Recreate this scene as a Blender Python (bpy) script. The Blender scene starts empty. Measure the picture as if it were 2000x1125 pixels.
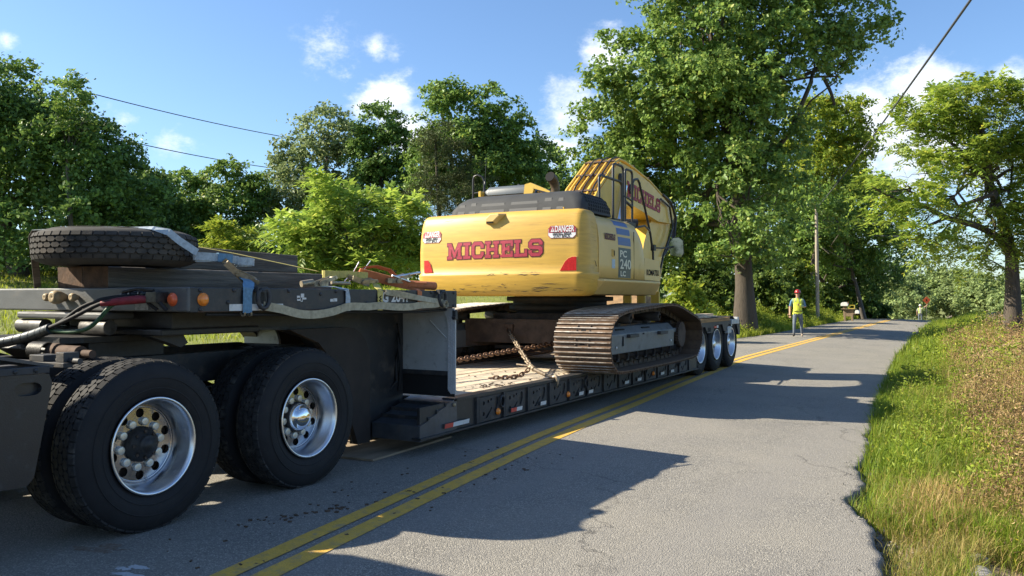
import bpy, math, random
import numpy as np
from mathutils import Vector, Matrix, Quaternion
from mathutils import noise as mnoise
from mathutils.geometry import tessellate_polygon

scene = bpy.context.scene
COL = scene.collection
R = math.radians
# ------------------------------------------------------------------ camera
CAM_H, CAM_YAW, FPX, HORIZ = 1.45, R(29.2), 1610.0, 582.0
cam_d = bpy.data.cameras.new('camera'); cam = bpy.data.objects.new('camera', cam_d); COL.objects.link(cam)
cam.location = (0, 0, CAM_H)
cam.rotation_euler = (R(90) + math.atan((HORIZ - 562.5) / FPX), 0, CAM_YAW)
cam_d.sensor_width = 36; cam_d.lens = FPX / 2000 * 36; cam_d.clip_end = 3000; cam_d.clip_start = .05
scene.camera = cam
# ------------------------------------------------------------------ sun + sky
SUN_EL = R(35); SUN_H = Vector((.91, .41, 0)).normalized()       # horizontal travel of the light
sun_dir = Vector((SUN_H.x * math.cos(SUN_EL), SUN_H.y * math.cos(SUN_EL), -math.sin(SUN_EL)))
sd = bpy.data.lights.new('sun', 'SUN'); sun = bpy.data.objects.new('sun', sd); COL.objects.link(sun)
sd.energy = 3.85; sd.angle = R(.53); sd.color = (1, .90, .72)
sun.rotation_euler = sun_dir.to_track_quat('-Z', 'Y').to_euler(); sun.location = (-30, -20, 40)

world = bpy.data.worlds.new('World'); scene.world = world; world.use_nodes = True
nt = world.node_tree; nt.nodes.clear()
def wn(t, **k):
    n = nt.nodes.new(t)
    for a, b in k.items(): setattr(n, a, b)
    return n
def wl(a, b): nt.links.new(a, b)
sky = wn('ShaderNodeTexSky', sky_type='NISHITA', sun_disc=False)
sky.sun_elevation = SUN_EL; sky.sun_rotation = math.atan2(-SUN_H.x, -SUN_H.y)
sky.air_density = 1.0; sky.dust_density = .6; sky.ozone_density = 1.6; sky.altitude = 100
tc = wn('ShaderNodeTexCoord')
def vdir(px, py):
    u = (px - 1000) / FPX; v = -(py - HORIZ) / FPX
    c, s = math.cos(CAM_YAW), math.sin(CAM_YAW)
    return Vector((u * c - s, u * s + c, v)).normalized()
def math_node(op, a, b=None, clamp=False):
    n = wn('ShaderNodeMath', operation=op, use_clamp=clamp)
    for i, x in enumerate((a, b)):
        if x is None: continue
        if isinstance(x, (int, float)): n.inputs[i].default_value = x
        else: wl(x, n.inputs[i])
    return n.outputs[0]
# cumulus and wisps: where the clouds stand in the sky (direction, angular radius, strength)
CLOUDS = [(755, 190, 64, .95), (800, 250, 62, .95), (710, 195, 44, .65), (1190, 105, 60, .9), (1110, 215, 68, .95), (1090, 300, 60, .7),
          (1790, 190, 85, 1.0), (1730, 235, 105, 1.0), (1830, 270, 100, 1.0), (1770, 320, 110, .8), (1985, 165, 40, .8), (1880, 330, 110, .7),
          (640, 95, 62, .47), (685, 130, 46, .44), (735, 100, 40, .43), (240, 245, 36, .55), (340, 277, 42, .48), (770, 105, 30, .40),
          (5, 75, 22, .7), (205, 205, 22, .25), (447, 190, 14, .25), (1690, 170, 60, .5), (1730, 440, 90, .5), (1900, 430, 70, .45)]
spot = None
for px, py, rad, st in CLOUDS:
    d = vdir(px, py); a = rad / FPX
    vm = wn('ShaderNodeVectorMath', operation='DISTANCE'); wl(tc.outputs['Generated'], vm.inputs[0]); vm.inputs[1].default_value = d
    mr = wn('ShaderNodeMapRange', interpolation_type='SMOOTHSTEP'); wl(vm.outputs['Value'], mr.inputs['Value'])
    mr.inputs['From Min'].default_value = a * 1.7; mr.inputs['From Max'].default_value = -a * .2
    mr.inputs['To Min'].default_value = 0; mr.inputs['To Max'].default_value = st
    spot = mr.outputs[0] if spot is None else math_node('MAXIMUM', spot, mr.outputs[0])
def wnoise(scale, detail=8, rough=.55, off=(0, 0, 0), sc=(1, 1, 1.6)):
    mp = wn('ShaderNodeMapping'); wl(tc.outputs['Generated'], mp.inputs[0]); mp.inputs['Location'].default_value = off; mp.inputs['Scale'].default_value = sc
    n = wn('ShaderNodeTexNoise'); wl(mp.outputs[0], n.inputs['Vector'])
    n.inputs['Scale'].default_value = scale; n.inputs['Detail'].default_value = detail; n.inputs['Roughness'].default_value = rough
    return n.outputs['Fac']
fine = wnoise(19, 10, .66)
broad = wnoise(2.6, 3, .5, (3.1, 1.7, .4))
general = math_node('MULTIPLY', math_node('SUBTRACT', broad, .50, True), 2.4)      # scattered cloud out of view, its cover raised to add fill light
# keep the general cloud out of the strip of open blue that is in view
vm = wn('ShaderNodeVectorMath', operation='DISTANCE'); wl(tc.outputs['Generated'], vm.inputs[0]); vm.inputs[1].default_value = vdir(1000, 350)
mr = wn('ShaderNodeMapRange', interpolation_type='SMOOTHSTEP'); wl(vm.outputs['Value'], mr.inputs['Value'])
mr.inputs['From Min'].default_value = .7; mr.inputs['From Max'].default_value = 1.1
general = math_node('MULTIPLY', general, mr.outputs[0])
cover = math_node('MAXIMUM', spot, general)
dens = math_node('ADD', math_node('MULTIPLY', fine, 2.3), math_node('MULTIPLY', cover, 1.25))
mr = wn('ShaderNodeMapRange', interpolation_type='SMOOTHSTEP'); wl(dens, mr.inputs['Value'])
mr.inputs['From Min'].default_value = 1.42; mr.inputs['From Max'].default_value = 2.3
dens = math_node('MULTIPLY', mr.outputs[0], math_node('MULTIPLY', cover, 3.0, True))
shade = wn('ShaderNodeMapRange'); wl(wnoise(9, 5, .5, (.6, .2, .9)), shade.inputs['Value'])
shade.inputs['From Min'].default_value = .3; shade.inputs['From Max'].default_value = .65
cc = wn('ShaderNodeMix', data_type='RGBA'); wl(shade.outputs[0], cc.inputs[0])
cc.inputs[6].default_value = (3.2, 3.6, 4.2, 1); cc.inputs[7].default_value = (5.2, 5.3, 5.4, 1)
tint = wn('ShaderNodeMix', data_type='RGBA', blend_type='MULTIPLY'); tint.inputs[0].default_value = 1
wl(sky.outputs[0], tint.inputs[6]); tint.inputs[7].default_value = (.53, .63, .74, 1)
mx = wn('ShaderNodeMix', data_type='RGBA'); wl(dens, mx.inputs[0]); wl(tint.outputs[2], mx.inputs[6]); wl(cc.outputs[2], mx.inputs[7])
bg = wn('ShaderNodeBackground'); wl(mx.outputs[2], bg.inputs[0]); bg.inputs[1].default_value = .094
wo = wn('ShaderNodeOutputWorld'); wl(bg.outputs[0], wo.inputs[0])

vs = scene.view_settings; vs.view_transform = 'Standard'; vs.look = 'None'; vs.gamma = 1; vs.use_curve_mapping = False
vs.exposure = 1.6
scene.render.engine = 'CYCLES'

# ------------------------------------------------------------------ materials
def mat(name, col, rough=.6, metal=0, var=.15, vscale=6, bump=0, bscale=60, dirt=None, spec=.5, stretch=(1, 1, 1), coat=0, fine=0):
    m = bpy.data.materials.new(name); m.use_nodes = True; t = m.node_tree; N = t.nodes; L = t.links
    b = N['Principled BSDF']; b.inputs['Roughness'].default_value = rough; b.inputs['Metallic'].default_value = metal
    b.inputs['Specular IOR Level'].default_value = spec; b.inputs['Coat Weight'].default_value = coat
    tc = N.new('ShaderNodeTexCoord'); mp = N.new('ShaderNodeMapping'); mp.inputs['Scale'].default_value = stretch
    L.new(tc.outputs['Object'], mp.inputs[0])
    def noi(sc, det=5, ro=.6):
        n = N.new('ShaderNodeTexNoise'); L.new(mp.outputs[0], n.inputs['Vector']); n.inputs['Scale'].default_value = sc
        n.inputs['Detail'].default_value = det; n.inputs['Roughness'].default_value = ro; return n.outputs['Fac']
    def ramp(f, a, bb, c0, c1):
        r = N.new('ShaderNodeMapRange'); L.new(f, r.inputs[0]); r.inputs[1].default_value = a; r.inputs[2].default_value = bb
        r.inputs[3].default_value = c0; r.inputs[4].default_value = c1; return r.outputs[0]
    def mixc(f, a, bb):
        x = N.new('ShaderNodeMix'); x.data_type = 'RGBA'
        if isinstance(f, float): x.inputs[0].default_value = f
        else: L.new(f, x.inputs[0])
        for i, q in ((6, a), (7, bb)):
            if isinstance(q, tuple): x.inputs[i].default_value = (*q, 1)
            else: L.new(q, x.inputs[i])
        return x.outputs[2]
    lo = tuple(max(0, c * (1 - var)) for c in col); hi = tuple(min(1, c * (1 + var)) for c in col)
    c = mixc(ramp(noi(vscale), .3, .7, 0, 1), lo, hi)
    if fine:
        c = mixc(ramp(noi(vscale * 14, 2), .35, .65, 0, fine), c, tuple(x * .45 for x in col))
    if dirt:
        dc, amt, ds = dirt
        f = ramp(noi(ds, 8, .68), .62 - .3 * amt, .78 - .2 * amt, 0, min(1, .4 + amt))
        c = mixc(f, c, dc)
        L.new(ramp(f, 0, 1, rough, min(1, rough + .35)), b.inputs['Roughness'])
        if metal: L.new(ramp(f, 0, 1, metal, metal * .2), b.inputs['Metallic'])
    L.new(c, b.inputs['Base Color'])
    if bump:
        bn = N.new('ShaderNodeBump'); bn.inputs['Strength'].default_value = 1; bn.inputs['Distance'].default_value = bump
        L.new(noi(bscale, 6), bn.inputs['Height']); L.new(bn.outputs[0], b.inputs['Normal'])
    return m

def leafmat(name, c0, c1, trans=.35, rough=.45, c2=None):
    m = bpy.data.materials.new(name); m.use_nodes = True; t = m.node_tree; N = t.nodes; L = t.links
    b = N['Principled BSDF']; b.inputs['Roughness'].default_value = rough; b.inputs['Specular IOR Level'].default_value = .22
    g = N.new('ShaderNodeNewGeometry'); r = N.new('ShaderNodeValToRGB'); L.new(g.outputs['Random Per Island'], r.inputs[0])
    r.color_ramp.elements[0].color = (*c0, 1); r.color_ramp.elements[1].color = (*c1, 1)
    if c2:
        e = r.color_ramp.elements.new(.93); e.color = (*c1, 1); r.color_ramp.elements[-1].color = (*c2, 1)
    # slow drift of hue through the crown
    tcn = N.new('ShaderNodeTexCoord'); no = N.new('ShaderNodeTexNoise'); no.inputs['Scale'].default_value = .5; L.new(tcn.outputs['Object'], no.inputs['Vector'])
    hv = N.new('ShaderNodeHueSaturation'); L.new(r.outputs[0], hv.inputs['Color'])
    mr = N.new('ShaderNodeMapRange'); L.new(no.outputs['Fac'], mr.inputs[0]); mr.inputs[1].default_value = .3; mr.inputs[2].default_value = .7
    mr.inputs[3].default_value = .78; mr.inputs[4].default_value = 1.25; L.new(mr.outputs[0], hv.inputs['Value'])
    L.new(hv.outputs[0], b.inputs['Base Color'])
    tr = N.new('ShaderNodeBsdfTranslucent'); hs = N.new('ShaderNodeHueSaturation'); L.new(hv.outputs[0], hs.inputs['Color'])
    hs.inputs['Hue'].default_value = .485; hs.inputs['Value'].default_value = 1.5; L.new(hs.outputs[0], tr.inputs[0])
    ms = N.new('ShaderNodeMixShader'); ms.inputs[0].default_value = trans
    L.new(b.outputs[0], ms.inputs[1]); L.new(tr.outputs[0], ms.inputs[2]); L.new(ms.outputs[0], N['Material Output'].inputs[0])
    return m

# ------------------------------------------------------------------ mesh builder and scene-graph helpers
ORIG = {}
class MB:
    def __init__(s): s.v = []; s.f = []; s.mi = []; s.sm = []
    def add(s, vs, fs, mi=0, smooth=False):
        b = len(s.v); s.v += [tuple(p) for p in vs]
        for f in fs: s.f.append([b + i for i in f]); s.mi.append(mi); s.sm.append(smooth)
        return s
    def box(s, x0, x1, y0, y1, z0, z1, mi=0):
        vs = [(x, y, z) for z in (z0, z1) for y in (y0, y1) for x in (x0, x1)]
        return s.add(vs, [(0, 2, 3, 1), (4, 5, 7, 6), (0, 1, 5, 4), (2, 6, 7, 3), (0, 4, 6, 2), (1, 3, 7, 5)], mi)
    def obox(s, c, size, rot, mi=0):
        c = Vector(c); hx, hy, hz = [q / 2 for q in size]; M = rot if isinstance(rot, Matrix) else Matrix.Rotation(rot, 3, 'Z')
        vs = [c + M @ Vector((x, y, z)) for z in (-hz, hz) for y in (-hy, hy) for x in (-hx, hx)]
        return s.add(vs, [(0, 2, 3, 1), (4, 5, 7, 6), (0, 1, 5, 4), (2, 6, 7, 3), (0, 4, 6, 2), (1, 3, 7, 5)], mi)
    def prism(s, poly, axis, a0, a1, mi=0, smooth=False, holes=()):
        """poly: 2-D outline; axis x -> (y,z), y -> (x,z), z -> (x,y)"""
        def to(p, a): return (a, p[0], p[1]) if axis == 'x' else (p[0], a, p[1]) if axis == 'y' else (p[0], p[1], a)
        loops = [list(poly)] + [list(h) for h in holes]
        flat = [p for l in loops for p in l]
        tris = tessellate_polygon([[Vector((p[0], p[1], 0)) for p in l] for l in loops])
        n = len(flat)
        s.add([to(p, a0) for p in flat], [tuple(t) for t in tris], mi, False)
        s.add([to(p, a1) for p in flat], [tuple(reversed(t)) for t in tris], mi, False)
        for l in loops:
            k = len(l); vs = [to(p, a0) for p in l] + [to(p, a1) for p in l]
            s.add(vs, [(i, (i + 1) % k, k + (i + 1) % k, k + i) for i in range(k)], mi, smooth)
        return s
    def tube(s, pts, r, n=8, mi=0, caps=True, closed=False, smooth=True):
        pts = [Vector(p) for p in pts]; m = len(pts)
        rr = r if isinstance(r, (list, tuple)) else [r] * m
        up = None; vs = []
        for i, p in enumerate(pts):
            a = pts[(i - 1) % m] if (closed or i > 0) else p; b = pts[(i + 1) % m] if (closed or i < m - 1) else p
            d = (b - a)
            if d.length < 1e-9: d = Vector((0, 0, 1))
            d.normalize()
            if up is None:
                up = Vector((0, 0, 1)) if abs(d.z) < .9 else Vector((1, 0, 0))
            e1 = up - d * up.dot(d)
            if e1.length < 1e-4: e1 = d.orthogonal()
            e1.normalize(); e2 = d.cross(e1); up = e1
            for k in range(n):
                t = 2 * math.pi * k / n; vs.append(p + (e1 * math.cos(t) + e2 * math.sin(t)) * rr[i])
        fs = []
        for i in range(m if closed else m - 1):
            j = (i + 1) % m
            for k in range(n): fs.append((i * n + k, i * n + (k + 1) % n, j * n + (k + 1) % n, j * n + k))
        s.add(vs, fs, mi, smooth)
        if caps and not closed:
            s.add(vs[:n], [tuple(reversed(range(n)))], mi); s.add(vs[-n:], [tuple(range(n))], mi)
        return s
    def strip(s, pts, w, t, side=None, mi=0):
        """a flat webbing strap along pts; side: width direction(s)"""
        pts = [Vector(p) for p in pts]; vs = []; m = len(pts)
        for i, p in enumerate(pts):
            d = (pts[min(i + 1, m - 1)] - pts[max(i - 1, 0)]).normalized()
            sv = side[i] if isinstance(side, list) else side
            e = Vector(sv); e = (e - d * e.dot(d)).normalized(); nn = d.cross(e)
            for a, b in ((-1, -1), (1, -1), (1, 1), (-1, 1)): vs.append(p + e * a * w / 2 + nn * b * t / 2)
        fs = []
        for i in range(m - 1):
            for k in range(4): fs.append((i * 4 + k, i * 4 + (k + 1) % 4, i * 4 + 4 + (k + 1) % 4, i * 4 + 4 + k))
        fs += [(3, 2, 1, 0), tuple(range(4 * m - 4, 4 * m))]
        return s.add(vs, fs, mi)
    def lathe(s, prof, c, axis='x', n=32, mi=0, smooth=True, closed=False):
        """prof: (radius, offset along axis)"""
        c = Vector(c); vs = []
        for r, a in prof:
            for k in range(n):
                t = 2 * math.pi * k / n; u, w = r * math.cos(t), r * math.sin(t)
                vs.append(c + (Vector((a, u, w)) if axis == 'x' else Vector((u, a, w)) if axis == 'y' else Vector((u, w, a))))
        m = len(prof)
        fs = [(i * n + k, i * n + (k + 1) % n, ((i + 1) % m) * n + (k + 1) % n, ((i + 1) % m) * n + k) for i in range(m if closed else m - 1) for k in range(n)]
        return s.add(vs, fs, mi, smooth)
    def cyl(s, p0, p1, r, n=16, mi=0, r1=None):
        return s.tube([p0, p1], [r, r if r1 is None else r1], n, mi)
    def mesh(s, name, mats, org=(0, 0, 0)):
        me = bpy.data.meshes.new(name); o = Vector(org)
        me.from_pydata([Vector(p) - o for p in s.v], [], s.f); me.update()
        for m in (mats if isinstance(mats, (list, tuple)) else [mats]): me.materials.append(m)
        me.polygons.foreach_set('material_index', s.mi); me.polygons.foreach_set('use_smooth', s.sm)
        import bmesh
        bm = bmesh.new(); bm.from_mesh(me); bmesh.ops.recalc_face_normals(bm, faces=bm.faces); bm.to_mesh(me); bm.free()
        return me
def tagit(o, label=None, cat=None, group=None, kind=None):
    for k, v in (('label', label), ('category', cat), ('group', group), ('kind', kind)):
        if v: o[k] = v
    return o
def thing(name, label, cat, loc=(0, 0, 0), group=None):
    o = bpy.data.objects.new(name, None); COL.objects.link(o); o.location = loc; o.empty_display_size = .2
    ORIG[o.name] = Vector(loc); return tagit(o, label, cat, group)
def part(name, mb, mats, parent=None, bevel=0, segs=2, org=None, label=None, kind=None):
    """a mesh given in world coordinates; as a child it keeps its parent's origin"""
    if parent is not None: o0 = ORIG[parent.name]
    else:
        o0 = Vector(org) if org is not None else Vector((0, 0, 0))
    ob = bpy.data.objects.new(name, mb.mesh(name, mats, o0)); COL.objects.link(ob)
    if parent is not None: ob.parent = parent
    else: ob.location = o0
    ORIG[ob.name] = o0
    if bevel:
        b = ob.modifiers.new('bevel', 'BEVEL'); b.width = bevel; b.segments = segs; b.limit_method = 'ANGLE'; b.angle_limit = R(40)
    return tagit(ob, label, None, None, kind)
def solo(name, mb, mats, label, cat, org, group=None, bevel=0):
    return tagit(part(name, mb, mats, None, bevel, 2, org), label, cat, group)
def struct(name, mb, mats): return part(name, mb, mats, None, kind='structure')
def clone(ob, parent, mtx=None):
    c = ob.copy(); COL.objects.link(c); c.parent = parent; ORIG[c.name] = ORIG.get(ob.name, Vector())
    if mtx is not None: c.matrix_local = mtx
    return c
def np_obj(name, V, F, m, parent=None, org=(0, 0, 0), smooth=False):
    """V (n,3) world coordinates, F (k,c) faces"""
    o0 = ORIG[parent.name] if parent is not None else Vector(org)
    me = bpy.data.meshes.new(name); V = np.asarray(V, np.float32) - np.array(o0, np.float32)
    F = np.asarray(F, np.int32); k, c = F.shape
    me.vertices.add(len(V)); me.vertices.foreach_set('co', V.ravel())
    me.loops.add(k * c); me.loops.foreach_set('vertex_index', F.ravel())
    me.polygons.add(k); me.polygons.foreach_set('loop_start', np.arange(0, k * c, c, dtype=np.int32))
    if smooth: me.polygons.foreach_set('use_smooth', np.ones(k, bool))
    me.update(calc_edges=True); me.materials.append(m)
    ob = bpy.data.objects.new(name, me); COL.objects.link(ob)
    if parent is not None: ob.parent = parent
    else: ob.location = o0
    ORIG[ob.name] = o0
    return ob
def P(px, py, Z):
    """a place in the world seen in that direction at depth Z (layout of trees and terrain)"""
    u = (px - 1000) / FPX; v = -(py - HORIZ) / FPX; c, s = math.cos(CAM_YAW), math.sin(CAM_YAW)
    return Vector(((u * c - s) * Z, (u * s + c) * Z, CAM_H + v * Z))
def font_polys(text, size, bold=0.0):
    """flat letter shapes as triangles in 2-D (x right, y up), left baseline at the origin"""
    cu = bpy.data.curves.new('lettering', 'FONT'); cu.body = text; cu.size = size; cu.offset = bold; cu.resolution_u = 3
    ob = bpy.data.objects.new('lettering', cu); COL.objects.link(ob); dg = bpy.context.evaluated_depsgraph_get()
    me = bpy.data.meshes.new_from_object(ob.evaluated_get(dg)); vs = [(v.co.x, v.co.y) for v in me.vertices]; fs = [tuple(p.vertices) for p in me.polygons]
    bpy.data.objects.remove(ob); bpy.data.meshes.remove(me); bpy.data.curves.remove(cu)
    return vs, fs
def place2d(mb, vs, fs, fn, mi=0):
    mb.add([fn(x, y) for x, y in vs], fs, mi)
def lettering(mb, text, size, width, fn, mi=0, bold=0.0, x0=0):
    vs, fs = font_polys(text, size, bold); w = max(v[0] for v in vs) - min(v[0] for v in vs); mn = min(v[0] for v in vs); k = width / w
    place2d(mb, [((x - mn) * k + x0, y) for x, y in vs], fs, fn, mi)
def rng(seed): return np.random.default_rng(seed)
def sstep(a, b, x):
    t = min(1, max(0, (x - a) / (b - a))); return t * t * (3 - 2 * t)
def lerp_tab(tab, y):
    if y <= tab[0][0]: return tab[0][1] + (y - tab[0][0]) * (tab[1][1] - tab[0][1]) / (tab[1][0] - tab[0][0])
    for (a, va), (b, vb) in zip(tab, tab[1:]):
        if y <= b: return va + (vb - va) * (y - a) / (b - a)
    return tab[-1][1]
# ================================================================== the setting
XC_T = [(-10, -1.7), (3, -3.31), (4.35, -3.5), (7.8, -3.93), (10.3, -4.10), (12.6, -4.3), (16, -4.55), (19.5, -4.82), (26, -4.85), (50, -4.85), (90, -4.6), (130, -3.5)]
XR_T = [(-10, 2.0), (5.1, -.46), (6.6, -.68), (8.5, -.93), (10.7, -1.1), (13.7, -1.3), (21, -1.67), (27.7, -1.9), (43, -2.25), (68, -2.25), (90, -2.0), (130, -.8)]
def smooth_tab(tab, y): return sum(lerp_tab(tab, y + d) for d in (-1.2, -.6, 0, .6, 1.2)) / 5
def xc(y): return smooth_tab(XC_T, y)
def xr(y): return smooth_tab(XR_T, y)
def xl(y): return xc(y) - (3.1 - .8 * sstep(22, 34, y))
def road_profile(y): return 0 if y < 58 else (-.00125 * (y - 58) ** 2 if y < 95 else -.00125 * 37 ** 2 - .0925 * (min(y, 130) - 95) * .7)
def zroad(x, y):
    c = xc(y); return road_profile(y) - .04 * max(0, min(x, c + 3.6) - c)
def wob(x, y, sc, seed=0): return mnoise.noise(Vector((x * sc + seed, y * sc, seed * 1.7)))
def redge(y):
    """the broken right edge of the asphalt"""
    e = xr(y) + .05 * wob(0, y, 1.6, 3) + .035 * wob(0, y, 6, 5) + .02 * wob(0, y, 19, 8)
    return e - .16 * math.exp(-((y - 6.9) / .45) ** 2) - .07 * math.exp(-((y - 8.1) / .3) ** 2)
def zt(x, y):
    """terrain"""
    r, l = xr(y), xl(y)
    n = .05 * wob(x, y, .5) + .02 * wob(x, y, 1.7, 2)
    if x > r:
        d = x - r; z0 = zroad(r, y)
        bank = .33 * sstep(.6, 2.8, d) + .09 * max(0, min(d, 22) - 2.6) + .25 * sstep(9, 22, y) * sstep(.8, 3, d)
        return z0 - .11 + .07 * sstep(.1, .5, d) + bank + n * min(1, d) - (.16 * math.exp(-((y - 5.3) / .7) ** 2 - ((d - .95) / .28) ** 2))
    if x < l:
        d = l - x; z0 = zroad(l, y); near = sstep(25, 32, y)
        field = -.06 + .03 * max(0, min(d, 16)) * (1 - near) * .3 + .12 * max(0, min(d, 44) - 15) + .05 * max(0, min(d, 120) - 44)
        bank = 1.15 * sstep(.3, 3.2, d) + .045 * max(0, min(d, 40) - 3)
        return z0 + (field * (1 - near) + bank * near) * (1 - .75 * sstep(54, 75, y)) - .03 + n
    return zroad(x, y) - .14
M_soil = mat('soil', (.24, .18, .11), .95, var=.35, vscale=3, bump=.02, bscale=25, dirt=((.10, .085, .045), .5, 4))
M_field = mat('field_turf', (.15, .17, .03), .95, var=.4, vscale=.8, bump=.03, bscale=18, dirt=((.14, .12, .04), .25, 1.2))
xs = np.unique(np.concatenate([np.arange(-400, -60, 20), np.arange(-60, -9, 1.2), np.arange(-9, -1, .5), np.arange(-2.4, 3.2, .12), np.arange(3.2, 14, .8), np.arange(14, 60, 4), np.arange(60, 421, 30)]).round(3))
ys = np.unique(np.concatenate([np.arange(-60, 0, 6), np.arange(0, 3, .5), np.arange(3, 16, .2), np.arange(16, 40, .6), np.arange(40, 100, 1.5), np.arange(100, 170, 6), np.arange(170, 700, 40)]).round(3))
V = np.array([(x, y, zt(x, y) if y < 140 else zt(x, 140) - .0 * y) for y in ys for x in xs]); nx = len(xs); ny = len(ys)
I = np.arange(nx * ny).reshape(ny, nx)
F = np.stack([I[:-1, :-1], I[:-1, 1:], I[1:, 1:], I[1:, :-1]], -1).reshape(-1, 4)
g = np_obj('ground', V, F, M_field, smooth=True); g['kind'] = 'structure'; g.data.materials.append(M_soil)
cx = V[F].mean(1); g.data.polygons.foreach_set('material_index', np.array([1 if (p[0] > xr(p[1]) - 1 and p[0] < xr(p[1]) + 9) or (xl(p[1]) - .5 < p[0] <= xr(p[1])) else 0 for p in cx], np.int32))

# asphalt: exposed aggregate, wheel-path wear, patches of tan dust, hairline cracks
def asphalt():
    m = bpy.data.materials.new('asphalt'); m.use_nodes = True; t = m.node_tree; N = t.nodes; L = t.links; b = N['Principled BSDF']
    b.inputs['Roughness'].default_value = .85; b.inputs['Specular IOR Level'].default_value = .3
    tc = N.new('ShaderNodeTexCoord')
    def noi(sc, det=4, ro=.6, warp=None):
        n = N.new('ShaderNodeTexNoise'); L.new(tc.outputs['Object'], n.inputs['Vector']); n.inputs['Scale'].default_value = sc
        n.inputs['Detail'].default_value = det; n.inputs['Roughness'].default_value = ro; return n
    def mr(f, a, b2, c, d):
        r = N.new('ShaderNodeMapRange'); L.new(f, r.inputs[0])
        for i, q in enumerate((a, b2, c, d)): r.inputs[i + 1].default_value = q
        return r.outputs[0]
    def mix(f, a, c, mode='MIX'):
        x = N.new('ShaderNodeMix'); x.data_type = 'RGBA'; x.blend_type = mode; L.new(f, x.inputs[0]) if not isinstance(f, float) else setattr(x.inputs[0], 'default_value', f)
        for i, q in ((6, a), (7, c)):
            if isinstance(q, tuple): x.inputs[i].default_value = (*q, 1)
            else: L.new(q, x.inputs[i])
        return x.outputs[2]
    vo = N.new('ShaderNodeTexVoronoi'); L.new(tc.outputs['Object'], vo.inputs['Vector']); vo.inputs['Scale'].default_value = 115; vo.inputs['Randomness'].default_value = 1
    sepc = N.new('ShaderNodeSeparateColor'); L.new(vo.outputs['Color'], sepc.inputs[0])
    ramp = N.new('ShaderNodeValToRGB'); L.new(sepc.outputs[0], ramp.inputs[0])
    e = ramp.color_ramp.elements; e[0].color = (.14, .136, .122, 1); e[1].color = (.55, .515, .435, 1)
    q = ramp.color_ramp.elements.new(.45); q.color = (.235, .222, .196, 1); q = ramp.color_ramp.elements.new(.8); q.color = (.345, .325, .285, 1)
    c = mix(mr(vo.outputs['Distance'], .35, .6, 0, .7), ramp.outputs[0], (.11, .105, .098))
    c = mix(mr(noi(.7, 5, .6).outputs['Fac'], .35, .7, 0, .5), c, (.31, .285, .235))           # tan dust
    c = mix(mr(noi(2.3, 6, .7).outputs['Fac'], .56, .75, 0, .55), c, (.165, .158, .148))         # darker, tyre-polished patches
    # wheel paths polished and stained along the lane
    mpv = N.new('ShaderNodeMapping'); mpv.inputs['Scale'].default_value = (1.5, .045, 1); L.new(tc.outputs['Object'], mpv.inputs[0])
    n3 = N.new('ShaderNodeTexNoise'); L.new(mpv.outputs[0], n3.inputs['Vector']); n3.inputs['Scale'].default_value = 1.0; n3.inputs['Detail'].default_value = 4
    c = mix(mr(n3.outputs['Fac'], .46, .66, 0, .5), c, (.235, .222, .20))
    n4 = noi(.9, 7, .72); c = mix(mr(n4.outputs['Fac'], .66, .74, 0, .45), c, (.11, .105, .10))
    # cracks
    wv = N.new('ShaderNodeTexVoronoi'); wv.feature = 'DISTANCE_TO_EDGE'; nn = noi(1.2, 5, .7); va = N.new('ShaderNodeVectorMath'); va.operation = 'MULTIPLY_ADD'
    L.new(nn.outputs['Color'], va.inputs[0]); va.inputs[1].default_value = (1.1, 1.1, 0); L.new(tc.outputs['Object'], va.inputs[2]); L.new(va.outputs[0], wv.inputs['Vector']); wv.inputs['Scale'].default_value = .36
    cr = mr(wv.outputs['Distance'], .0, .0055, 1, 0); g2 = N.new('ShaderNodeMath'); g2.operation = 'MULTIPLY'; L.new(cr, g2.inputs[0]); L.new(mr(noi(.5, 2).outputs['Fac'], .47, .58, 0, .7), g2.inputs[1])
    c = mix(g2.outputs[0], c, (.05, .048, .045))
    L.new(c, b.inputs['Base Color'])
    bp = N.new('ShaderNodeBump'); bp.inputs['Distance'].default_value = .006; bp.inputs['Strength'].default_value = .8
    L.new(vo.outputs['Distance'], bp.inputs['Height']); bp.invert = True; L.new(bp.outputs[0], b.inputs['Normal'])
    return m
M_asph = asphalt()
ry = np.unique(np.concatenate([np.arange(-14, 3, .5), np.arange(3, 13, .04), np.arange(13, 24, .15), np.arange(24, 130, .7)]).round(3))
mb = MB(); NC = 26; rows = []
for y in ry:
    a, b_ = xl(y) + .06 * wob(1, y, 1.1, 4), redge(y)
    row = []
    for k in range(NC + 1):
        t = k / NC; t = 1 - (1 - t) ** 1.5; x = a + (b_ - a) * t; row.append((x, y, zroad(x, y)))
    x, y_, z = row[-1]; row.append((x + .012, y, z - .05 + .012 * wob(x, y, 20, 2))); row.append((x - .02 + .03 * wob(x, y, 9, 7), y, z - .13))
    rows.append(row)
w = NC + 3
mb.v = [p for r in rows for p in r]
mb.f = [[i * w + k, i * w + k + 1, (i + 1) * w + k + 1, (i + 1) * w + k] for i in range(len(rows) - 1) for k in range(w - 1)]
mb.mi = [0] * len(mb.f); mb.sm = [True] * len(mb.f)
struct('road', mb, M_asph)
M_yel = mat('road_paint_yellow', (.70, .42, .06), .75, var=.12, vscale=9, bump=.004, bscale=120, dirt=((.27, .235, .17), .40, 11), fine=.45)
for off in (-.165, .035):
    mb = MB(); ly = np.arange(-12, 128, .25)
    vs = []
    for y in ly:
        for o in (off, off + .13):
            x = xc(y) + o + .004 * wob(o, y, 5, 3); vs.append((x, y, zroad(x, y) + .004))
    mb.add(vs, [(2 * i, 2 * i + 1, 2 * i + 3, 2 * i + 2) for i in range(len(ly) - 1)]); struct('road_marking', mb, M_yel)
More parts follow.
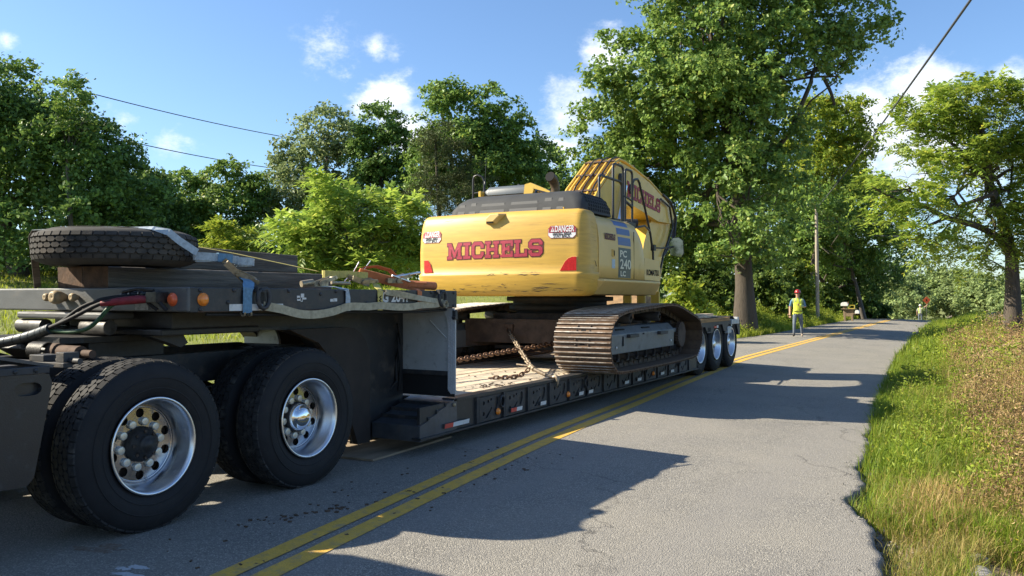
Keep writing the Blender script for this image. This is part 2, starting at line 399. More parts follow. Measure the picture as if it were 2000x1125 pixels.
# crumbled asphalt along the broken edge, and the old concrete edging lower down the bank
rg = random.Random(4); M_chunk = mat('broken_asphalt', (.19, .18, .16), .95, var=.4, vscale=30, bump=.01, bscale=80)
mb = MB()
for i in range(1100):
    y = rg.choice([rg.uniform(3.6, 9.5), rg.uniform(6, 8.6), rg.uniform(8, 20)]); x = redge(y) + (abs(rg.gauss(.03, .07)) if i % 9 else -abs(rg.gauss(0, .06))); s_ = rg.uniform(.007, .032) if i % 9 else rg.uniform(.003, .007)
    z = (zt(xr(y) + max(.02, x - xr(y)), y) if x > redge(y) else zroad(x, y)) + s_ * .3
    q = Quaternion((rg.gauss(0, 1), rg.gauss(0, 1), rg.gauss(0, 1), rg.gauss(0, 1))).normalized().to_matrix()
    vs = [q @ Vector((a * s_ * rg.uniform(.6, 1.2), b_ * s_ * rg.uniform(.6, 1.2), c_ * s_ * rg.uniform(.5, .9))) + Vector((x, y, z)) for a in (-1, 1) for b_ in (-1, 1) for c_ in (-1, 1)]
    mb.add(vs, [(0, 1, 3, 2), (4, 6, 7, 5), (0, 4, 5, 1), (2, 3, 7, 6), (0, 2, 6, 4), (1, 5, 7, 3)])
part('asphalt_rubble', mb, M_chunk, None, org=(0, 0, 0), kind='stuff', label='loose crumbs of asphalt along the broken road edge')
# stains on the asphalt near the drive wheels: a pale spill and dried mud
def blob(cx_, cy_, rx, ry, seed, ang, dz, holes=.0):
    out = []
    for k in range(40):
        a = 2 * math.pi * k / 40; q = 1 + .55 * mnoise.noise(Vector((math.cos(a) * 1.5 + seed, math.sin(a) * 1.5, 0))) + .3 * mnoise.noise(Vector((math.cos(a) * 5, math.sin(a) * 5 + seed, 0)))
        u, v = rx * q * math.cos(a), ry * q * math.sin(a); x, y = cx_ + u * math.cos(ang) - v * math.sin(ang), cy_ + u * math.sin(ang) + v * math.cos(ang); out.append((x, y, zroad(x, y) + dz))
    return out
for i, (cx_, cy_, rx, ry, c_, n_) in enumerate(((-3.92, 2.86, .10, .03, (.52, .53, .54), 6), (-4.45, 3.0, .16, .05, (.19, .14, .10), 5))):
    mb = MB(); rs = random.Random(30 + i)
    for k in range(n_):
        o = blob(cx_ + rs.gauss(0, rx), cy_ + rs.gauss(0, ry * 1.6), rx * rs.uniform(.25, .8), ry * rs.uniform(.3, .9), k * 3.7 + i, rs.uniform(-.3, .5), .0012 + .0003 * k); mb.add(o, [tuple(range(len(o)))])
    struct('road_stain', mb, mat('pale_spill' if i == 0 else 'dried_mud', c_, .95, var=.3, vscale=30, dirt=((.22, .21, .19), .5, 30)))
# ================================================================== materials of the rig
M_rub = mat('tyre_rubber', (.013, .013, .0145), .72, var=.2, vscale=8, bump=.001, bscale=90, dirt=((.045, .040, .034), .16, 7), spec=.35)
M_tread = mat('tread_rubber', (.024, .024, .025), .8, var=.3, vscale=12, bump=.001, bscale=120, dirt=((.11, .10, .085), .3, 12), spec=.3)
M_alu = mat('polished_aluminium', (.74, .75, .77), .30, 1, var=.05, vscale=5, dirt=((.30, .28, .25), .14, 9))
M_chr = mat('chrome', (.82, .82, .82), .07, 1, var=.03)
M_rimdark = mat('mirror_disc', (.36, .36, .38), .18, 1, var=.15, dirt=((.07, .065, .06), .3, 14))
M_nut = mat('nut_cap', (.62, .60, .52), .35, .45, var=.1)
M_hub = mat('greasy_hub', (.02, .019, .018), .55, var=.4, vscale=20, bump=.002, bscale=60)
M_hubbrown = mat('rusty_drum', (.05, .035, .025), .8, var=.4, vscale=20)
M_blk = mat('black_frame_paint', (.021, .022, .024), .48, var=.3, vscale=4, bump=.0016, bscale=40, dirt=((.115, .092, .070), .34, 6))
M_blk2 = mat('black_steel', (.030, .031, .034), .6, var=.3, vscale=7, bump=.001, bscale=80, dirt=((.12, .10, .08), .40, 9))
M_bump = mat('dusty_bumper_paint', (.085, .088, .088), .55, var=.18, vscale=5, bump=.0015, bscale=50, dirt=((.15, .135, .115), .28, 6), stretch=(1, 1, 2.2))
M_gry = mat('grey_bulkhead_paint', (.44, .46, .46), .5, var=.12, vscale=5, dirt=((.07, .06, .05), .2, 12))
M_rust = mat('rusty_steel', (.085, .050, .032), .85, var=.4, vscale=12, bump=.002, bscale=60, dirt=((.03, .024, .02), .4, 9))
M_dplate = mat('diamond_plate', (.60, .62, .64), .42, .25, var=.08, vscale=9, dirt=((.36, .35, .33), .2, 10))
M_plank = mat('weathered_plank', (.52, .43, .31), .85, var=.35, vscale=9, bump=.003, bscale=40, dirt=((.16, .12, .08), .3, 4), stretch=(4, .35, 2))
M_plank2 = mat('grey_plank', (.43, .37, .28), .9, var=.4, vscale=9, bump=.003, bscale=40, dirt=((.13, .10, .07), .35, 3), stretch=(4, .35, 2))
M_beam = mat('weathered_timber', (.135, .115, .092), .9, var=.4, vscale=8, bump=.006, bscale=22, dirt=((.05, .042, .034), .42, 3), stretch=(4, .3, 5))
M_end = mat('creosoted_timber_end', (.085, .045, .024), .9, var=.45, vscale=12, bump=.004, bscale=40)
M_amb = mat('amber_lens', (.85, .24, .02), .25, var=.1, vscale=30, coat=.4)
M_redl = mat('red_lens', (.45, .03, .02), .25, var=.1, vscale=30, coat=.4)
M_wht = mat('white_tape', (.62, .62, .60), .45, var=.08, dirt=((.25, .23, .2), .25, 20))
M_redtape = mat('red_tape', (.62, .06, .04), .45, var=.08, dirt=((.2, .1, .08), .2, 20))
M_wtxt = mat('white_lettering', (.60, .60, .58), .6, var=.1, dirt=((.1, .1, .1), .3, 40))
M_label = mat('paper_label', (.30, .29, .26), .8, var=.15, vscale=30)
M_flap = mat('rubber_flap', (.012, .012, .013), .75, var=.2, vscale=6)
M_plastic = mat('black_plastic_fender', (.018, .020, .024), .33, var=.15, vscale=5, bump=.001, bscale=120, dirt=((.06, .06, .06), .15, 10), spec=.5)
M_brass = mat('brass_fitting', (.34, .26, .15), .6, .15, var=.25, vscale=30, dirt=((.08, .06, .03), .3, 30))

# ================================================================== tyres and wheels
def tyre_profile(Rr, w, rim):
    a = w / 2
    return [(rim - .015, -a + .05), (rim + .012, -a + .028), (rim + .045, -a + .010), (Rr - .13, -a), (Rr - .085, -a + .004), (Rr - .045, -a + .018), (Rr - .020, -a + .034), (Rr - .014, -a + .045), (Rr - .012, 0),
            (Rr - .014, a - .045), (Rr - .020, a - .034), (Rr - .045, a - .018), (Rr - .085, a - .004), (Rr - .13, a), (rim + .045, a - .010), (rim + .012, a - .028), (rim - .015, a - .05)]
def flat_bottom(mb, c, rc):
    """the loaded tyre is pressed flat where it stands"""
    zb = c[2] - rc
    mb.v = [(x, y, z if z > zb else zb + .1 * (z - zb)) for x, y, z in mb.v]; return mb
def tyre_mb(c, Rr, w, rim, axis='x', n=72):
    mb = MB(); mb.lathe([(r, a) for r, a in tyre_profile(Rr, w, rim)], c, axis, n)
    # moulded ring lines on the sidewalls
    for a in (-w / 2 - .001, w / 2 + .001):
        mb.lathe([(Rr - .118, a), (Rr - .114, a * 1.03), (Rr - .110, a)], c, axis, n); mb.lathe([(rim + .055, a * .93), (rim + .061, a * .97), (rim + .067, a * .95)], c, axis, n)
    return mb
def tread_mb(c, Rr, w, axis='x', rows=5, per=50, h=.016, gap=.007, ribs=True):
    mb = MB(); c = Vector(c); tw = w - .055; pw = tw / rows
    def pt(arc, a, r):
        t = arc; u, v = r * math.cos(t), r * math.sin(t)
        return c + (Vector((a, u, v)) if axis == 'x' else Vector((u, v, a)))
    for k in range(rows):
        a0 = -tw / 2 + pw * (k + .5)
        for j in range(per):
            t0 = 2 * math.pi * (j + (.5 if k % 2 else 0)) / per; ht = math.pi / per - gap / Rr / 2
            edge = k in (0, rows - 1)
            hw = pw / 2 - gap / 2
            if edge: hexa = [(-1, -.95), (1, -.95), (1, .95), (-1, .95)]; hexa = [(p[0] * ht, p[1] * hw) for p in hexa]
            else: hexa = [(-ht * 1.22, 0), (-ht * .72, -hw * 1.12), (ht * .72, -hw * 1.12), (ht * 1.22, 0), (ht * .72, hw * 1.12), (-ht * .72, hw * 1.12)]
            m = len(hexa); r0 = Rr - h - .002
            vs = [pt(t0 + p[0], a0 + p[1], r0 - (.01 if edge and p[1] * (k - 2) > 0 else 0)) for p in hexa] + [pt(t0 + p[0] * .94, a0 + p[1] * .94, Rr - (.012 if edge and p[1] * (k - 2) > 0 else 0)) for p in hexa]
            mb.add(vs, [tuple(range(m, 2 * m))] + [(i, (i + 1) % m, m + (i + 1) % m, m + i) for i in range(m)])
    return mb
def circle2(r, n, cx=0, cy=0, ph=0): return [(cx + r * math.cos(2 * math.pi * k / n + ph), cy + r * math.sin(2 * math.pi * k / n + ph)) for k in range(n)]
def rim_mb(xf, y, z, s=1.0, rl=.298, rimmi=0):
    """deep outer dual rim seen from +x: lip at xf, well running inboard"""
    c = (xf, y, z)
    prof = [(rl + .004, -.012), (rl + .008, -.004), (rl + .006, .003), (rl - .004, .004), (rl - .012, -.004), (rl - .022, -.03), (rl - .032, -.07), (rl - .040, -.085), (rl - .048, -.12), (rl - .054, -.165), (rl - .054, -.21)]
    return MB().lathe(prof, c, 'x', 64)
def disc_mb(x, y, z):
    holes = [circle2(.030, 14, y + .196 * math.cos(R(36 * k + 18)), z + .196 * math.sin(R(36 * k + 18))) for k in range(10)]
    mb = MB().prism(circle2(.2445, 64, y, z), 'x', x - .012, x, 0, True, holes + [circle2(.108, 32, y, z)])
    mb.lathe([(.2446, -.004), (.236, .008), (.228, .001)], (x, y, z), 'x', 64)
    return mb
WHEEL_R, WHEEL_Z = .540, .526
def build_wheel(parent, y, xo, capped, z=WHEEL_Z, tread=True, inner=True, sgn=1, copies=None):
    """one dual wheel set: outer tyre (its rim and nuts), inner tyre; xo is the outer sidewall plane"""
    cxo = xo - sgn * .14
    w = part('wheel', flat_bottom(tyre_mb((cxo, y, z), WHEEL_R, .275, .298), (cxo, y, z), z), M_rub, parent)
    if tread: part('tread', flat_bottom(tread_mb((cxo, y, z), WHEEL_R, .275), (cxo, y, z), z), M_tread, w)
    if sgn < 0: return w
    part('rim', rim_mb(xo - .012, y, z), M_alu, w)
    xd = xo - .165
    part('wheel_disc', disc_mb(xd, y, z), M_rimdark, w)
    part('brake_drum', MB().lathe([(.235, -.06), (.235, -.2)], (xd, y, z), 'x', 40).lathe([(.24, -.06), (.10, -.055)], (xd, y, z), 'x', 40), M_hubbrown, w)
    nut = None
    for k in range(10):
        t = R(36 * k + 8); ny, nz = y + .1428 * math.cos(t), z + .1428 * math.sin(t)
        m = MB().lathe([(.0265, 0), (.0265, .017), (.0245, .022), (.018, .0235), (.008, .024), (.001, .0243)], (xd, y, z), 'x', 12)
        if nut is None:
            nut = part('lug_nut', m, M_nut, w); nut.location = (0, ny - y, nz - z)
        else: clone(nut, w, Matrix.Translation((0, ny - y, nz - z)))
    if capped:
        part('hub_cap', MB().lathe([(.108, -.004), (.108, .03), (.100, .055), (.094, .060), (.090, .061), (.082, .082), (.062, .098), (.034, .107), (.001, .110)], (xd, y, z), 'x', 40), M_chr, w)
        part('hub', MB().lathe([(.116, .0), (.116, .032), (.106, .036)], (xd, y, z), 'x', 40), M_hub, w)
    else:
        part('hub', MB().lathe([(.112, -.01), (.112, .02), (.098, .028), (.098, .05), (.066, .055), (.062, .085), (.056, .092), (.04, .094), (.038, .104), (.001, .106)], (xd, y, z), 'x', 32), M_hub, w)
        hb = MB()
        for k in range(8):
            t = R(45 * k); hb.cyl((xd + .03, y + .084 * math.cos(t), z + .084 * math.sin(t)), (xd + .062, y + .084 * math.cos(t), z + .084 * math.sin(t)), .010, 8)
        part('hub_bolts', hb, M_hubbrown, w)
    return w

# ================================================================== semi-tractor (its tail is what the photograph shows)
XT = -5.70                                                        # centre line of tractor and trailer
XS = -4.45                                                        # outer sidewall
trac = thing('semi_tractor', 'black semi tractor whose twin rear axles carry the front of the lowboy trailer', 'truck', (XT, 3.4, 0))
w1 = build_wheel(trac, 3.42, XS, False); w2 = build_wheel(trac, 4.80, XS, True)
for y in (3.42, 4.80):
    for x, sg in ((XS - .33, 1), (2 * XT - XS + .33, -1), (2 * XT - XS, -1)):
        cx_ = x - sg * .14 if sg > 0 else x + .14
        wi = part('inner_wheel' if abs(x - XT) < 1.1 else 'wheel', flat_bottom(tyre_mb((cx_, y, WHEEL_Z), WHEEL_R, .275, .298, n=56), (cx_, y, WHEEL_Z), WHEEL_Z), M_rub, trac)
        if sg > 0: part('tread', flat_bottom(tread_mb((cx_, y, WHEEL_Z), WHEEL_R, .275), (cx_, y, WHEEL_Z), WHEEL_Z), M_tread, wi)
    part('axle', MB().cyl((XT - 1.0, y, WHEEL_Z), (XT + 1.0, y, WHEEL_Z), .075).lathe([(.05, -.22), (.2, -.12), (.23, 0), (.2, .12), (.05, .22)], (XT, y, WHEEL_Z), 'x', 20), M_hub, trac)
mb = MB()
for s in (-1, 1):
    x = XT + s * .43
    mb.box(x - .045, x + .045, -3.6, 5.62, .80, 1.03)
mb.box(XT - .43, XT + .43, 5.5, 5.62, .80, 1.0); mb.box(XT - .43, XT + .43, 4.0, 4.16, .82, 1.0); mb.box(XT - .43, XT + .43, 2.6, 2.72, .82, 1.0)
part('frame_rail', mb, M_blk2, trac, .008)
for s in (-1, 1):
    for y in (3.42, 4.80):
        part('leaf_spring', MB().prism([(y - .5, .72), (y - .35, .66), (y + .35, .66), (y + .5, .72), (y + .5, .76), (y - .5, .76)], 'x', XT + s * .5 - .05, XT + s * .5 + .05), M_hub, trac, .005)
        part('air_bag', MB().cyl((XT + s * .58, y + .34, .74), (XT + s * .58, y + .34, .98), .12, 16), M_hub, trac, .005)
# fifth wheel: a slotted, greasy plate on two pedestals
out = [(XT - .46, 3.45), (XT - .40, 3.32), (XT + .40, 3.32), (XT + .46, 3.45), (XT + .46, 4.0), (XT + .36, 4.22), (XT + .16, 4.5), (XT + .05, 4.0), (XT - .05, 4.0), (XT - .16, 4.5), (XT - .36, 4.22), (XT - .46, 4.0)]
part('fifth_wheel', MB().prism(out, 'z', 1.145, 1.185).box(XT - .44, XT - .34, 3.5, 4.1, 1.03, 1.145).box(XT + .34, XT + .44, 3.5, 4.1, 1.03, 1.145).prism([(3.3, 1.10), (3.34, 1.145), (3.9, 1.145), (3.9, 1.03), (3.42, 1.03)], 'x', XT - .3, XT + .3), M_hub, trac, .006)
mb = MB().cyl((XT + .44, 3.30, 1.09), (XT + .66, 3.30, 1.09), .05, 16).cyl((XT + .66, 3.30, 1.09), (XT + .78, 3.30, 1.09), .026, 12).cyl((XT + .36, 3.30, 1.09), (XT + .44, 3.30, 1.09), .062, 16)
part('slide_cylinder', mb, M_rust, trac)
mb = MB()
for i in range(9): mb.lathe([(.055, -.012), (.062, 0), (.055, .012)], (XT + .22 + .018 * i, 3.26, 1.10), 'x', 14)
part('air_spring_hose', mb, M_hub, trac)
part('frame_cross_plate', MB().box(XT + .38, XT + .95, 3.0, 3.06, 1.03, 1.06).box(XT + .6, XT + .75, 3.0, 3.12, 1.06, 1.10).box(XT + .84, XT + .92, 3.02, 3.12, 1.06, 1.12).cyl((XT + .8, 3.06, 1.07), (XT + 1.02, 3.06, 1.07), .018), M_blk2, trac, .004)
part('rear_cross_tube', MB().box(XT - .62, XT + .62, 5.62, 5.68, .78, 1.02), M_blk2, trac, .005)
# quarter fender ahead of the first drive wheels: rounded skirt with oblong recess, top flap
sk = [(1.75, .45), (2.62, .43), (2.66, .47), (2.76, .98), (2.74, 1.03), (1.75, 1.06)]
rec = [(2.625 + .075 * (1 if math.cos(2 * math.pi * k / 20) > 0 else -1) * abs(math.cos(2 * math.pi * k / 20)) ** .6, .955 + .036 * math.sin(2 * math.pi * k / 20)) for k in range(20)]
fe = part('fender_skirt', MB().prism(sk, 'x', -4.75, -4.47, 0, False, [rec]).box(-4.52, -4.505, 2.5, 2.74, .88, 1.02), M_plastic, trac, .008, 3)
fl = part('fender_top_flap', MB().prism([(1.75, 1.10), (2.45, 1.13), (2.78, 1.06), (2.79, 1.075), (2.45, 1.150), (1.75, 1.12)], 'x', -5.25, -4.50), mat('rubber_top_flap', (.05, .058, .07), .32, var=.15, dirt=((.12, .12, .12), .2, 9)), trac, .006)
part('fender_strip', MB().box(-4.49, -4.462, 1.75, 2.74, 1.035, 1.075), M_blk2, trac, .004)
bm_ = None
for i in range(5):
    y = 2.66 - i * .11
    m = MB().lathe([(.012, 0), (.012, .007), (.007, .012), (.001, .013)], (-4.462, 2.66, 1.055), 'x', 10)
    if bm_ is None: bm_ = part('fender_bolt', m, M_blk2, trac)
    else: clone(bm_, trac, Matrix.Translation((0, -.11 * i, 0)))
part('fender_skirt', MB().prism(sk, 'x', 2 * XT + 4.47, 2 * XT + 4.75), M_plastic, trac, .008, 3); part('fender_top_flap', MB().box(2 * XT + 4.50, 2 * XT + 5.25, 1.75, 2.72, 1.07, 1.09), M_plastic, trac, .006)
part('shading_catwalk', MB().box(XT - .9, XT + .3, 2.05, 2.85, 1.035, 1.06), M_dplate, trac, .004)  # unseen plate behind the cab, added to block sun streaks on the road
# day cab and bonnet, out of the picture to the left (they shade the road in the foreground)
cb = MB().prism([(2.02, .95), (2.02, 2.80), (1.92, 3.0), (.3, 3.05), (-.05, 2.75), (-.35, 1.9), (-.35, .7), (1.2, .7)], 'x', XT - 1.05, XT + 1.05)
cab_p = part('tractor_cab', cb, M_plastic, trac, .05, 3)
part('cab_rear_window', MB().box(XT - .55, XT + .55, 2.022, 2.035, 1.95, 2.45), mat('dark_glass', (.01, .012, .014), .06, var=0, spec=.7), cab_p)
part('cab_side_window', MB().prism([(.95, 1.9), (.95, 2.5), (.1, 2.5), (-.15, 1.9)], 'x', XT + 1.052, XT + 1.065), bpy.data.materials['dark_glass'], cab_p)
part('exhaust_stack', MB().cyl((XT + .80, 2.16, .9), (XT + .80, 2.16, 3.1), .075, 20), M_chr, trac)
part('bonnet', MB().prism([(-.35, .7), (-.35, 1.85), (-1.9, 1.65), (-2.3, 1.5), (-2.4, .6), (-2.0, .5), (-.6, .6)], 'x', XT - .95, XT + .95), M_plastic, trac, .08, 3)
part('front_bumper', MB().box(XT - 1.15, XT + 1.15, -2.62, -2.42, .35, .75), M_chr, trac, .03)
for s in (-1, 1): part('steer_wheel', flat_bottom(tyre_mb((XT + s * 1.05, -1.35, WHEEL_Z), WHEEL_R, .28, .298, n=40), (0, 0, WHEEL_Z), WHEEL_Z), M_rub, trac)
part('fuel_tank', MB().cyl((XT + .85, .2, .65), (XT + .85, 1.5, .65), .3, 28), M_alu, trac, .01)

# ================================================================== lowboy trailer
lb = thing('lowboy_trailer', 'black tri-axle lowboy trailer with plank deck carrying the yellow excavator', 'trailer', (XT, 10.5, 0))
XR_, XL_ = -4.42, -6.98                                           # right and left outer faces
GZ0, GZ1 = 1.355, 1.52
# gooseneck platform: side channels, front face, deck plate
mb = MB().box(XR_ - .05, XR_, 3.64, 6.80, GZ0, GZ1).box(XL_, XL_ + .05, 3.64, 6.80, GZ0, GZ1)
mb.box(XL_ + .05, XR_ - .05, 3.70, 6.80, GZ1 - .03, GZ1 - .004).box(XL_ + .05, XR_ - .05, 6.74, 6.797, GZ0 + .02, GZ1 - .03)
for y in (4.4, 5.1, 5.8, 6.4): mb.box(XL_ + .05, XR_ - .05, y, y + .06, GZ0 + .02, GZ1 - .03)
mb.box(XR_ - .11, XR_ - .05, 3.7, 6.74, GZ0, GZ0 + .014)
goose = part('gooseneck_frame', mb, M_blk, lb, .005)
fb = part('gooseneck_front', MB().box(XL_ + .001, XR_ - .001, 3.62, 3.70, GZ0 + .004, GZ1 + .001), M_bump, lb, .012, 3)
# under the platform: deep twin beams curving down at the neck
for s in (-1, 1):
    x = XT + s * .62
    dy = 0 if s > 0 else .46
    pr = [(3.95, 1.24), (3.95, 1.35), (6.74, 1.35), (6.74, .12), (6.0 + dy, .12), (5.93 + dy * .8, .30), (5.62 + dy, .95), (5.45 + dy, 1.13), (5.15 + dy, 1.20), (4.6, 1.22)]
    part('neck_beam', MB().prism(pr, 'x', x - .05, x + .05).prism([(3.95, 1.225), (3.95, 1.24), (4.6, 1.22), (5.15 + dy, 1.2), (5.45 + dy, 1.13), (5.62 + dy, .95), (5.95 + dy, .28), (5.93 + dy, .26), (5.60 + dy, .93), (5.43 + dy, 1.105), (5.14 + dy, 1.182), (4.6, 1.203)], 'x', x - .1, x + .1), M_blk, lb, .006)
M_archp = mat('brown_black_plate', (.020, .014, .011), .7, var=.4, vscale=6)
# brown wheel-arch side plates of the neck
for s in (1,):
    x = XT + s * .80; arch = [(5.0, 1.19)] + [(5.72 + .31 * math.cos(t), .86 + .33 * math.sin(t)) for t in [R(a) for a in (90, 72, 54, 36, 18, 0)]] + [(6.03, .12), (5.86, .12), (5.76, .36), (5.50, .92), (5.34, 1.07)]
    part('arch_plate', MB().prism(arch, 'x', x - .025, x + .025), M_archp, lb, .004)
bw = part('neck_wall', MB().box(-5.12, -5.09, 6.30, 6.74, .16, 1.35).box(-6.31, -6.28, 6.30, 6.74, .16, 1.35).box(-6.28, -5.12, 6.68, 6.74, .2, 1.35), M_blk, lb, .004)
part('notice_label', MB().box(-5.088, -5.083, 6.36, 6.56, .78, .94), M_label, bw); part('small_label', MB().box(-5.088, -5.083, 6.36, 6.44, .42, .49), M_label, bw)
tr_ = MB()
for k in range(3): tr_.box(-5.083, -5.0815, 6.38, 6.50, .80 + .035 * k, .812 + .035 * k)
part('label_print', tr_, M_blk2, bw)
part('neck_hose', MB().tube([(-5.0, 6.62, 1.2), (-4.99, 6.66, 1.0), (-5.03, 6.62, .8), (-5.0, 6.6, .62), (-5.06, 6.5, .5)], .016, 8).tube([(-5.04, 6.66, 1.1), (-4.96, 6.58, .95), (-5.0, 6.66, .75), (-5.02, 6.66, .52)], .012, 8), M_flap, lb)
part('shock_tube', MB().cyl((-4.96, 5.62, .98), (-4.96, 5.98, .62), .045, 16).cyl((-4.96, 5.98, .62), (-4.96, 6.12, .48), .022, 12), mat('blue_black_tube', (.03, .04, .06), .5), lb)
part('neck_foot', MB().prism([(5.95, .10), (6.42, .10), (6.42, .52), (6.18, .60), (6.0, .42)], 'x', -5.05, -4.99), M_blk, lb, .004)
# curved grey plate glimpsed under the platform
q = [(-6.40, .74), (-5.93, .74)] + [(-6.10 + .17 * math.cos(R(t)), 1.0 + .19 * math.sin(R(t))) for t in range(0, 91, 15)] + [(-6.40, 1.19)]
part('far_neck_plate', MB().prism(q, 'y', 5.93, 5.96), M_gry, lb, .004)
# grey bulkhead wing, rubber skirt, diamond-plate edge
for s, nm in ((1, 'right'), (-1, 'left')):
    def mx_(a): return XT + s * (a - XT)
    xa, xb = sorted((mx_(-5.08), mx_(-4.445)))
    wg = part('bulkhead_wing', MB().box(xa, xb, 6.745, 6.765, .72, 1.355), M_gry, lb, .003)
    part('wing_skirt', MB().box(xa - .0 if s > 0 else xa - .03, xb + .03 if s > 0 else xb, 6.75, 6.758, .485, .715), M_flap, lb)
    part('skirt_bar', MB().box(xa, xb, 6.735, 6.744, .69, .735), M_blk2, lb, .002)
    if s > 0:
        part('welding_rod', MB().cyl((-4.70, 6.735, 1.23), (-4.50, 6.735, 1.06), .006, 6), M_wht, wg)
        dp = MB(); 
        po = [(-4.56, 1.352), (-4.40, 1.352), (-4.40, 1.30), (-4.385, 1.28), (-4.385, .52), (-4.44, .515), (-4.475, .56), (-4.475, 1.18), (-4.49, 1.26), (-4.53, 1.325)]
        dp.prism(po, 'y', 6.722, 6.732)
        pl = part('diamond_plate_edge', dp, M_dplate, lb, .002)
        bmp = MB()
        for i in range(26):
            for j in range(3):
                x = -4.462 + .027 * j; z = .55 + .0285 * i + (.014 if j % 2 else 0)
                a = R(45 if (i + j) % 2 else -45)
                bmp.obox((x, 6.7205, z), (.019, .004, .0055), Matrix.Rotation(a, 3, 'Y'))
        part('tread_bumps', bmp, M_dplate, pl, kind='stuff')
        part('plate_latch', MB().box(-4.41, -4.37, 6.70, 6.74, 1.24, 1.33).cyl((-4.40, 6.69, 1.26), (-4.36, 6.69, 1.26), .014, 8), M_blk2, lb, .004)
# bolts, weld beads and a conduit along the platform edge
bl_ = None
for k, (y, z) in enumerate([(3.72, 1.50), (3.72, 1.375), (4.0, 1.502), (4.52, 1.502), (5.04, 1.502), (5.42, 1.41), (5.98, 1.502), (6.36, 1.502), (6.74, 1.50), (6.74, 1.375), (3.95, 1.42), (4.86, 1.48)]):
    if bl_ is None: bl_ = part('side_bolt', MB().lathe([(.014, 0), (.014, .006), (.008, .011), (.001, .012)], (XR_, y, z), 'x', 8), M_blk2, goose); b0 = (y, z)
    else: clone(bl_, goose, Matrix.Translation((0, y - b0[0], z - b0[1])))
part('weld_bead', MB().tube([(XR_ - .002, 3.70 + .1 * k, GZ0 + .004 + .002 * (k % 2)) for k in range(31)], .005, 5), M_rust, goose)
part('wiring_conduit', MB().tube([(-4.46, 3.8, 1.34), (-4.47, 4.6, 1.325), (-4.47, 5.4, 1.335), (-4.47, 6.2, 1.32), (-4.48, 6.7, 1.335)], .011, 6), M_flap, lb)
# marker lamps, reflective tape, fleet number
def lamp(x, y, z, ax, m, r=.036, parent=lb):
    prof = [(r * 1.22, 0), (r * 1.22, .008), (r, .010), (r, .016), (r * .8, .024), (r * .4, .028), (.001, .029)]
    if ax == 'x': mbb = MB().lathe(prof, (x, y, z), 'x', 20)
    else: mbb = MB().lathe([(a, -b) for a, b in prof], (x, y, z), 'y', 20)
    return part('marker_lamp', mbb, m, parent)
lamp(-4.56, 3.62, 1.44, 'y', mat('orange_red_lens', (.75, .12, .03), .3, var=.1, coat=.4)); lamp(XR_, 3.74, 1.44, 'x', M_amb)
for y, z in ((7.58, .245), (9.32, .25), (12.45, .26)): lamp(XR_ + .01, y, z, 'x', M_amb, .03)
mb = MB().box(XR_ + .001, XR_ + .004, 3.96, 4.46, 1.362, 1.408); part('white_side_tape', mb, M_wht, lb)
mb = MB()
rr_ = random.Random(3)
for k in range(7):
    y = 4.58 + rr_.uniform(0, .10) + (.36 if k > 4 else 0); z = 1.42 + rr_.uniform(0, .04); part('torn_sticker', MB().box(XR_ + .001, XR_ + .003, y, y + rr_.uniform(.02, .05), z, z + rr_.uniform(.01, .035)), M_wht, lb)
mb = MB(); lettering(mb, 'G 2041', .12, .37, lambda x, y: (XR_ + .0025, 5.62 + x, 1.418 + y), 0, .004); part('fleet_number', mb, M_wtxt, lb)
part('nose_placard', MB().box(-4.93, -4.80, 3.612, 3.6195, 1.37, 1.455), mat('dull_placard', (.30, .29, .26), .7, dirt=((.1, .09, .08), .4, 20)), lb)
# gladhand studs on the nose
for x, r, l in ((-5.86, .030, .06), (-5.71, .050, .10), (-5.565, .030, .05)):
    part('gladhand_stud', MB().lathe([(r * .5, .01), (r * .9, -l * .35), (r, -l * .7), (r * .8, -l * .95), (r * .5, -l), (.001, -l * .9)], (x, 3.61, 1.455), 'y', 18), M_brass, lb)
# kingpin box and two half-round skid rollers under the nose
nb = part('coupler_box', MB().box(-6.22, -5.20, 3.56, 3.95, 1.30, 1.35), M_bump, lb, .015)
for xa, xb in ((-6.24, -5.93), (-5.47, -5.19)): part('skid_roller', MB().cyl((xa, 3.61, 1.245), (xb, 3.61, 1.245), .052, 20), mat('greasy_bright_steel', (.075, .07, .062), .5, .2, var=.5, vscale=20, dirt=((.03, .025, .02), .5, 12)) if xa < -6 else bpy.data.materials['greasy_bright_steel'], lb, .004)
part('upper_coupler_plate', MB().box(-6.15, -4.80, 3.72, 4.6, 1.19, 1.235).box(-5.95, -4.8, 3.8, 4.6, 1.235, 1.355), M_hub, lb, .01)
part('coupler_lug', MB().prism([(3.85, 1.14), (3.96, 1.10), (4.02, 1.13), (3.98, 1.19), (3.7, 1.19)], 'x', -5.0, -4.9), M_hub, lb, .004)
# D-rings on the gooseneck edge
for y in (4.24, 6.50):
    part('tie_down_ring', MB().tube([(XR_ + .03, y - .05 + .0, 1.50)] + [(XR_ + .035, y + .055 * math.sin(t), 1.45 + .075 * math.cos(t)) for t in [2 * math.pi * k / 12 for k in range(12)]][1:], .016, 8, closed=True).box(XR_ - .002, XR_ + .04, y - .06, y + .04, 1.49, 1.53), M_blk2, lb)
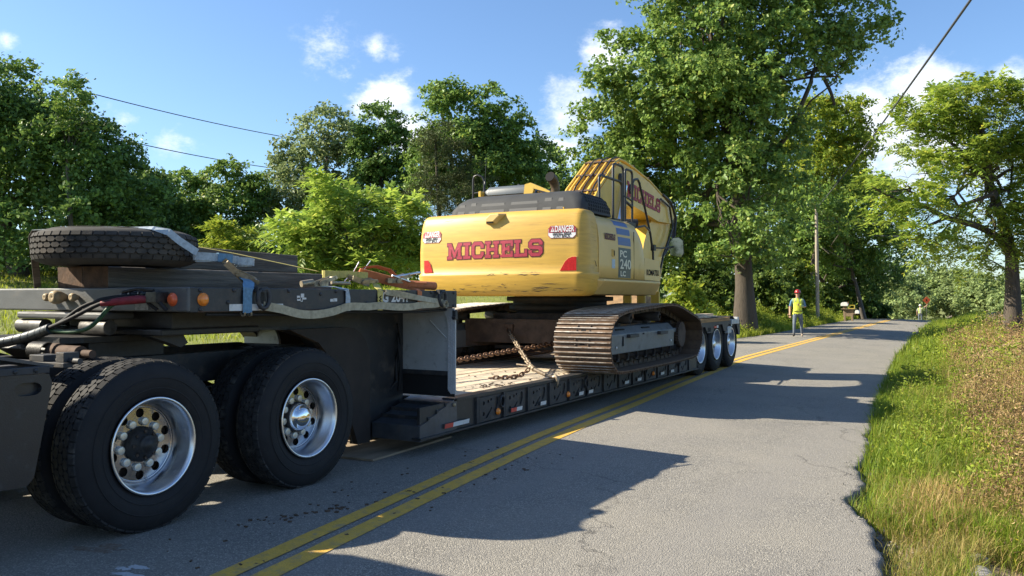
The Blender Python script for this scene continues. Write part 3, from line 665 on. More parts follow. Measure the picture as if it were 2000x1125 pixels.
# main deck: planks between the side rails
DY0, DY1, DZ = 6.80, 14.88, .462
ph = None; nP = 11; xw = (-4.56 + 6.84) / nP
for i in range(nP):
    x0 = -6.84 + i * xw; r2 = random.Random(i)
    mb = MB().box(x0 + .006, x0 + xw - .006, DY0, DY1, .40, DZ - r2.uniform(.0, .010)); part('deck_plank', mb, M_plank if i % 3 else M_plank2, lb, .006)
for s in (-1, 1):
    def sx(a): return XT + s * (a - XT)
    def bxs(m, a, b, *r): x0, x1 = sorted((sx(a), sx(b))); m.box(x0, x1, *r)
    mb = MB(); bxs(mb, -4.56, -4.445, 6.80, DY1, .20, .458); bxs(mb, -4.56, XR_, 6.75, DY1, .438, .470); bxs(mb, -4.50, XR_ + .025, 6.16, DY1, .145, .165); bxs(mb, -4.465, -4.435, 6.2, DY1, .165, .44)
    part('side_rail', mb, M_blk, lb, .003)
    nb_ = 14
    for k in range(nb_):
        y0 = 7.22 + k * .552
        if y0 + .5 > DY1: break
        out = [(y0, .172), (y0 + .42, .172), (y0 + .42, .425), (y0, .425)]
        holes = [circle2(.022, 10, y0 + .09, .36), circle2(.022, 10, y0 + .09, .25), circle2(.018, 10, y0 + .18, .37), circle2(.014, 8, y0 + .24, .385)]
        holes.append([(y0 + .34 + .042 * math.cos(t) + .02 * math.sin(t), .33 + .075 * math.sin(t)) for t in [2 * math.pi * q / 14 for q in range(14)]])
        holes.append([(y0 + .10, .20), (y0 + .16, .20), (y0 + .26, .29), (y0 + .26, .31)])
        xa, xb = sorted((sx(-4.434), sx(XR_)))
        part('outrigger_bracket', MB().prism(out, 'x', xa, xb, 0, False, holes), M_blk2, lb)
    stf = None
    for k in range(nb_ + 1):
        y0 = 7.16 + k * .552
        if y0 > DY1: break
        if stf is None:
            mb = MB(); bxs(mb, -4.44, XR_ + .012, y0, y0 + .035, .166, .436); stf = part('rail_stiffener', mb, M_blk2, lb, .003)
        else: clone(stf, lb, Matrix.Translation((0, .552 * k, 0)))
    if s > 0:
        for k, y in enumerate((7.66, 9.87, 12.1, 13.75)):
            part('tie_down_ring', MB().tube([(XR_ + .022, y + .045 * math.cos(t), .345 + .06 * math.sin(t)) for t in [2 * math.pi * q / 12 for q in range(12)]], .012, 6, closed=True), M_blk2, lb)
# rail reflectors
def reflector(y0, y1, z0, z1, kinds):
    n = len(kinds); 
    for i, k in enumerate(kinds):
        a = y0 + (y1 - y0) * i / n; b = y0 + (y1 - y0) * (i + 1) / n
        part('reflector_tape', MB().prism([(a, z0), (b, z0), (b + .01, z1), (a + .01, z1)], 'x', XR_ + .0255, XR_ + .028), M_redtape if k == 'r' else M_wht, lb)
    part('reflector_backing', MB().box(XR_ - .02, XR_ + .0245, y0, y1, z0, z1), M_blk2, lb)
for a, b, z, k in ((6.55, 6.98, .205, 'rww'), (7.84, 8.09, .205, 'rw'), (8.54, 8.68, .20, 'w'), (9.62, 9.75, .205, 'w'), (9.92, 10.06, .20, 'w'), (11.2, 11.36, .205, 'w'), (11.72, 11.88, .205, 'w'), (12.78, 12.94, .21, 'w'), (13.28, 13.44, .21, 'w')): reflector(a, b, z, z + .042, k)
M_ramp = mat('ramp_plate', (.065, .07, .078), .42, var=.3, vscale=9, dirt=((.09, .08, .07), .3, 12))
# entry ramps at the front of the deck: sloping ribbed steps
for s in (-1, 1):
    xa, xb = sorted((XT + s * (-4.97 - XT), XT + s * (XR_ - XT)))
    n = 4; pr = [(6.80, .14), (6.18, .13), (6.18, .26)]
    for k in range(n):
        y0 = 6.18 + (6.76 - 6.18) * k / n; y1 = 6.18 + (6.76 - 6.18) * (k + 1) / n; z0 = .262 + .20 * k / n; z1 = .262 + .20 * (k + 1) / n
        pr += [(y0, z0 + .012), (y1 - .01, z1 - .006)]
    pr += [(6.80, .466)]
    ramp = part('loading_ramp', MB().prism(pr, 'x', xa, xb), M_ramp, lb, .004)
    for k in range(1, n): part('ramp_rib', MB().box(xa, xb, 6.18 + .58 * k / n - .012, 6.18 + .58 * k / n + .014, .262 + .2 * k / n, .262 + .2 * k / n + .030), M_blk2, ramp, .004)
    part('ramp_side_stud', MB().lathe([(.016, 0), (.02, .012), (.012, .022), (.001, .024)], (XR_, 6.74, .41), 'x', 12), M_brass, lb) if s > 0 else None
part('deck_front_lip', MB().box(-6.9, -4.98, 6.765, 6.798, .34, .464), M_blk2, lb, .004)
part('deck_crossmembers', (lambda m: [m.box(-6.8, -4.56, 7.1 + .6 * k, 7.18 + .6 * k, .2, .395) for k in range(13)] and m)(MB()), M_blk, lb)
part('main_beam', MB().box(-6.4, -6.2, 6.8, 15.0, .16, .395).box(-5.2, -5.0, 6.8, 15.0, .16, .395), M_blk, lb, .004)
# rear bogie: raised frame, boards, three axles of duals
RY = (15.24, 16.36, 17.48); RZ = .526
rw = []
for i, y in enumerate(RY):
    w = part('wheel', flat_bottom(tyre_mb((XS - .14, y, RZ), .53, .275, .298, n=48), (0, 0, RZ), RZ), M_rub, lb)
    part('tread', flat_bottom(tread_mb((XS - .14, y, RZ), .53, .275, per=44), (0, 0, RZ), RZ), M_tread, w)
    part('rim', rim_mb(XS - .012, y, RZ), M_alu, w); part('wheel_disc', disc_mb(XS - .165, y, RZ), M_alu, w); part('hub', MB().lathe([(.112, -.01), (.10, .05), (.09, .10), (.05, .12), (.001, .122)], (XS - .165, y, RZ), 'x', 24), M_alu, w)
    for x in (XS - .47, 2 * XT - XS + .14, 2 * XT - XS + .47):
        part('inner_wheel' if x < -4.5 and x > XT or x > 2 * XT - XS + .3 else 'wheel', flat_bottom(tyre_mb((x, y, RZ), .53, .275, .298, n=36), (0, 0, RZ), RZ), M_rub, lb)
    part('axle', MB().cyl((XT - 1.1, y, RZ), (XT + 1.1, y, RZ), .07), M_hub, lb)
mb = MB()
for s in (-1, 1):
    x = XT + s * .55; mb.prism([(14.88, .2), (14.88, .46), (15.1, .98), (18.0, .98), (18.0, .80), (15.4, .72), (15.05, .2)], 'x', x - .07, x + .07)
mb.box(XL_ + .03, XR_ - .03, 14.86, 14.90, .16, .98).box(XL_ + .03, XR_ - .03, 14.98, 18.0, .93, .965)
part('bogie_frame', mb, M_blk, lb, .006)
for s in (-1, 1):
    def sx(a): return XT + s * (a - XT)
    xa, xb = sorted((sx(-4.47), sx(XR_)))
    ar = []
    def scal(y0, y1, zt_, zb, arcs):
        p = [(y0, zt_), (y0, zb)]
        for c_, r_ in arcs: p += [(c_ + r_ * math.cos(R(180 - 15 * k)), .50 + r_ * math.sin(R(15 * k)) * 1.0) for k in range(2, 11)]
        return p + [(y1, zb), (y1, zt_)]
    sl = [[(16.66 - 1.12 + .055 * k + .02, .80), (16.69 - 1.12 + .055 * k + .03, .80), (16.69 - 1.12 + .055 * k + .04, .88), (16.66 - 1.12 + .055 * k + .03, .88)] for k in range(4)]
    part('bogie_side_plate', MB().prism([(14.9, .98), (14.9, .90), (15.4, .90), (15.55, .775), (15.95, .775), (16.08, .92), (16.62, .92), (16.75, .78), (16.98, .78), (17.12, .92), (17.75, .92), (17.95, .66), (18.06, .66), (18.06, .98)], 'x', xa, xb, 0, False, sl), M_blk2, lb, .003)
    for y in RY: part('fender', MB().tube([(0, 0, 0)], 0) if False else MB().prism([(y + .60 * math.cos(R(a)), RZ + .57 * math.sin(R(a)) * .96) for a in range(25, 156, 10)] + [(y + .585 * math.cos(R(a)), RZ + .555 * math.sin(R(a)) * .96) for a in range(155, 24, -10)], 'x', *sorted((sx(-4.95), sx(-4.46)))), M_flap, lb)
    part('mud_flap', MB().box(*sorted((sx(-5.0), sx(-4.5))), 16.90, 16.912, .16, .86), M_flap, lb)
for i in range(9):
    x0 = -6.86 + i * .26; r2 = random.Random(20 + i); part('rear_deck_board', MB().box(x0 + .006, x0 + .252, 15.0, 17.42 + r2.uniform(-.04, .04), .967, 1.035 + r2.uniform(0, .012)), M_plank, lb, .006)
part('rear_side_board', MB().box(-4.47, XR_ + .004, 14.98, 17.20, .982, 1.055), mat('orange_hardwood', (.36, .20, .075), .8, var=.3, vscale=7, bump=.002, bscale=40, dirt=((.12, .07, .04), .3, 5), stretch=(3, .4, 3)), lb, .006)
part('rear_bumper', MB().box(XL_ + .05, XR_ - .02, 17.95, 18.06, .66, 1.04).box(XR_ - .09, XR_ + .02, 17.3, 17.92, .90, 1.00), M_gry, lb, .01)
mb = MB()
for s in (-1, 1): mb.box(XR_ + .002, XR_ + .008, 16.2 if s < 0 else 17.3, 16.3 if s < 0 else 17.37, .86, .91)
part('rear_reflector', mb, M_wht, lb)
part('rear_red_reflector', MB().box(XR_ + .002, XR_ + .008, 16.0, 16.18, .86, .90), M_redtape, lb)
part('rear_lamp_cluster', MB().box(XR_ - .06, XR_ + .02, 17.0, 17.28, .72, .86), M_gry, lb, .015)
part('load_pole', MB().cyl((-4.30, 14.2, .965), (-4.38, 15.0, .965), .014, 8), mat('pole_white_red', (.55, .45, .42), .5, var=.3, vscale=5), lb)
# ================================================================== excavator
M_ylw = mat('excavator_yellow', (.535, .325, .052), .48, var=.13, vscale=3, dirt=((.27, .145, .03), .22, 3.2), stretch=(.7, 1, 9), coat=.08)
M_ylw2 = mat('pale_yellow_panel', (.62, .43, .15), .45, var=.06, vscale=2.5, dirt=((.30, .20, .08), .08, 4), coat=.12)  # paler, less saturated than the counterweight yellow
M_boom = mat('boom_yellow', (.62, .40, .06), .42, var=.1, vscale=3, dirt=((.14, .08, .03), .16, 5), coat=.1)
M_hood = mat('dark_grey_hood', (.050, .052, .054), .68, var=.12, vscale=4, dirt=((.06, .057, .053), .12, 6), spec=.18)
M_hoodl = mat('hood_inset_grey', (.053, .055, .057), .68, var=.1)
M_cabr = mat('cab_roof_grey', (.085, .10, .115), .45, var=.1, dirt=((.08, .07, .06), .2, 8))
M_track = mat('track_steel', (.070, .048, .034), .62, .35, var=.35, vscale=9, bump=.003, bscale=45, dirt=((.030, .024, .020), .4, 6))
M_shoe = mat('muddy_track_shoe', (.105, .064, .038), .8, .05, var=.5, vscale=7, bump=.005, bscale=30, dirt=((.17, .105, .058), .45, 5))
M_grous = mat('worn_grouser_edge', (.40, .37, .33), .42, .5, var=.4, vscale=10, dirt=((.10, .065, .04), .6, 4))
M_tfr = mat('track_frame_grey', (.13, .145, .155), .5, var=.15, vscale=5, dirt=((.07, .055, .04), .22, 6))
M_under = mat('dark_undercarriage', (.030, .026, .024), .75, var=.4, vscale=8, bump=.003, bscale=40, dirt=((.085, .055, .035), .4, 5))
M_brn = mat('brown_undercarriage', (.075, .050, .036), .8, var=.4, vscale=6, bump=.003, bscale=40, dirt=((.025, .02, .017), .45, 4))
M_tub = mat('black_handrail', (.016, .016, .017), .4, var=.15)
M_mred = mat('red_lettering', (.33, .016, .042), .55, var=.22, vscale=9, dirt=((.36, .10, .05), .14, 9), stretch=(1, 1, 8))
M_mdk = mat('dark_letter_outline', (.10, .012, .014), .5, var=.1)
M_sred = mat('sign_red', (.30, .022, .03), .5, var=.1)
M_swht = mat('sign_white', (.66, .66, .66), .45, var=.05)
M_sblk = mat('sign_black', (.010, .010, .012), .8, spec=.2)
M_tail = mat('red_reflector_lens', (.48, .022, .022), .22, var=.25, vscale=40, coat=.5)
M_blu = mat('stripe_blue', (.045, .10, .27), .4, var=.08)
M_dgrn = mat('dark_green_panel', (.030, .052, .055), .4, var=.1)
M_glass = bpy.data.materials['dark_glass']
M_mir = mat('mirror_glass', (.24, .27, .29), .03, 1, var=0)
ex = thing('excavator', 'yellow tracked excavator chained onto the lowboy deck, boom folded forward', 'excavator', (XT, 11.7, DZ))
CX = -5.675
# ---------------------------------------------------------------- tracks: sagging loop of triple-grouser shoes
loop = [(10.02, .475), (13.30, .475), (13.52, .56), (13.68, .70), (13.73, .86), (13.68, 1.02), (13.52, 1.11), (13.07, 1.20), (12.55, 1.315), (12.15, 1.345), (11.8, 1.34), (11.35, 1.315), (10.9, 1.30), (10.35, 1.27), (9.98, 1.225), (9.80, 1.14), (9.70, 1.02), (9.665, .88), (9.685, .72), (9.76, .58), (9.86, .51)]
def resample_closed(pts, pitch):
    P_ = [Vector((0, a, b)) for a, b in pts]; L_ = [0]
    for i in range(len(P_)): L_.append(L_[-1] + (P_[(i + 1) % len(P_)] - P_[i]).length)
    n = round(L_[-1] / pitch); out = []
    for k in range(n):
        d = L_[-1] * k / n; i = max(j for j in range(len(P_)) if L_[j] <= d + 1e-9); t = (d - L_[i]) / (L_[i + 1] - L_[i])
        out.append(P_[i].lerp(P_[(i + 1) % len(P_)], t))
    return out
def cat_closed(pts, it=2):
    for _ in range(it):
        q = []
        for i in range(len(pts)):
            a, b = pts[i], pts[(i + 1) % len(pts)]
            q += [(a[0] * .75 + b[0] * .25, a[1] * .75 + b[1] * .25), (a[0] * .25 + b[0] * .75, a[1] * .25 + b[1] * .75)]
        pts = q
    return pts
PITCH = .1925
cen = resample_closed(cat_closed(loop), PITCH)
def shoe_mesh():
    mb = MB(); hw = .40; pl = PITCH / 2
    mb.prism([(-pl - .012, -.012), (pl - .006, -.012), (pl - .002, .004), (-pl - .008, .004)], 'x', -hw, hw, 0)
    for y in (-.072, -.006, .060):
        mb.prism([(y - .013, .003), (y + .013, .003), (y + .008, .024), (y - .008, .024)], 'x', -hw, hw, 0)
        mb.prism([(y - .0082, .0235), (y + .0082, .0235), (y + .006, .029), (y - .006, .029)], 'x', -hw + .002, hw - .002, 1)
    # bolts either side of the mud window
    for x in (-.09, .09):
        for y in (-.04, .03): mb.lathe([(.013, .003), (.013, .016), (.001, .017)], (x, y, 0), 'z', 6, 2)
    mb.box(-.035, .035, -.042, -.012, .0042, .0050, 3)
    return mb.mesh('track_shoe', [M_shoe, M_grous, M_track, M_sblk])
SH = shoe_mesh()
for s in (1, -1):
    tcx = XT + s * 1.32
    # link chain carries the shoes
    mb = MB(); n = len(cen)
    for i in range(n):
        a, b = cen[i], cen[(i + 1) % n]; nrm = Vector((0, (b - a).z, -(b - a).y)).normalized()      # outward
        m = (a + b) / 2 - nrm * .055
        d = (b - a).normalized(); ang = math.atan2(d.z, d.y)
        for xo in (-.09, .09): mb.obox((tcx + xo, m.y, m.z), (.04, PITCH * 1.08, .085), Matrix.Rotation(ang, 3, 'X'))
        mb.cyl((tcx - .12, a.y - nrm.y * .055, a.z - nrm.z * .055), (tcx + .12, a.y - nrm.y * .055, a.z - nrm.z * .055), .026, 8)
    tk = part('track_chain', mb, M_track, ex)
    for i in range(n):
        a, b = cen[i], cen[(i + 1) % n]; m = (a + b) / 2; d = (b - a).normalized(); ang = math.atan2(d.z, d.y)
        # outward normal is +z of the shoe when running backwards along the loop
        o = bpy.data.objects.new('track_shoe', SH); COL.objects.link(o); o.parent = tk
        o.matrix_local = Matrix.Translation(Vector((tcx, m.y, m.z)) - ORIG[ex.name]) @ Matrix.Rotation(ang + math.pi, 4, 'X')
    # frame, rollers, idler, sprocket
    def X_(a): return XT + s * (a - XT)
    def bx(m, a, b, *r):
        x0, x1 = sorted((X_(a), X_(b))); m.box(x0, x1, *r)
    def pz(m, poly, a, b, mi=0, holes=()):
        x0, x1 = sorted((X_(a), X_(b))); m.prism(poly, 'x', x0, x1, mi, False, holes)
    tf = MB(); x0, x1 = sorted((X_(-4.13), X_(-4.62)))
    prof = [(X_(-4.13), .70), (X_(-4.12), .96), (X_(-4.22), 1.06), (X_(-4.52), 1.06), (X_(-4.63), .96), (X_(-4.63), .70)]
    tf.prism(prof, 'y', 10.05, 12.62)
    frm = part('track_frame', tf, M_tfr, ex, .012, 3)
    if s > 0:
        for y in (10.75, 12.0): part('frame_step', MB().obox((-4.10, y, .93), (.07, .34, .045), 0), M_blk2, frm, .006)
        part('frame_slot', MB().box(-4.119, -4.115, 10.42, 10.46, .80, .93).box(-4.119, -4.115, 11.20, 11.26, .93, .95), M_sblk, frm)
        part('grease_cap', MB().lathe([(.018, 0), (.018, .008), (.001, .009)], (-4.118, 10.2, .79), 'x', 10).lathe([(.018, 0), (.018, .008), (.001, .009)], (-4.118, 12.45, .79), 'x', 10), M_swht, frm)
        for y in (10.5, 11.5): part('frame_top_slot', MB().prism([(y - .18, 0), (y + .18, 0)][:0] or [(-4.16, y - .2), (-4.21, y - .2), (-4.21, y + .1), (-4.16, y + .1)], 'z', 1.015, 1.03), M_sblk, frm)
    for k in range(8):
        y = 10.28 + k * .36; mb = MB().lathe([(.05, -.24), (.05, -.16), (.105, -.155), (.105, -.12), (.085, -.115), (.085, .115), (.105, .12), (.105, .155), (.05, .16), (.05, .24)], (tcx, y, .655), 'x', 18)
        part('track_roller', mb, M_under, ex)
    mb = MB()
    for k in range(7):
        y = 10.46 + k * .36; pz(mb, [(y - .07, .70), (y + .07, .70), (y + .05, .58), (y - .05, .58)], -4.20, -4.23)
    part('roller_guard', mb, M_under, ex)
    for y in (10.85, 12.05): part('carrier_roller', MB().lathe([(.03, -.2), (.07, -.19), (.07, .19), (.03, .2)], (X_(-4.36), y, 1.17), 'x', 16).box(min(X_(-4.42), X_(-4.34)), max(X_(-4.42), X_(-4.34)), y - .05, y + .05, 1.05, 1.15), M_under, ex)
    part('idler', MB().lathe([(.06, -.2), (.06, -.12), (.27, -.11), (.31, -.09), (.31, .09), (.27, .11), (.06, .12), (.06, .2)], (tcx, 10.08, .86), 'x', 32), M_under, ex)
    teeth = []
    for k in range(42):
        t = 2 * math.pi * k / 42; r = .30 if k % 2 else .265; teeth.append((13.28 + r * math.cos(t), .865 + r * math.sin(t)))
    mb = MB(); pz(mb, teeth, -4.34, -4.42)
    t2 = []
    for k in range(60):
        t = 2 * math.pi * k / 60; r = .205 if k % 2 else .19; t2.append((13.02 + r * math.cos(t), .865 + r * math.sin(t)))
    part('sprocket', mb, M_under, ex)
    mb = MB(); pz(mb, t2, -4.12, -4.18); mb.cyl((X_(-4.18), 13.02, .865), (X_(-4.6), 13.15, .865), .17, 24)
    part('final_drive', mb, M_brn, ex)
    mb = MB(); bx(mb, -4.16, -4.24, 12.6, 12.86, .91, .97); part('drive_bracket', mb, M_tfr, ex, .005)
# centre frame: X legs, slewing ring
mb = MB()
for sx_ in (-1, 1):
    for sy in (-1, 1):
        mb.prism([(XT + sx_ * .55, 11.7 + sy * .25), (XT + sx_ * 1.08, 11.7 + sy * 1.05), (XT + sx_ * 1.08, 11.7 + sy * .62), (XT + sx_ * .62, 11.7 - sy * .0)], 'z', .72, 1.12)
mb.box(XT - .75, XT + .75, 10.95, 12.45, .85, 1.22).box(XT - 1.1, XT + 1.1, 10.72, 10.84, .78, 1.14)
cf = part('centre_frame', mb, M_brn, ex, .01)
part('tow_eye', MB().tube([(XT - .33 + .05 * math.cos(t), 10.70, .98 + .05 * math.sin(t)) for t in [2 * math.pi * k / 10 for k in range(10)]], .018, 6, closed=True).box(XT - .4, XT - .26, 10.68, 10.72, 1.0, 1.06), M_rust, cf)
part('belly_guard', MB().box(XT - .7, XT + .7, 10.9, 12.5, .68, .74), M_under, ex, .01)
part('slewing_ring', MB().lathe([(.70, 1.20), (.70, 1.26), (.80, 1.265), (.80, 1.34), (.74, 1.345), (.74, 1.40), (.84, 1.405), (.84, 1.47), (.72, 1.475), (.72, 1.56)], (XT, 11.75, 0), 'z', 56), M_under, ex)
# ---------------------------------------------------------------- counterweight: convex rear, rolled top edge, ledge low down
HWD, YR = 1.355, 9.60
def plan(u, n1=30):
    """plan outline parameter 0..1 from front-left round the rear to front-right: (x, y, nx, ny)"""
    pts = []
    rc = .19
    pts.append((-HWD, 10.10)); 
    a0x = HWD - rc; yc = YR + rc + .09
    for k in range(9):
        t = math.pi + (math.pi / 2) * k / 8; pts.append((-a0x + rc * math.cos(t), yc + rc * math.sin(t)))
    for k in range(1, 24):
        x = -a0x + 2 * a0x * k / 24; pts.append((x, YR + .09 * (x / a0x) ** 2))
    for k in range(9):
        t = 1.5 * math.pi + (math.pi / 2) * k / 8; pts.append((a0x + rc * math.cos(t), yc + rc * math.sin(t)))
    pts.append((HWD, 10.10)); return pts
PL = plan(0)
def pl_n(i):
    a = PL[max(i - 1, 0)]; b = PL[min(i + 1, len(PL) - 1)]; t = Vector((b[0] - a[0], b[1] - a[1])).normalized(); return Vector((t.y, -t.x))
CWP = [(1.475, .22), (1.478, .13), (1.50, .075), (1.56, .040), (1.66, .012), (1.755, -.004), (1.775, -.004), (1.785, .004), (1.80, .016), (1.9, .014), (2.1, .012), (2.3, .022), (2.45, .040), (2.54, .062), (2.585, .085), (2.61, .115), (2.625, .16), (2.628, .24)]
mb = MB(); vs = []; m = len(PL)
for z, ins in CWP:
    for i in range(m):
        nrm = pl_n(i); x, y = PL[i]; k = ins
        vs.append((CX + x - nrm.x * k, min(y - nrm.y * k, 10.10) if i not in (0, m - 1) else 10.10, z))
fs = [(a * m + i, a * m + i + 1, (a + 1) * m + i + 1, (a + 1) * m + i) for a in range(len(CWP) - 1) for i in range(m - 1)]
mb.add(vs, fs, 0, True)
mb.add(vs[:m], [tuple(range(m))]); mb.add(vs[-m:], [tuple(reversed(range(m)))])
fr = [vs[a * m] for a in range(len(CWP))] + [vs[a * m + m - 1] for a in reversed(range(len(CWP)))]
mb.add(fr, [tuple(range(len(fr)))])
cw = part('counterweight', mb, M_ylw, ex)
def cw_y(x, z):
    """rear surface of the counterweight at world x, height z"""
    ins = [i for (_, i) in CWP]; zs_ = [a for (a, _) in CWP]
    k = np.interp(z, zs_, ins); xx = abs(x - CX); a0x = HWD - .19
    if xx <= a0x: y = YR + .09 * (xx / a0x) ** 2
    else: y = YR + .28 - math.sqrt(max(.0001, .0361 - min(.1899, xx - a0x) ** 2))
    return y + k
def on_cw(x0, z0, off):
    return lambda x, y: (x0 + x, cw_y(x0 + x, z0 + y) - off, z0 + y)
# block slab-serif name across the rear
GL = {
'M': (1.3, [(0,0),(.46,0),(.46,.17),(.36,.17),(.36,.62),(.58,.1),(.72,.1),(.94,.62),(.94,.17),(.84,.17),(.84,0),(1.3,0),(1.3,.17),(1.18,.17),(1.18,.83),(1.3,.83),(1.3,1),(.95,1),(.65,.42),(.35,1),(0,1),(0,.83),(.12,.83),(.12,.17),(0,.17)]),
'I': (.6, [(0,0),(.6,0),(.6,.17),(.43,.17),(.43,.83),(.6,.83),(.6,1),(0,1),(0,.83),(.17,.83),(.17,.17),(0,.17)]),
'C': (1.0, [(.2,0),(.8,0),(1,.2),(1,.38),(.76,.38),(.76,.27),(.69,.2),(.31,.2),(.24,.27),(.24,.73),(.31,.8),(.69,.8),(.76,.73),(.76,.62),(1,.62),(1,.8),(.8,1),(.2,1),(0,.8),(0,.2)]),
'H': (1.1, [(0,0),(.46,0),(.46,.17),(.36,.17),(.36,.41),(.74,.41),(.74,.17),(.64,.17),(.64,0),(1.1,0),(1.1,.17),(.98,.17),(.98,.83),(1.1,.83),(1.1,1),(.64,1),(.64,.83),(.74,.83),(.74,.59),(.36,.59),(.36,.83),(.46,.83),(.46,1),(0,1),(0,.83),(.12,.83),(.12,.17),(0,.17)]),
'E': (.95, [(0,0),(.95,0),(.95,.36),(.78,.36),(.78,.18),(.36,.18),(.36,.41),(.56,.41),(.56,.32),(.7,.32),(.7,.68),(.56,.68),(.56,.59),(.36,.59),(.36,.82),(.78,.82),(.78,.64),(.95,.64),(.95,1),(0,1),(0,.83),(.12,.83),(.12,.17),(0,.17)]),
'L': (.95, [(0,0),(.95,0),(.95,.42),(.77,.42),(.77,.18),(.36,.18),(.36,.83),(.48,.83),(.48,1),(0,1),(0,.83),(.12,.83),(.12,.17),(0,.17)]),
'S': (1.0, [(.2,0),(.8,0),(1,.2),(1,.45),(.85,.59),(.3,.62),(.24,.67),(.24,.75),(.3,.81),(.7,.81),(.76,.75),(.76,.66),(1,.66),(1,.82),(.82,1),(.2,1),(0,.82),(0,.56),(.15,.43),(.7,.4),(.76,.34),(.76,.26),(.7,.19),(.3,.19),(.24,.26),(.24,.36),(0,.36),(0,.2)])}
def off_poly(poly, d):
    n = len(poly); out = []
    for i in range(n):
        p0, p1, p2 = [Vector(poly[(i + k) % n]) for k in (-1, 0, 1)]
        a = (p1 - p0).normalized(); b = (p2 - p1).normalized(); na = Vector((a.y, -a.x)); nb2 = Vector((b.y, -b.x)); bis = (na + nb2)
        bis = na if bis.length < 1e-4 else bis.normalized(); k = d / max(.4, bis.dot(na)); q = p1 + bis * k; out.append((q.x, q.y))
    return out
def block_word(parent, word, width, height, fn, off1, off2, outline=.05, gap=.10, name='letter', mats=None):
    tot = sum(GL[c][0] for c in word) + gap * (len(word) - 1); k = width / tot; x = 0
    for c in word:
        w, poly = GL[c]
        p1 = [((x + a) * k, b * height) for a, b in poly]; p2 = off_poly(p1, outline * height)
        mb = MB()
        for pp, off, mi in ((p2, off1, 1), (p1, off2, 0)):
            tr = tessellate_polygon([[Vector((a, b, 0)) for a, b in pp]]); f = fn(off); mb.add([f(a, b) for a, b in pp], [tuple(t) for t in tr], mi)
        part(name, mb, mats or [M_mred, M_mdk], parent); x += w + gap
block_word(cw, 'MICHELS', 1.50, .225, lambda o: (lambda x, y: (CX - .755 + x, cw_y(CX - .755 + x, 1.985 + .012 * x + y) - o, 1.985 + .012 * x + y)), .004, .0065)
def decal_plane(x0, x1, z0, z1):
    """a flat sticker plane just clear of the convex weight: returns y at (x, z) for an offset"""
    ya, yb = cw_y(x0, (z0 + z1) / 2), cw_y(x1, (z0 + z1) / 2); yt, ybm = cw_y((x0 + x1) / 2, z1), cw_y((x0 + x1) / 2, z0)
    def raw(x, z): return ya + (yb - ya) * (x - x0) / (x1 - x0) + (yt - ybm) * ((z - z0) / (z1 - z0) - .5)
    push = max(raw(x0 + (x1 - x0) * i / 8, z0 + (z1 - z0) * j / 4) - cw_y(x0 + (x1 - x0) * i / 8, z0 + (z1 - z0) * j / 4) for i in range(9) for j in range(5))
    return lambda x, z, off: (x, raw(x, z) - push - off, z)
# danger signs: cut-cornered plates
def danger(x0, x1, z0, z1):
    w, h = x1 - x0, z1 - z0; c = .22 * h; pl_ = decal_plane(x0, x1, z0, z1)
    def oct_(ins): return [(ins + c, ins), (w - ins - c, ins), (w - ins, ins + c), (w - ins, h - ins - c), (w - ins - c, h - ins), (ins + c, h - ins), (ins, h - ins - c), (ins, ins + c)]
    mb = MB()
    def flat(poly, off, mi):
        tr = tessellate_polygon([[Vector((a, b, 0)) for a, b in poly]]); mb.add([pl_(x0 + a, z0 + b, off) for a, b in poly], [tuple(t) for t in tr], mi)
    cc_ = c * .9; flat(oct_(0), .002, 1); flat(oct_(.006), .0035, 0)
    flat([(.010, h * .44), (w - .010, h * .44), (w - .010, h - c), (w - c, h - .010), (c, h - .010), (.010, h - c)], .005, 1)
    def word(t, size, ww, xx, zz, mi, bold): lettering(mb, t, size, ww, lambda x, y: pl_(x0 + xx + x, z0 + zz + y, .0065), mi, bold)
    word('DANGER', .105 * h / .155, w * .68, w * .25, h * .52, 0, .003)
    flat([(w * .10, h * .52), (w * .235, h * .52), (w * .1675, h * .90)], .0065, 0); flat([(w * .158, h * .60), (w * .178, h * .60), (w * .178, h * .78), (w * .158, h * .78)], .0075, 1)
    word('SWING AREA', .052 * h / .155, w * .66, w * .17, h * .255, 2, .0012); word('STAY BACK', .052 * h / .155, w * .60, w * .20, h * .06, 2, .0012)
    part('danger_sign', mb, [M_swht, M_sred, M_sblk], cw)
danger(-4.86, -4.475, 2.23, 2.395); danger(-6.90, -6.55, 2.23, 2.395)
for po in ([(-4.69, 1.805), (-4.47, 1.805), (-4.468, 1.985), (-4.52, 1.985), (-4.575, 1.965), (-4.62, 1.925)], [(-6.86, 1.81), (-6.70, 1.81), (-6.74, 1.93), (-6.79, 1.985), (-6.86, 1.985)]):
    mb = MB(); big = off_poly(po, .008); xs_ = [p[0] for p in po]; pl_ = decal_plane(min(xs_), max(xs_), 1.81, 1.985)
    for pp, off, mi in ((big, .003, 1), (po, .011, 0)):
        tr = tessellate_polygon([[Vector((a, b, 0)) for a, b in pp]]); n = len(pp)
        mb.add([pl_(a, b, off) for a, b in pp] + [pl_(a, b, -.03) for a, b in pp], [tuple(t) for t in tr] + [(i, (i + 1) % n, n + (i + 1) % n, n + i) for i in range(n)], mi)
    part('tail_reflector', mb, [M_tail, M_ylw2], cw)
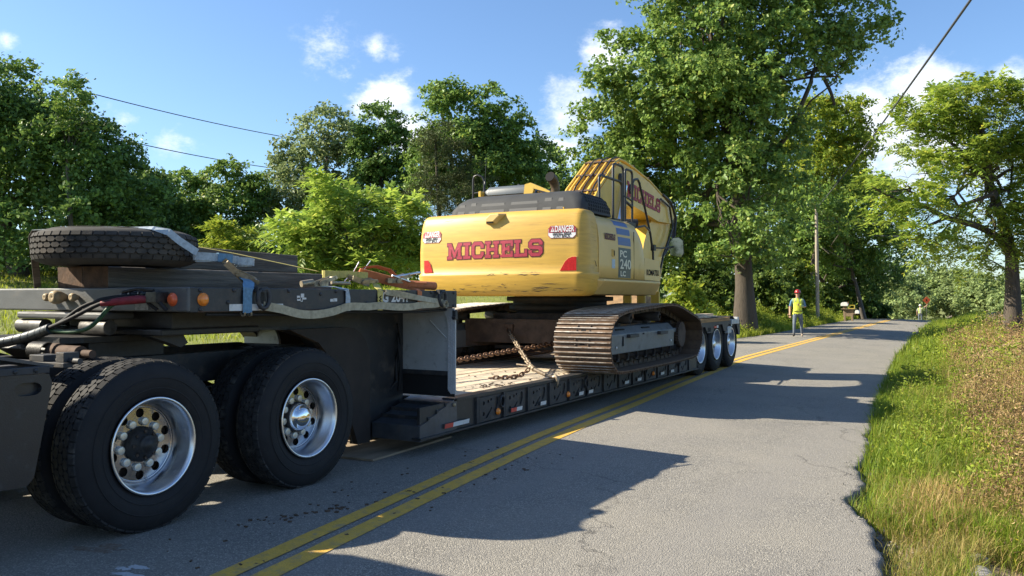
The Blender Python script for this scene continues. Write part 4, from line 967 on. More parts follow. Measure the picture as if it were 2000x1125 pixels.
# rear camera housing
mb = MB(); f = on_cw(0, 0, 0)
base_ = [(-5.79, 2.455), (-5.63, 2.455), (-5.50, 2.585), (-5.52, 2.60), (-5.70, 2.60), (-5.79, 2.53)]
top_ = [(-5.765, 2.485), (-5.655, 2.485), (-5.56, 2.56), (-5.57, 2.585), (-5.70, 2.585), (-5.765, 2.53)]
n = len(base_); mb.add([(a, cw_y(a, b) - .001, b) for a, b in base_] + [(a, cw_y(a, 2.47) - .06, b) for a, b in top_], [(i, (i + 1) % n, n + (i + 1) % n, n + i) for i in range(n)] + [tuple(range(n, 2 * n))])
ch = part('camera_housing', mb, M_ylw2, cw, .006)
part('camera_lens_slot', MB().prism([(-5.765, 2.462), (-5.655, 2.462), (-5.668, 2.484), (-5.755, 2.484)], 'y', cw_y(-5.7, 2.47) - .055, cw_y(-5.7, 2.47) - .01), M_sblk, cw)
# scrapes along the lower edge
rs = random.Random(8); mb = MB()
for k in range(46):
    lower = k < 34; z = rs.uniform(1.53, 1.64) if lower else rs.uniform(1.74, 1.79); x = rs.uniform(-6.6, -4.45) if lower else rs.choice([rs.uniform(-5.8, -5.5), rs.uniform(-5.35, -5.05)]); l = rs.uniform(.02, .16) * (1.6 if x > -5.3 else 1); t = rs.uniform(.002, .006)
    n = 5; pts = [(x + l * i / n, z + .004 * math.sin(i * 2 + k)) for i in range(n + 1)]
    v_ = [(a, cw_y(min(a, CX + 1.34), b) - .0022, b - t * math.sin(math.pi * i / n)) for i, (a, b) in enumerate(pts)] + [(a, cw_y(min(a, CX + 1.34), b + t) - .0022, b + t * math.sin(math.pi * i / n)) for i, (a, b) in enumerate(pts)]
    mb.add(v_, [(i, i + 1, n + 2 + i, n + 1 + i) for i in range(n)])
part('scrapes', mb, mat('scraped_steel', (.07, .045, .025), .7, var=.3), cw, kind='stuff')
# ---------------------------------------------------------------- body sides
XRB = CX + HWD                                                     # -4.32
for s in (1, -1):
    def X_(a): return CX + s * (a - CX)
    # rounded-shoulder panel: section in x,z swept along y
    sec = [(-4.32 - .012, 1.72), (-4.32 - .004, 1.9), (-4.32 - .008, 2.25), (-4.32 - .03, 2.42), (-4.32 - .08, 2.52), (-4.32 - .17, 2.575), (-4.32 - .4, 2.60), (-4.9, 2.60), (-4.9, 1.72)]
    ys_ = [10.104, 10.6, 11.25, 11.6, 11.72, 11.80, 11.84]
    mb = MB(); vs = []; n = len(sec)
    for y in ys_:
        e = max(0, y - 11.55); drop = 2.2 * e * e * 1.2
        for x, z in sec: vs.append((X_(x), y, z - (drop if z > 2.0 else 0)))
    mb.add(vs, [(a * n + i, a * n + (i + 1) % n, (a + 1) * n + (i + 1) % n, (a + 1) * n + i) for a in range(len(ys_) - 1) for i in range(n)], 0, True)
    mb.add(vs[:n], [tuple(range(n))]); mb.add(vs[-n:], [tuple(range(n))])
    sp = part('side_panel', mb, M_ylw2, ex)
    def px_(z): return np.interp(z, [1.72, 1.9, 2.25, 2.42, 2.52, 2.575], [-4.332, -4.324, -4.328, -4.35, -4.40, -4.49])
    x0, x1 = sorted((X_(-4.9), X_(-4.326)))
    part('front_side_box', MB().prism([(11.846, 1.72), (12.52, 1.72), (12.58, 1.9), (12.50, 2.03), (11.846, 2.06)], 'x', x0, x1), M_ylw2, ex, .02, 3)
    # flared sill plate below the panels
    mb = MB(); v_ = []
    for y, k in ((10.02, 0), (10.14, 1), (12.4, 1), (12.60, 0)):
        for x, z in ((-4.34, 1.715), (-4.27 if k else -4.36, 1.70), (-4.265 if k else -4.37, 1.675), (-4.42, 1.50), (-4.60, 1.485), (-4.60, 1.70)): v_.append((X_(x), y, z))
    n = 6; mb.add(v_, [(a * n + i, a * n + (i + 1) % n, (a + 1) * n + (i + 1) % n, (a + 1) * n + i) for a in range(3) for i in range(n)] + [tuple(range(6)), tuple(range(18, 24))])
    part('sill_plate', mb, M_ylw2, ex, .006)
    if s > 0:
        def band(y0, y1, z0, z1, m, nm):
            mb = MB(); ns = 6; v_ = []
            for j in range(ns + 1):
                z = z0 + (z1 - z0) * j / ns
                for y in (y0, y1): v_.append((px_(z) + .0025, y, z))
            mb.add(v_, [(2 * j, 2 * j + 1, 2 * j + 3, 2 * j + 2) for j in range(ns)]); return part(nm, mb, m, sp)
        band(10.74, 11.27, 2.47, 2.545, M_blu, 'blue_stripe'); band(10.76, 11.27, 2.345, 2.435, M_blu, 'blue_stripe'); band(10.78, 11.27, 2.195, 2.31, M_blu, 'blue_stripe')
        band(10.79, 11.27, 1.735, 2.16, M_dgrn, 'model_panel')
        mb = MB()
        lettering(mb, 'PC', .13, .26, lambda x, y: (px_(2.02) + .006, 10.84 + x, 2.03 + y * 1.0), 0, .004)
        lettering(mb, '240', .19, .42, lambda x, y: (px_(1.9) + .007, 10.84 + x, 1.865 + y), 0, .004)
        lettering(mb, 'LC', .11, .2, lambda x, y: (px_(1.8) + .008, 10.86 + x, 1.76 + y * .9), 0, .004)
        part('model_lettering', mb, mat('cream_lettering', (.62, .60, .48), .5, var=.05), sp)
        block_word(sp, 'MICHELS', .38, .085, lambda o: (lambda x, y: (px_(2.25) + o + .001, 10.30 + x, 2.245 + y)), .002, .004, .02, name='small_letter', mats=[M_mdk, M_mdk])
        part('keyhole_plate', MB().box(-4.335, -4.318, 10.55, 10.64, 2.02, 2.12).box(-4.318, -4.315, 10.585, 10.60, 2.035, 2.10), M_ylw, sp, .003)
        part('lock_slot', MB().box(-4.3175, -4.3145, 10.60, 10.635, 2.035, 2.105), M_sblk, sp)
        part('info_sticker', MB().box(-4.33, -4.321, 10.55, 10.66, 1.86, 1.985), mat('pale_blue_sticker', (.35, .45, .52), .5, var=.2, vscale=40), sp)
        mb = MB(); lettering(mb, 'KOMATSU', .12, .56, lambda x, y: (-4.3225, 11.93 + x, 1.80 + y), 0, .004); part('maker_lettering', mb, M_sblk, sp)
        part('panel_seam', MB().box(-4.334, -4.3235, 11.40, 11.406, 1.73, 2.42), M_sblk, sp)
        part('dent_smear', MB().tube([(-4.39, 9.80, 1.96), (-4.345, 9.93, 1.98), (-4.332, 10.0, 1.93), (-4.33, 10.03, 1.87)], .004, 5), M_blk2, sp)
part('revolving_frame', MB().box(-6.85, -4.5, 10.1, 12.6, 1.49, 1.72).box(-6.85, -4.9, 10.1, 11.6, 1.72, 2.58).box(-5.3, -4.9, 11.6, 12.5, 1.72, 2.3), M_under, ex, .01)
# ---------------------------------------------------------------- engine hood
def loft(mb, rings, mi=0, smooth=True):
    n = len(rings[0]); vs = [p for r in rings for p in r]
    mb.add(vs, [(a * n + i, a * n + (i + 1) % n, (a + 1) * n + (i + 1) % n, (a + 1) * n + i) for a in range(len(rings) - 1) for i in range(n)], mi, smooth)
    mb.add(rings[0], [tuple(range(n))], mi); mb.add(rings[-1], [tuple(reversed(range(n)))], mi)
def rrect(x0, x1, y0, y1, r, z, k=5):
    out = []
    for cx_, cy_, a0 in ((x1 - r, y1 - r, 0), (x0 + r, y1 - r, 90), (x0 + r, y0 + r, 180), (x1 - r, y0 + r, 270)):
        for i in range(k + 1): out.append((cx_ + r * math.cos(R(a0 + 90 * i / k)), cy_ + r * math.sin(R(a0 + 90 * i / k)), z))
    return out
HR = [(2.60, -6.66, -4.475, 9.96, .14), (2.72, -6.62, -4.50, 9.985, .14), (2.82, -6.54, -4.555, 10.04, .15), (2.88, -6.45, -4.62, 10.10, .16), (2.915, -6.34, -4.72, 10.19, .16), (2.93, -6.2, -4.86, 10.32, .16)]
mb = MB(); loft(mb, [rrect(xa, xb, ya, 11.0, r, z) for z, xa, xb, ya, r in HR])
hd = part('engine_hood', mb, M_hood, ex)
def hood_y(z): return np.interp(z, [h[0] for h in HR], [h[3] for h in HR])
def hood_xr(z): return np.interp(z, [h[0] for h in HR], [h[2] for h in HR])
for x0, x1, h_ in ((-6.10, -5.70, .14), (-5.62, -5.18, .14), (-6.28, -6.17, .16), (-5.10, -4.97, .17), (-4.89, -4.79, .16), (-6.47, -6.35, .14)):
    z0, z1 = 2.645, 2.645 + h_
    mb = MB(); q = [(x0, z0), (x1, z0), (x1 - .015, z1), (x0 + .015, z1)]; n = 4
    mb.add([(a, hood_y(b) - .007, b) for a, b in q] + [(a, hood_y(b) + .02, b) for a, b in off_poly(q, .010)], [(0, 1, 2, 3)] + [(i, (i + 1) % n, n + (i + 1) % n, n + i) for i in range(n)])
    part('hood_panel', mb, M_hoodl, hd)
mb = MB()
for k in range(9):
    for x0 in (-5.75, -5.30): mb.obox((x0 + k * .038, 10.40, 2.931), (.016, .12, .008), -.4)
part('hood_slots', mb, M_sblk, hd, kind='stuff')
mb = MB()
for i in range(10):
    for j in range(5):
        y = 10.14 + .078 * i + (.03 if j % 2 else 0); z = 2.635 + .052 * j
        q = [(y + .026, z), (y + .026, z + .038), (y - .026, z + .038), (y - .026, z)]
        mb.add([(hood_xr(b) + .003, a, b) for a, b in q], [(0, 1, 2, 3)])
part('grille_holes', mb, M_sblk, hd, kind='stuff')
# exhaust elbow
mb = MB().tube([(-5.40, 10.98, 2.92), (-5.40, 10.98, 3.06), (-5.402, 10.97, 3.13), (-5.405, 10.91, 3.205), (-5.41, 10.82, 3.235)], [.062, .066, .070, .074, .078], 18, 0, False)
mb.lathe([(.085, 0), (.085, .03), (.065, .035)], (-5.40, 10.98, 2.92), 'z', 18); mb.lathe([(.10, 0), (.095, .02)], (-5.40, 10.98, 2.90), 'z', 18)
ep = part('exhaust_pipe', mb, mat('tarnished_pipe', (.13, .085, .045), .4, .5, var=.4, vscale=14, dirt=((.04, .028, .018), .45, 10)), ex)
d = Vector((-.05, -.95, .31)).normalized(); m_ = MB(); c0 = Vector((-5.41, 10.82, 3.235)) + d * .002; e1 = d.orthogonal().normalized(); e2 = d.cross(e1)
m_.add([c0 + (e1 * math.cos(t) + e2 * math.sin(t)) * .075 for t in [2 * math.pi * k / 16 for k in range(16)]], [tuple(range(16))]); part('exhaust_mouth', m_, M_sblk, ep)
part('filler_cap', MB().cyl((-4.78, 9.98, 2.62), (-4.78, 9.98, 2.67), .014, 8), M_ylw, ex)
# ---------------------------------------------------------------- cab behind the hood, on the left
mb = MB(); loft(mb, [rrect(-6.98, -6.02, 11.35, 13.05, .12, 1.72), rrect(-6.98, -6.02, 11.35, 13.1, .12, 2.5), rrect(-6.88, -6.05, 11.45, 12.9, .12, 3.12)])
cab = part('cab', mb, M_ylw, ex)
mb = MB(); loft(mb, [rrect(-6.90, -6.04, 11.38, 12.95, .10, 3.10), rrect(-6.90, -6.04, 11.38, 12.95, .10, 3.17), rrect(-6.86, -6.08, 11.42, 12.85, .12, 3.235), rrect(-6.78, -6.17, 11.55, 12.7, .12, 3.25)])
part('cab_roof', mb, M_cabr, cab)
part('cab_rear_glass', MB().box(-6.82, -6.14, 11.385, 11.395, 2.66, 3.06), M_glass, cab); part('cab_side_glass', MB().box(-6.035, -6.02, 11.6, 12.7, 2.5, 3.15), M_glass, cab); part('cab_door_glass', MB().box(-6.99, -6.975, 11.6, 12.8, 2.3, 3.15), M_glass, cab)
part('yellow_cab_bracket', MB().prism([(-6.12, 3.06), (-6.10, 3.225), (-6.0, 3.245), (-5.78, 3.15), (-5.66, 3.09), (-5.66, 3.065), (-5.94, 3.15), (-5.97, 3.06)], 'y', 11.32, 11.375), M_boom, cab, .008)
part('yellow_cab_edge', MB().prism([(-6.935, 3.08), (-6.935, 3.16), (-6.895, 3.17), (-6.895, 3.08)], 'y', 11.30, 11.42), M_boom, cab, .004)
part('cab_handrail', MB().tube([(-7.22, 11.6, 2.9), (-7.22, 11.6, 3.40), (-7.20, 11.6, 3.46), (-7.14, 11.6, 3.48), (-7.06, 11.62, 3.45), (-7.02, 11.62, 3.38), (-7.02, 11.62, 3.15)], .018, 8).tube([(-7.22, 11.6, 3.18), (-7.02, 11.62, 3.2)], .014, 8), M_tub, cab)
part('antenna', MB().cyl((-6.93, 11.5, 3.3), (-6.91, 11.5, 3.75), .005, 6).lathe([(.018, 0), (.012, .05), (.001, .06)], (-6.93, 11.5, 3.3), 'z', 8), M_tub, cab)
part('roof_clip', MB().prism([(-6.53, 3.245), (-6.51, 3.245), (-6.48, 3.295), (-6.43, 3.245), (-6.41, 3.245), (-6.47, 3.315), (-6.49, 3.315)], 'y', 11.8, 11.83), M_tub, cab)
# ---------------------------------------------------------------- boom, arm, cylinders
bp_ = [(12.30, 2.45), (12.32, 2.92), (12.62, 3.22), (13.38, 3.76), (13.56, 3.83), (13.80, 3.83), (14.27, 3.79), (15.1, 3.66), (16.1, 3.40), (16.42, 3.30), (16.55, 3.12), (16.40, 2.98), (15.54, 2.96), (14.7, 3.07), (14.2, 3.13), (13.86, 3.10), (13.35, 2.80), (13.0, 2.42), (12.6, 2.28)]
BXR, BXL = -5.40, -6.0
bo = part('boom', MB().prism(bp_, 'x', BXL, BXR), M_boom, ex, .015, 3)
block_word(bo, 'MICHELS', 1.78, .27, lambda o: (lambda x, y: (BXR + o + .001, 13.90 + x, 3.275 - .085 * x + y - .05 * (x - .9) * (y - .13))), .003, .006, .03, name='boom_letter')
for y, z in ((13.55, 3.55), (14.05, 3.42)): part('boom_pin', MB().lathe([(.09, 0), (.09, .03), (.05, .035), (.05, .05), (.001, .052)], (BXR, y, z), 'x', 20), M_blk2, bo)
# hydraulic lines running up the rear of the boom and along its back
back = [(12.34, 2.96), (12.64, 3.26), (13.40, 3.80), (13.58, 3.865), (13.85, 3.865), (14.4, 3.80), (15.2, 3.675), (16.1, 3.44)]
mb1, mb2 = MB(), MB(); k = 0
for i, x in enumerate((-5.95, -5.87, -5.79, -5.70, -5.61, -5.53, -5.45)):
    o = .012 * (i % 3); mb1.tube([(x + .05 * (1 if i > 3 else -1) * (1 - j / 7), a, b + .03 + o) for j, (a, b) in enumerate(back)], .019 if i % 2 else .024, 8)
    if i in (1, 3, 5): mb2.tube([(x + .04 + .02 * math.sin(3 * j), a, b + .075) for j, (a, b) in enumerate(back)], .015, 7)
part('boom_pipes', mb1, M_boom, bo); part('boom_hoses', mb2, M_tub, bo)
for (a, b), ang in (((12.55, 3.22), .70), ((12.98, 3.54), .65), ((13.36, 3.82), .6), ((14.3, 3.86), -.2), ((15.1, 3.74), -.22)): part('pipe_clamp', MB().obox((-5.70, a, b + .01), (.56, .05, .03), Matrix.Rotation(ang, 3, 'X')), M_rust, bo)
for x in (-5.33, -6.07):
    c0, c1 = Vector((x, 12.75, 1.75)), Vector((x, 13.62, 3.42)); d = (c1 - c0)
    part('boom_cylinder', MB().cyl(c0, c0 + d * .6, .075, 18), M_boom, ex); part('cylinder_rod', MB().cyl(c0 + d * .6, c1, .045, 16), M_chr, ex)
# stick (arm) folded down from the boom tip, its cylinder over the boom
ar_ = [(15.48, 2.98), (16.2, 3.30), (16.45, 3.36), (16.62, 3.22), (16.60, 2.95), (16.2, 2.3), (15.75, 1.3), (15.3, .86), (14.8, .92), (14.74, 1.3), (14.86, 2.1), (15.04, 2.52), (15.30, 2.88)]
part('stick', MB().prism(ar_, 'x', -5.90, -5.50), M_boom, ex, .015, 3)
part('stick_hoses', MB().tube([(-5.42, 15.9, 3.52), (-5.40, 16.35, 3.42), (-5.39, 16.66, 3.12), (-5.38, 16.5, 2.7), (-5.40, 16.0, 2.45)], .028, 8).tube([(-5.52, 15.9, 3.56), (-5.50, 16.45, 3.46), (-5.46, 16.78, 3.1), (-5.44, 16.55, 2.6), (-5.46, 16.05, 2.3)], .024, 8).tube([(-5.36, 15.6, 3.40), (-5.36, 16.15, 3.30), (-5.36, 16.35, 2.9), (-5.36, 15.75, 2.3), (-5.38, 15.5, 1.8)], .022, 8), M_tub, ex)
part('stick_cylinder', MB().cyl((-5.70, 13.9, 3.86), (-5.70, 15.4, 3.74), .085, 18), M_boom, ex); part('stick_cylinder_rod', MB().cyl((-5.70, 15.4, 3.74), (-5.70, 16.4, 3.5), .05, 14), M_chr, ex)
mb = MB().prism([(13.6, .55), (13.75, 1.2), (14.2, 1.5), (14.9, 1.45), (15.1, 1.0), (14.7, .55)], 'x', -6.15, -5.20)
part('bucket', mb, mat('worn_bucket', (.24, .15, .07), .7, var=.4, vscale=6, dirt=((.10, .07, .05), .45, 4)), ex, .02)
mb = MB()
for i in range(3): mb.box(-5.35 + .22 * i, -5.20 + .22 * i, 13.55 + .1 * i, 13.6 + .1 * i, .9, 1.56)
part('bucket_link', mb, M_boom, ex, .008)
# handrails on the right deck, mirror
mb = MB(); xr_ = -4.62
def hoop(y0, y1, zb, zt_, r=.06, x=xr_, rad=.020):
    mb.tube([(x, y0, zb), (x, y0, zt_ - r), (x, y0 + r * .3, zt_ - r * .3), (x, y0 + r, zt_), (x, y1 - r, zt_), (x, y1 - r * .3, zt_ - r * .3), (x, y1, zt_ - r), (x, y1, zb)], rad, 8)
hoop(10.80, 11.66, 2.58, 3.20); hoop(11.32, 11.72, 2.58, 3.44); hoop(11.80, 12.10, 2.55, 3.42)
mb.tube([(xr_, 12.10, 3.05), (xr_, 12.12, 3.24), (xr_, 12.18, 3.30), (xr_, 12.34, 3.33), (xr_, 12.42, 3.28), (xr_, 12.62, 2.98), (xr_, 12.93, 2.5), (xr_ + .02, 13.0, 2.2), (xr_ + .02, 13.02, 1.72)], .020, 8)
mb.tube([(xr_, 11.66, 3.02), (xr_, 12.10, 2.96)], .015, 8); mb.tube([(xr_ - .02, 11.8, 2.95), (xr_ - .0, 12.1, 2.86)], .022, 8)
mb.tube([(xr_, 12.1, 2.54), (xr_ + .05, 12.3, 2.57), (xr_ + .06, 12.5, 2.60), (xr_, 12.9, 2.55)], .018, 8)
part('handrail', mb, M_tub, ex)
part('step_blocks', MB().box(-4.70, -4.56, 11.25, 11.42, 2.57, 2.62).box(-4.72, -4.50, 11.6, 11.95, 2.52, 2.60).cyl((-4.9, 12.0, 2.62), (-4.6, 12.25, 2.62), .07, 14), M_hub, ex, .01)
part('mirror_arm', MB().tube([(xr_ + .02, 13.02, 2.28), (xr_ + .03, 13.4, 2.29), (-4.50, 13.75, 2.33)], .014, 8).box(-4.63, -4.57, 12.97, 13.07, 2.23, 2.33), M_tub, ex)
MP = [(-4.56, 2.19), (-4.38, 2.15), (-4.34, 2.22), (-4.35, 2.44), (-4.42, 2.50), (-4.52, 2.49), (-4.58, 2.40)]
def mir_y(x, z): return 13.80 + .376 * (x + 4.46) - .03 * (z - 2.32)
mb = MB(); loft(mb, [[(x, mir_y(x, z), z) for x, z in MP], [(-4.46 + (x + 4.46) * .85, mir_y(x, z) + .05, 2.32 + (z - 2.32) * .9) for x, z in MP]], 0, False)
mr_ = part('side_mirror', mb, M_tub, ex)
part('mirror_face', MB().add([(-4.46 + (x + 4.46) * .94, mir_y(-4.46 + (x + 4.46) * .94, z) - .006, 2.32 + (z - 2.32) * .95) for x, z in MP], [tuple(range(7))]), M_mir, mr_)
# ================================================================== loose gear on the trailer
for i, (x0, x1, y0, y1, z0, z1, lab) in enumerate((
    (-5.87, -5.585, 3.66, 5.95, 1.522, 1.674, 'weathered square timber lying under the spare tyre, second from the road'),
    (-5.575, -5.29, 3.66, 5.97, 1.522, 1.674, 'weathered square timber lying on the gooseneck nearest the road'),
    (-6.26, -5.90, 4.35, 6.35, 1.522, 1.70, 'weathered timber on the gooseneck beneath the topmost beam'),
    (-6.25, -5.91, 4.42, 6.17, 1.702, 1.905, 'topmost weathered timber of the stack behind the spare tyre'))):
    mb = MB(); nseg = 9; rs = random.Random(i); v_ = []
    for k in range(nseg + 1):
        y = y0 + (y1 - y0) * k / nseg; sag = (.0 if i < 3 else -.03 * k / nseg); j = [rs.uniform(-.006, .006) for _ in range(4)]
        v_ += [(x0 + j[0], y, z0), (x1 + j[1], y, z0), (x1 + j[2], y, z1 + sag + j[0] * .5), (x0 + j[3], y, z1 + sag + j[1] * .5)]
    mb.add(v_, [(k * 4 + a, k * 4 + (a + 1) % 4, k * 4 + 4 + (a + 1) % 4, k * 4 + 4 + a) for k in range(nseg) for a in range(4)])
    mb.add(v_[:4], [(3, 2, 1, 0)], 1); mb.add(v_[-4:], [(0, 1, 2, 3)], 1)
    solo('timber', mb, [M_beam, M_end], lab, 'timber', ((x0 + x1) / 2, (y0 + y1) / 2, z0), 'timbers stacked on the gooseneck', .012)
SPC = (-5.30, 3.74, 1.798)
M_old = mat('worn_spare_rubber', (.055, .052, .048), .85, var=.3, vscale=7, bump=.001, bscale=90, dirt=((.10, .085, .07), .35, 6), spec=.25)
st = thing('spare_tyre', 'worn truck tyre lying flat on the timbers and strapped down', 'tyre', (SPC[0], SPC[1], 1.675))
tt = part('tyre', tyre_mb(SPC, .535, .245, .29, 'z', 96), M_old, st); part('tread', tread_mb(SPC, .537, .245, 'z', 5, 46, .014, .009), M_old, st)

M_wb = mat('blue_webbing', (.12, .24, .36), .8, var=.25, vscale=40, dirt=((.10, .12, .14), .25, 14))
M_wg = mat('grey_blue_webbing', (.36, .42, .46), .8, var=.2, vscale=40, dirt=((.16, .17, .17), .25, 14))
M_wy = mat('yellow_webbing', (.50, .42, .12), .8, var=.2, vscale=40, dirt=((.22, .18, .09), .25, 14))
M_wo = mat('orange_webbing', (.50, .16, .06), .8, var=.2, vscale=40, dirt=((.25, .11, .06), .3, 10))
M_wc = mat('cream_webbing', (.40, .36, .25), .85, var=.2, vscale=30, dirt=((.18, .16, .11), .35, 10))
M_zinc = mat('zinc_ratchet', (.36, .31, .22), .45, .75, var=.3, vscale=20, dirt=((.08, .06, .04), .4, 14))
M_silver = mat('silver_bar', (.7, .7, .7), .3, 1, var=.1)
def coil(mb, c, r0, turns, w, axis_u, axis_v, side, mi=0, squash=1):
    pts = []
    for k in range(int(turns * 14) + 1):
        t = 2 * math.pi * k / 14; r = r0 * (.35 + .65 * k / (turns * 14)); pts.append(Vector(c) + Vector(axis_u) * r * math.cos(t) + Vector(axis_v) * r * squash * math.sin(t))
    mb.strip(pts, w, .004, side, mi)
def ratchet(mb, c, d, up, mi):
    """frame of two side plates, spindle, handle"""
    c = Vector(c); d = Vector(d).normalized(); up = Vector(up).normalized(); sd_ = d.cross(up).normalized(); M = Matrix((sd_, d, up)).transposed()
    for s in (-1, 1): mb.obox(c + sd_ * .032 * s, (.006, .20, .045), M, mi); mb.obox(c + sd_ * .042 * s + d * .10 + up * .03, (.006, .16, .03), M @ Matrix.Rotation(.3, 3, 'X'), mi)
    mb.cyl(c - sd_ * .05 + d * .02, c + sd_ * .05 + d * .02, .017, 10, mi); mb.cyl(c - sd_ * .05 + d * .17 + up * .05, c + sd_ * .05 + d * .17 + up * .05, .012, 8, mi); mb.obox(c - d * .07, (.06, .03, .03), M, mi)
# blue strap over the spare tyre
UP = (0, 0, 1)
def flat_coil(mb, c, r, turns, w, sq=1, ang=0.0, mi=0):
    """a rolled-up tail of webbing standing on edge"""
    u = Vector((math.sin(ang), math.cos(ang), 0)); v = Vector((math.cos(ang), -math.sin(ang), 0)); pts = []; n = int(turns * 16)
    for k in range(n + 1):
        t = 2 * math.pi * k / 16; q = r * (.5 + .5 * k / n); pts.append(Vector(c) + u * q * math.cos(t) + v * q * sq * math.sin(t) + Vector((0, 0, .006 * math.sin(t * .5))))
    mb.strip(pts, w, .0045, UP, mi)
bs = thing('ratchet_strap', 'blue ratchet strap holding down the spare tyre', 'strap', (-4.75, 4.2, 1.525), 'ratchet straps on the gooseneck')
tp = [(-5.75, 3.42, 1.926), (-5.3, 3.48, 1.928), (-4.98, 3.57, 1.928), (-4.83, 3.67, 1.922), (-4.75, 3.735, 1.895), (-4.725, 3.80, 1.84), (-4.69, 3.92, 1.765)]
mb = MB().strip(tp, .055, .004, [(-.3, .95, 0), (-.4, .9, 0), (-.5, .85, .0), (-.4, .7, .4), (0, .7, .7), (0, .7, .7), (0, .7, .7)]); part('grey_webbing', mb, M_wg, bs)
mb = MB(); flat_coil(mb, (-4.70, 3.99, 1.735), .085, 3, .055, .55, .25); flat_coil(mb, (-4.64, 4.30, 1.712), .085, 3, .055, .6, .1)
mb.strip([(-4.70, 4.05, 1.74), (-4.67, 4.14, 1.738), (-4.65, 4.24, 1.722)], .055, .03, UP); part('webbing_coil', mb, M_wg, bs)
part('strap_tie', MB().strip([(-4.69, 4.09, 1.74), (-4.655, 4.19, 1.73)], .062, .05, UP), M_wb, bs)
mb = MB(); ratchet(mb, (-4.60, 4.17, 1.645), (.15, .75, -.62), (.5, .45, .7), 0); part('ratchet', mb, M_zinc, bs)
part('blue_webbing', MB().strip([(-4.57, 4.22, 1.60), (-4.50, 4.21, 1.565), (-4.43, 4.14, 1.53), (-4.408, 4.115, 1.512), (-4.405, 4.11, 1.45), (-4.405, 4.11, 1.345)], .08, .004, (0, 1, 0)), M_wb, bs)
part('strap_hook', MB().tube([(-4.40, 4.08, 1.35), (-4.40, 4.08, 1.33), (-4.42, 4.08, 1.325), (-4.44, 4.08, 1.345)], .008, 6).tube([(-4.40, 4.14, 1.35), (-4.40, 4.14, 1.33), (-4.42, 4.14, 1.325), (-4.44, 4.14, 1.345)], .008, 6), M_zinc, bs)
part('far_webbing', MB().strip([(-5.75, 3.42, 1.926), (-5.83, 3.44, 1.89), (-5.87, 3.48, 1.78), (-5.98, 3.56, 1.68), (-6.22, 3.72, 1.53)], .05, .004, (-.2, 1, 0)), M_beam, bs)
# yellow and orange straps over the timber stack
ys_t = thing('ratchet_strap', 'dull yellow ratchet strap running from the topmost timber', 'strap', (-4.7, 5.5, 1.525), 'ratchet straps on the gooseneck')
part('webbing', MB().strip([(-6.20, 4.75, 1.912), (-5.90, 4.86, 1.905), (-5.5, 4.99, 1.83), (-5.0, 5.17, 1.72), (-4.80, 5.24, 1.675)], .045, .004, (-.35, .9, 0)), M_wy, ys_t)
mb = MB(); flat_coil(mb, (-4.72, 5.32, 1.645), .09, 3, .06, .6, .2); flat_coil(mb, (-4.68, 5.66, 1.645), .085, 3, .055, .55, .1); mb.strip([(-4.72, 5.40, 1.65), (-4.69, 5.5, 1.655), (-4.68, 5.6, 1.645)], .06, .035, UP); part('webbing_coil', mb, M_wy, ys_t)
mb = MB(); ratchet(mb, (-4.62, 5.56, 1.60), (.1, .9, -.25), (.2, .1, .9), 0); part('ratchet', mb, M_zinc, ys_t)
part('hanging_webbing', MB().strip([(-4.58, 5.74, 1.575), (-4.47, 5.63, 1.535), (-4.412, 5.59, 1.515), (-4.408, 5.585, 1.45), (-4.408, 5.585, 1.345)], .065, .004, (0, 1, 0)), M_wy, ys_t)
mb = MB(); lettering(mb, 'WLL', .05, .12, lambda x, y: (-4.4045, 5.567 + y * .9, 1.475 - x), 0, .002); part('load_print', mb, M_sblk, ys_t)
gs = thing('ratchet_strap', 'pale grey strap and buckle at the platform edge left of the yellow one', 'strap', (-4.6, 5.2, 1.525), 'ratchet straps on the gooseneck')
part('webbing', MB().strip([(-4.60, 5.02, 1.545), (-4.5, 5.12, 1.54), (-4.412, 5.165, 1.515), (-4.408, 5.17, 1.45), (-4.408, 5.17, 1.345)], .055, .004, (0, 1, 0)), M_wg, gs)
mb = MB(); ratchet(mb, (-4.60, 5.0, 1.565), (.2, .9, .0), (0, 0, 1), 0); mb.cyl((-4.60, 4.84, 1.56), (-4.57, 4.94, 1.575), .026, 10).cyl((-4.54, 5.12, 1.575), (-4.50, 5.30, 1.57), .014, 8); part('buckle', mb, M_zinc, gs)
os_ = thing('ratchet_strap', 'faded orange ratchet strap crumpled at the rear of the gooseneck', 'strap', (-4.7, 6.1, 1.525), 'ratchet straps on the gooseneck')
part('webbing', MB().strip([(-4.74, 5.70, 1.675), (-4.68, 5.86, 1.64), (-4.60, 6.08, 1.59), (-4.56, 6.28, 1.56), (-4.53, 6.42, 1.555)], .085, .014, (.3, -.2, .8)), M_wo, os_)
part('loop_webbing', MB().strip([(-4.85, 5.78, 1.67), (-4.84, 5.88, 1.725), (-4.80, 6.02, 1.74), (-4.74, 6.14, 1.71), (-4.70, 6.22, 1.63), (-4.64, 6.26, 1.575)], .06, .005, (.8, -.3, .3)), M_wo, os_)
part('roll', MB().cyl((-4.60, 6.22, 1.575), (-4.52, 6.56, 1.565), .04, 12), M_wo, os_)
part('hanging_webbing', MB().strip([(-4.47, 6.19, 1.535), (-4.412, 6.165, 1.515), (-4.408, 6.16, 1.45), (-4.408, 6.16, 1.35)], .06, .004, (0, 1, 0)), M_wo, os_)
mb = MB(); ratchet(mb, (-4.62, 6.04, 1.61), (.1, .9, .0), (.1, 0, 1), 0); part('ratchet', mb, M_zinc, os_)
part('ratchet_handle', MB().cyl((-4.62, 6.0, 1.635), (-4.53, 6.34, 1.69), .011, 8).cyl((-4.60, 6.0, 1.655), (-4.55, 6.2, 1.60), .010, 8), M_silver, os_)
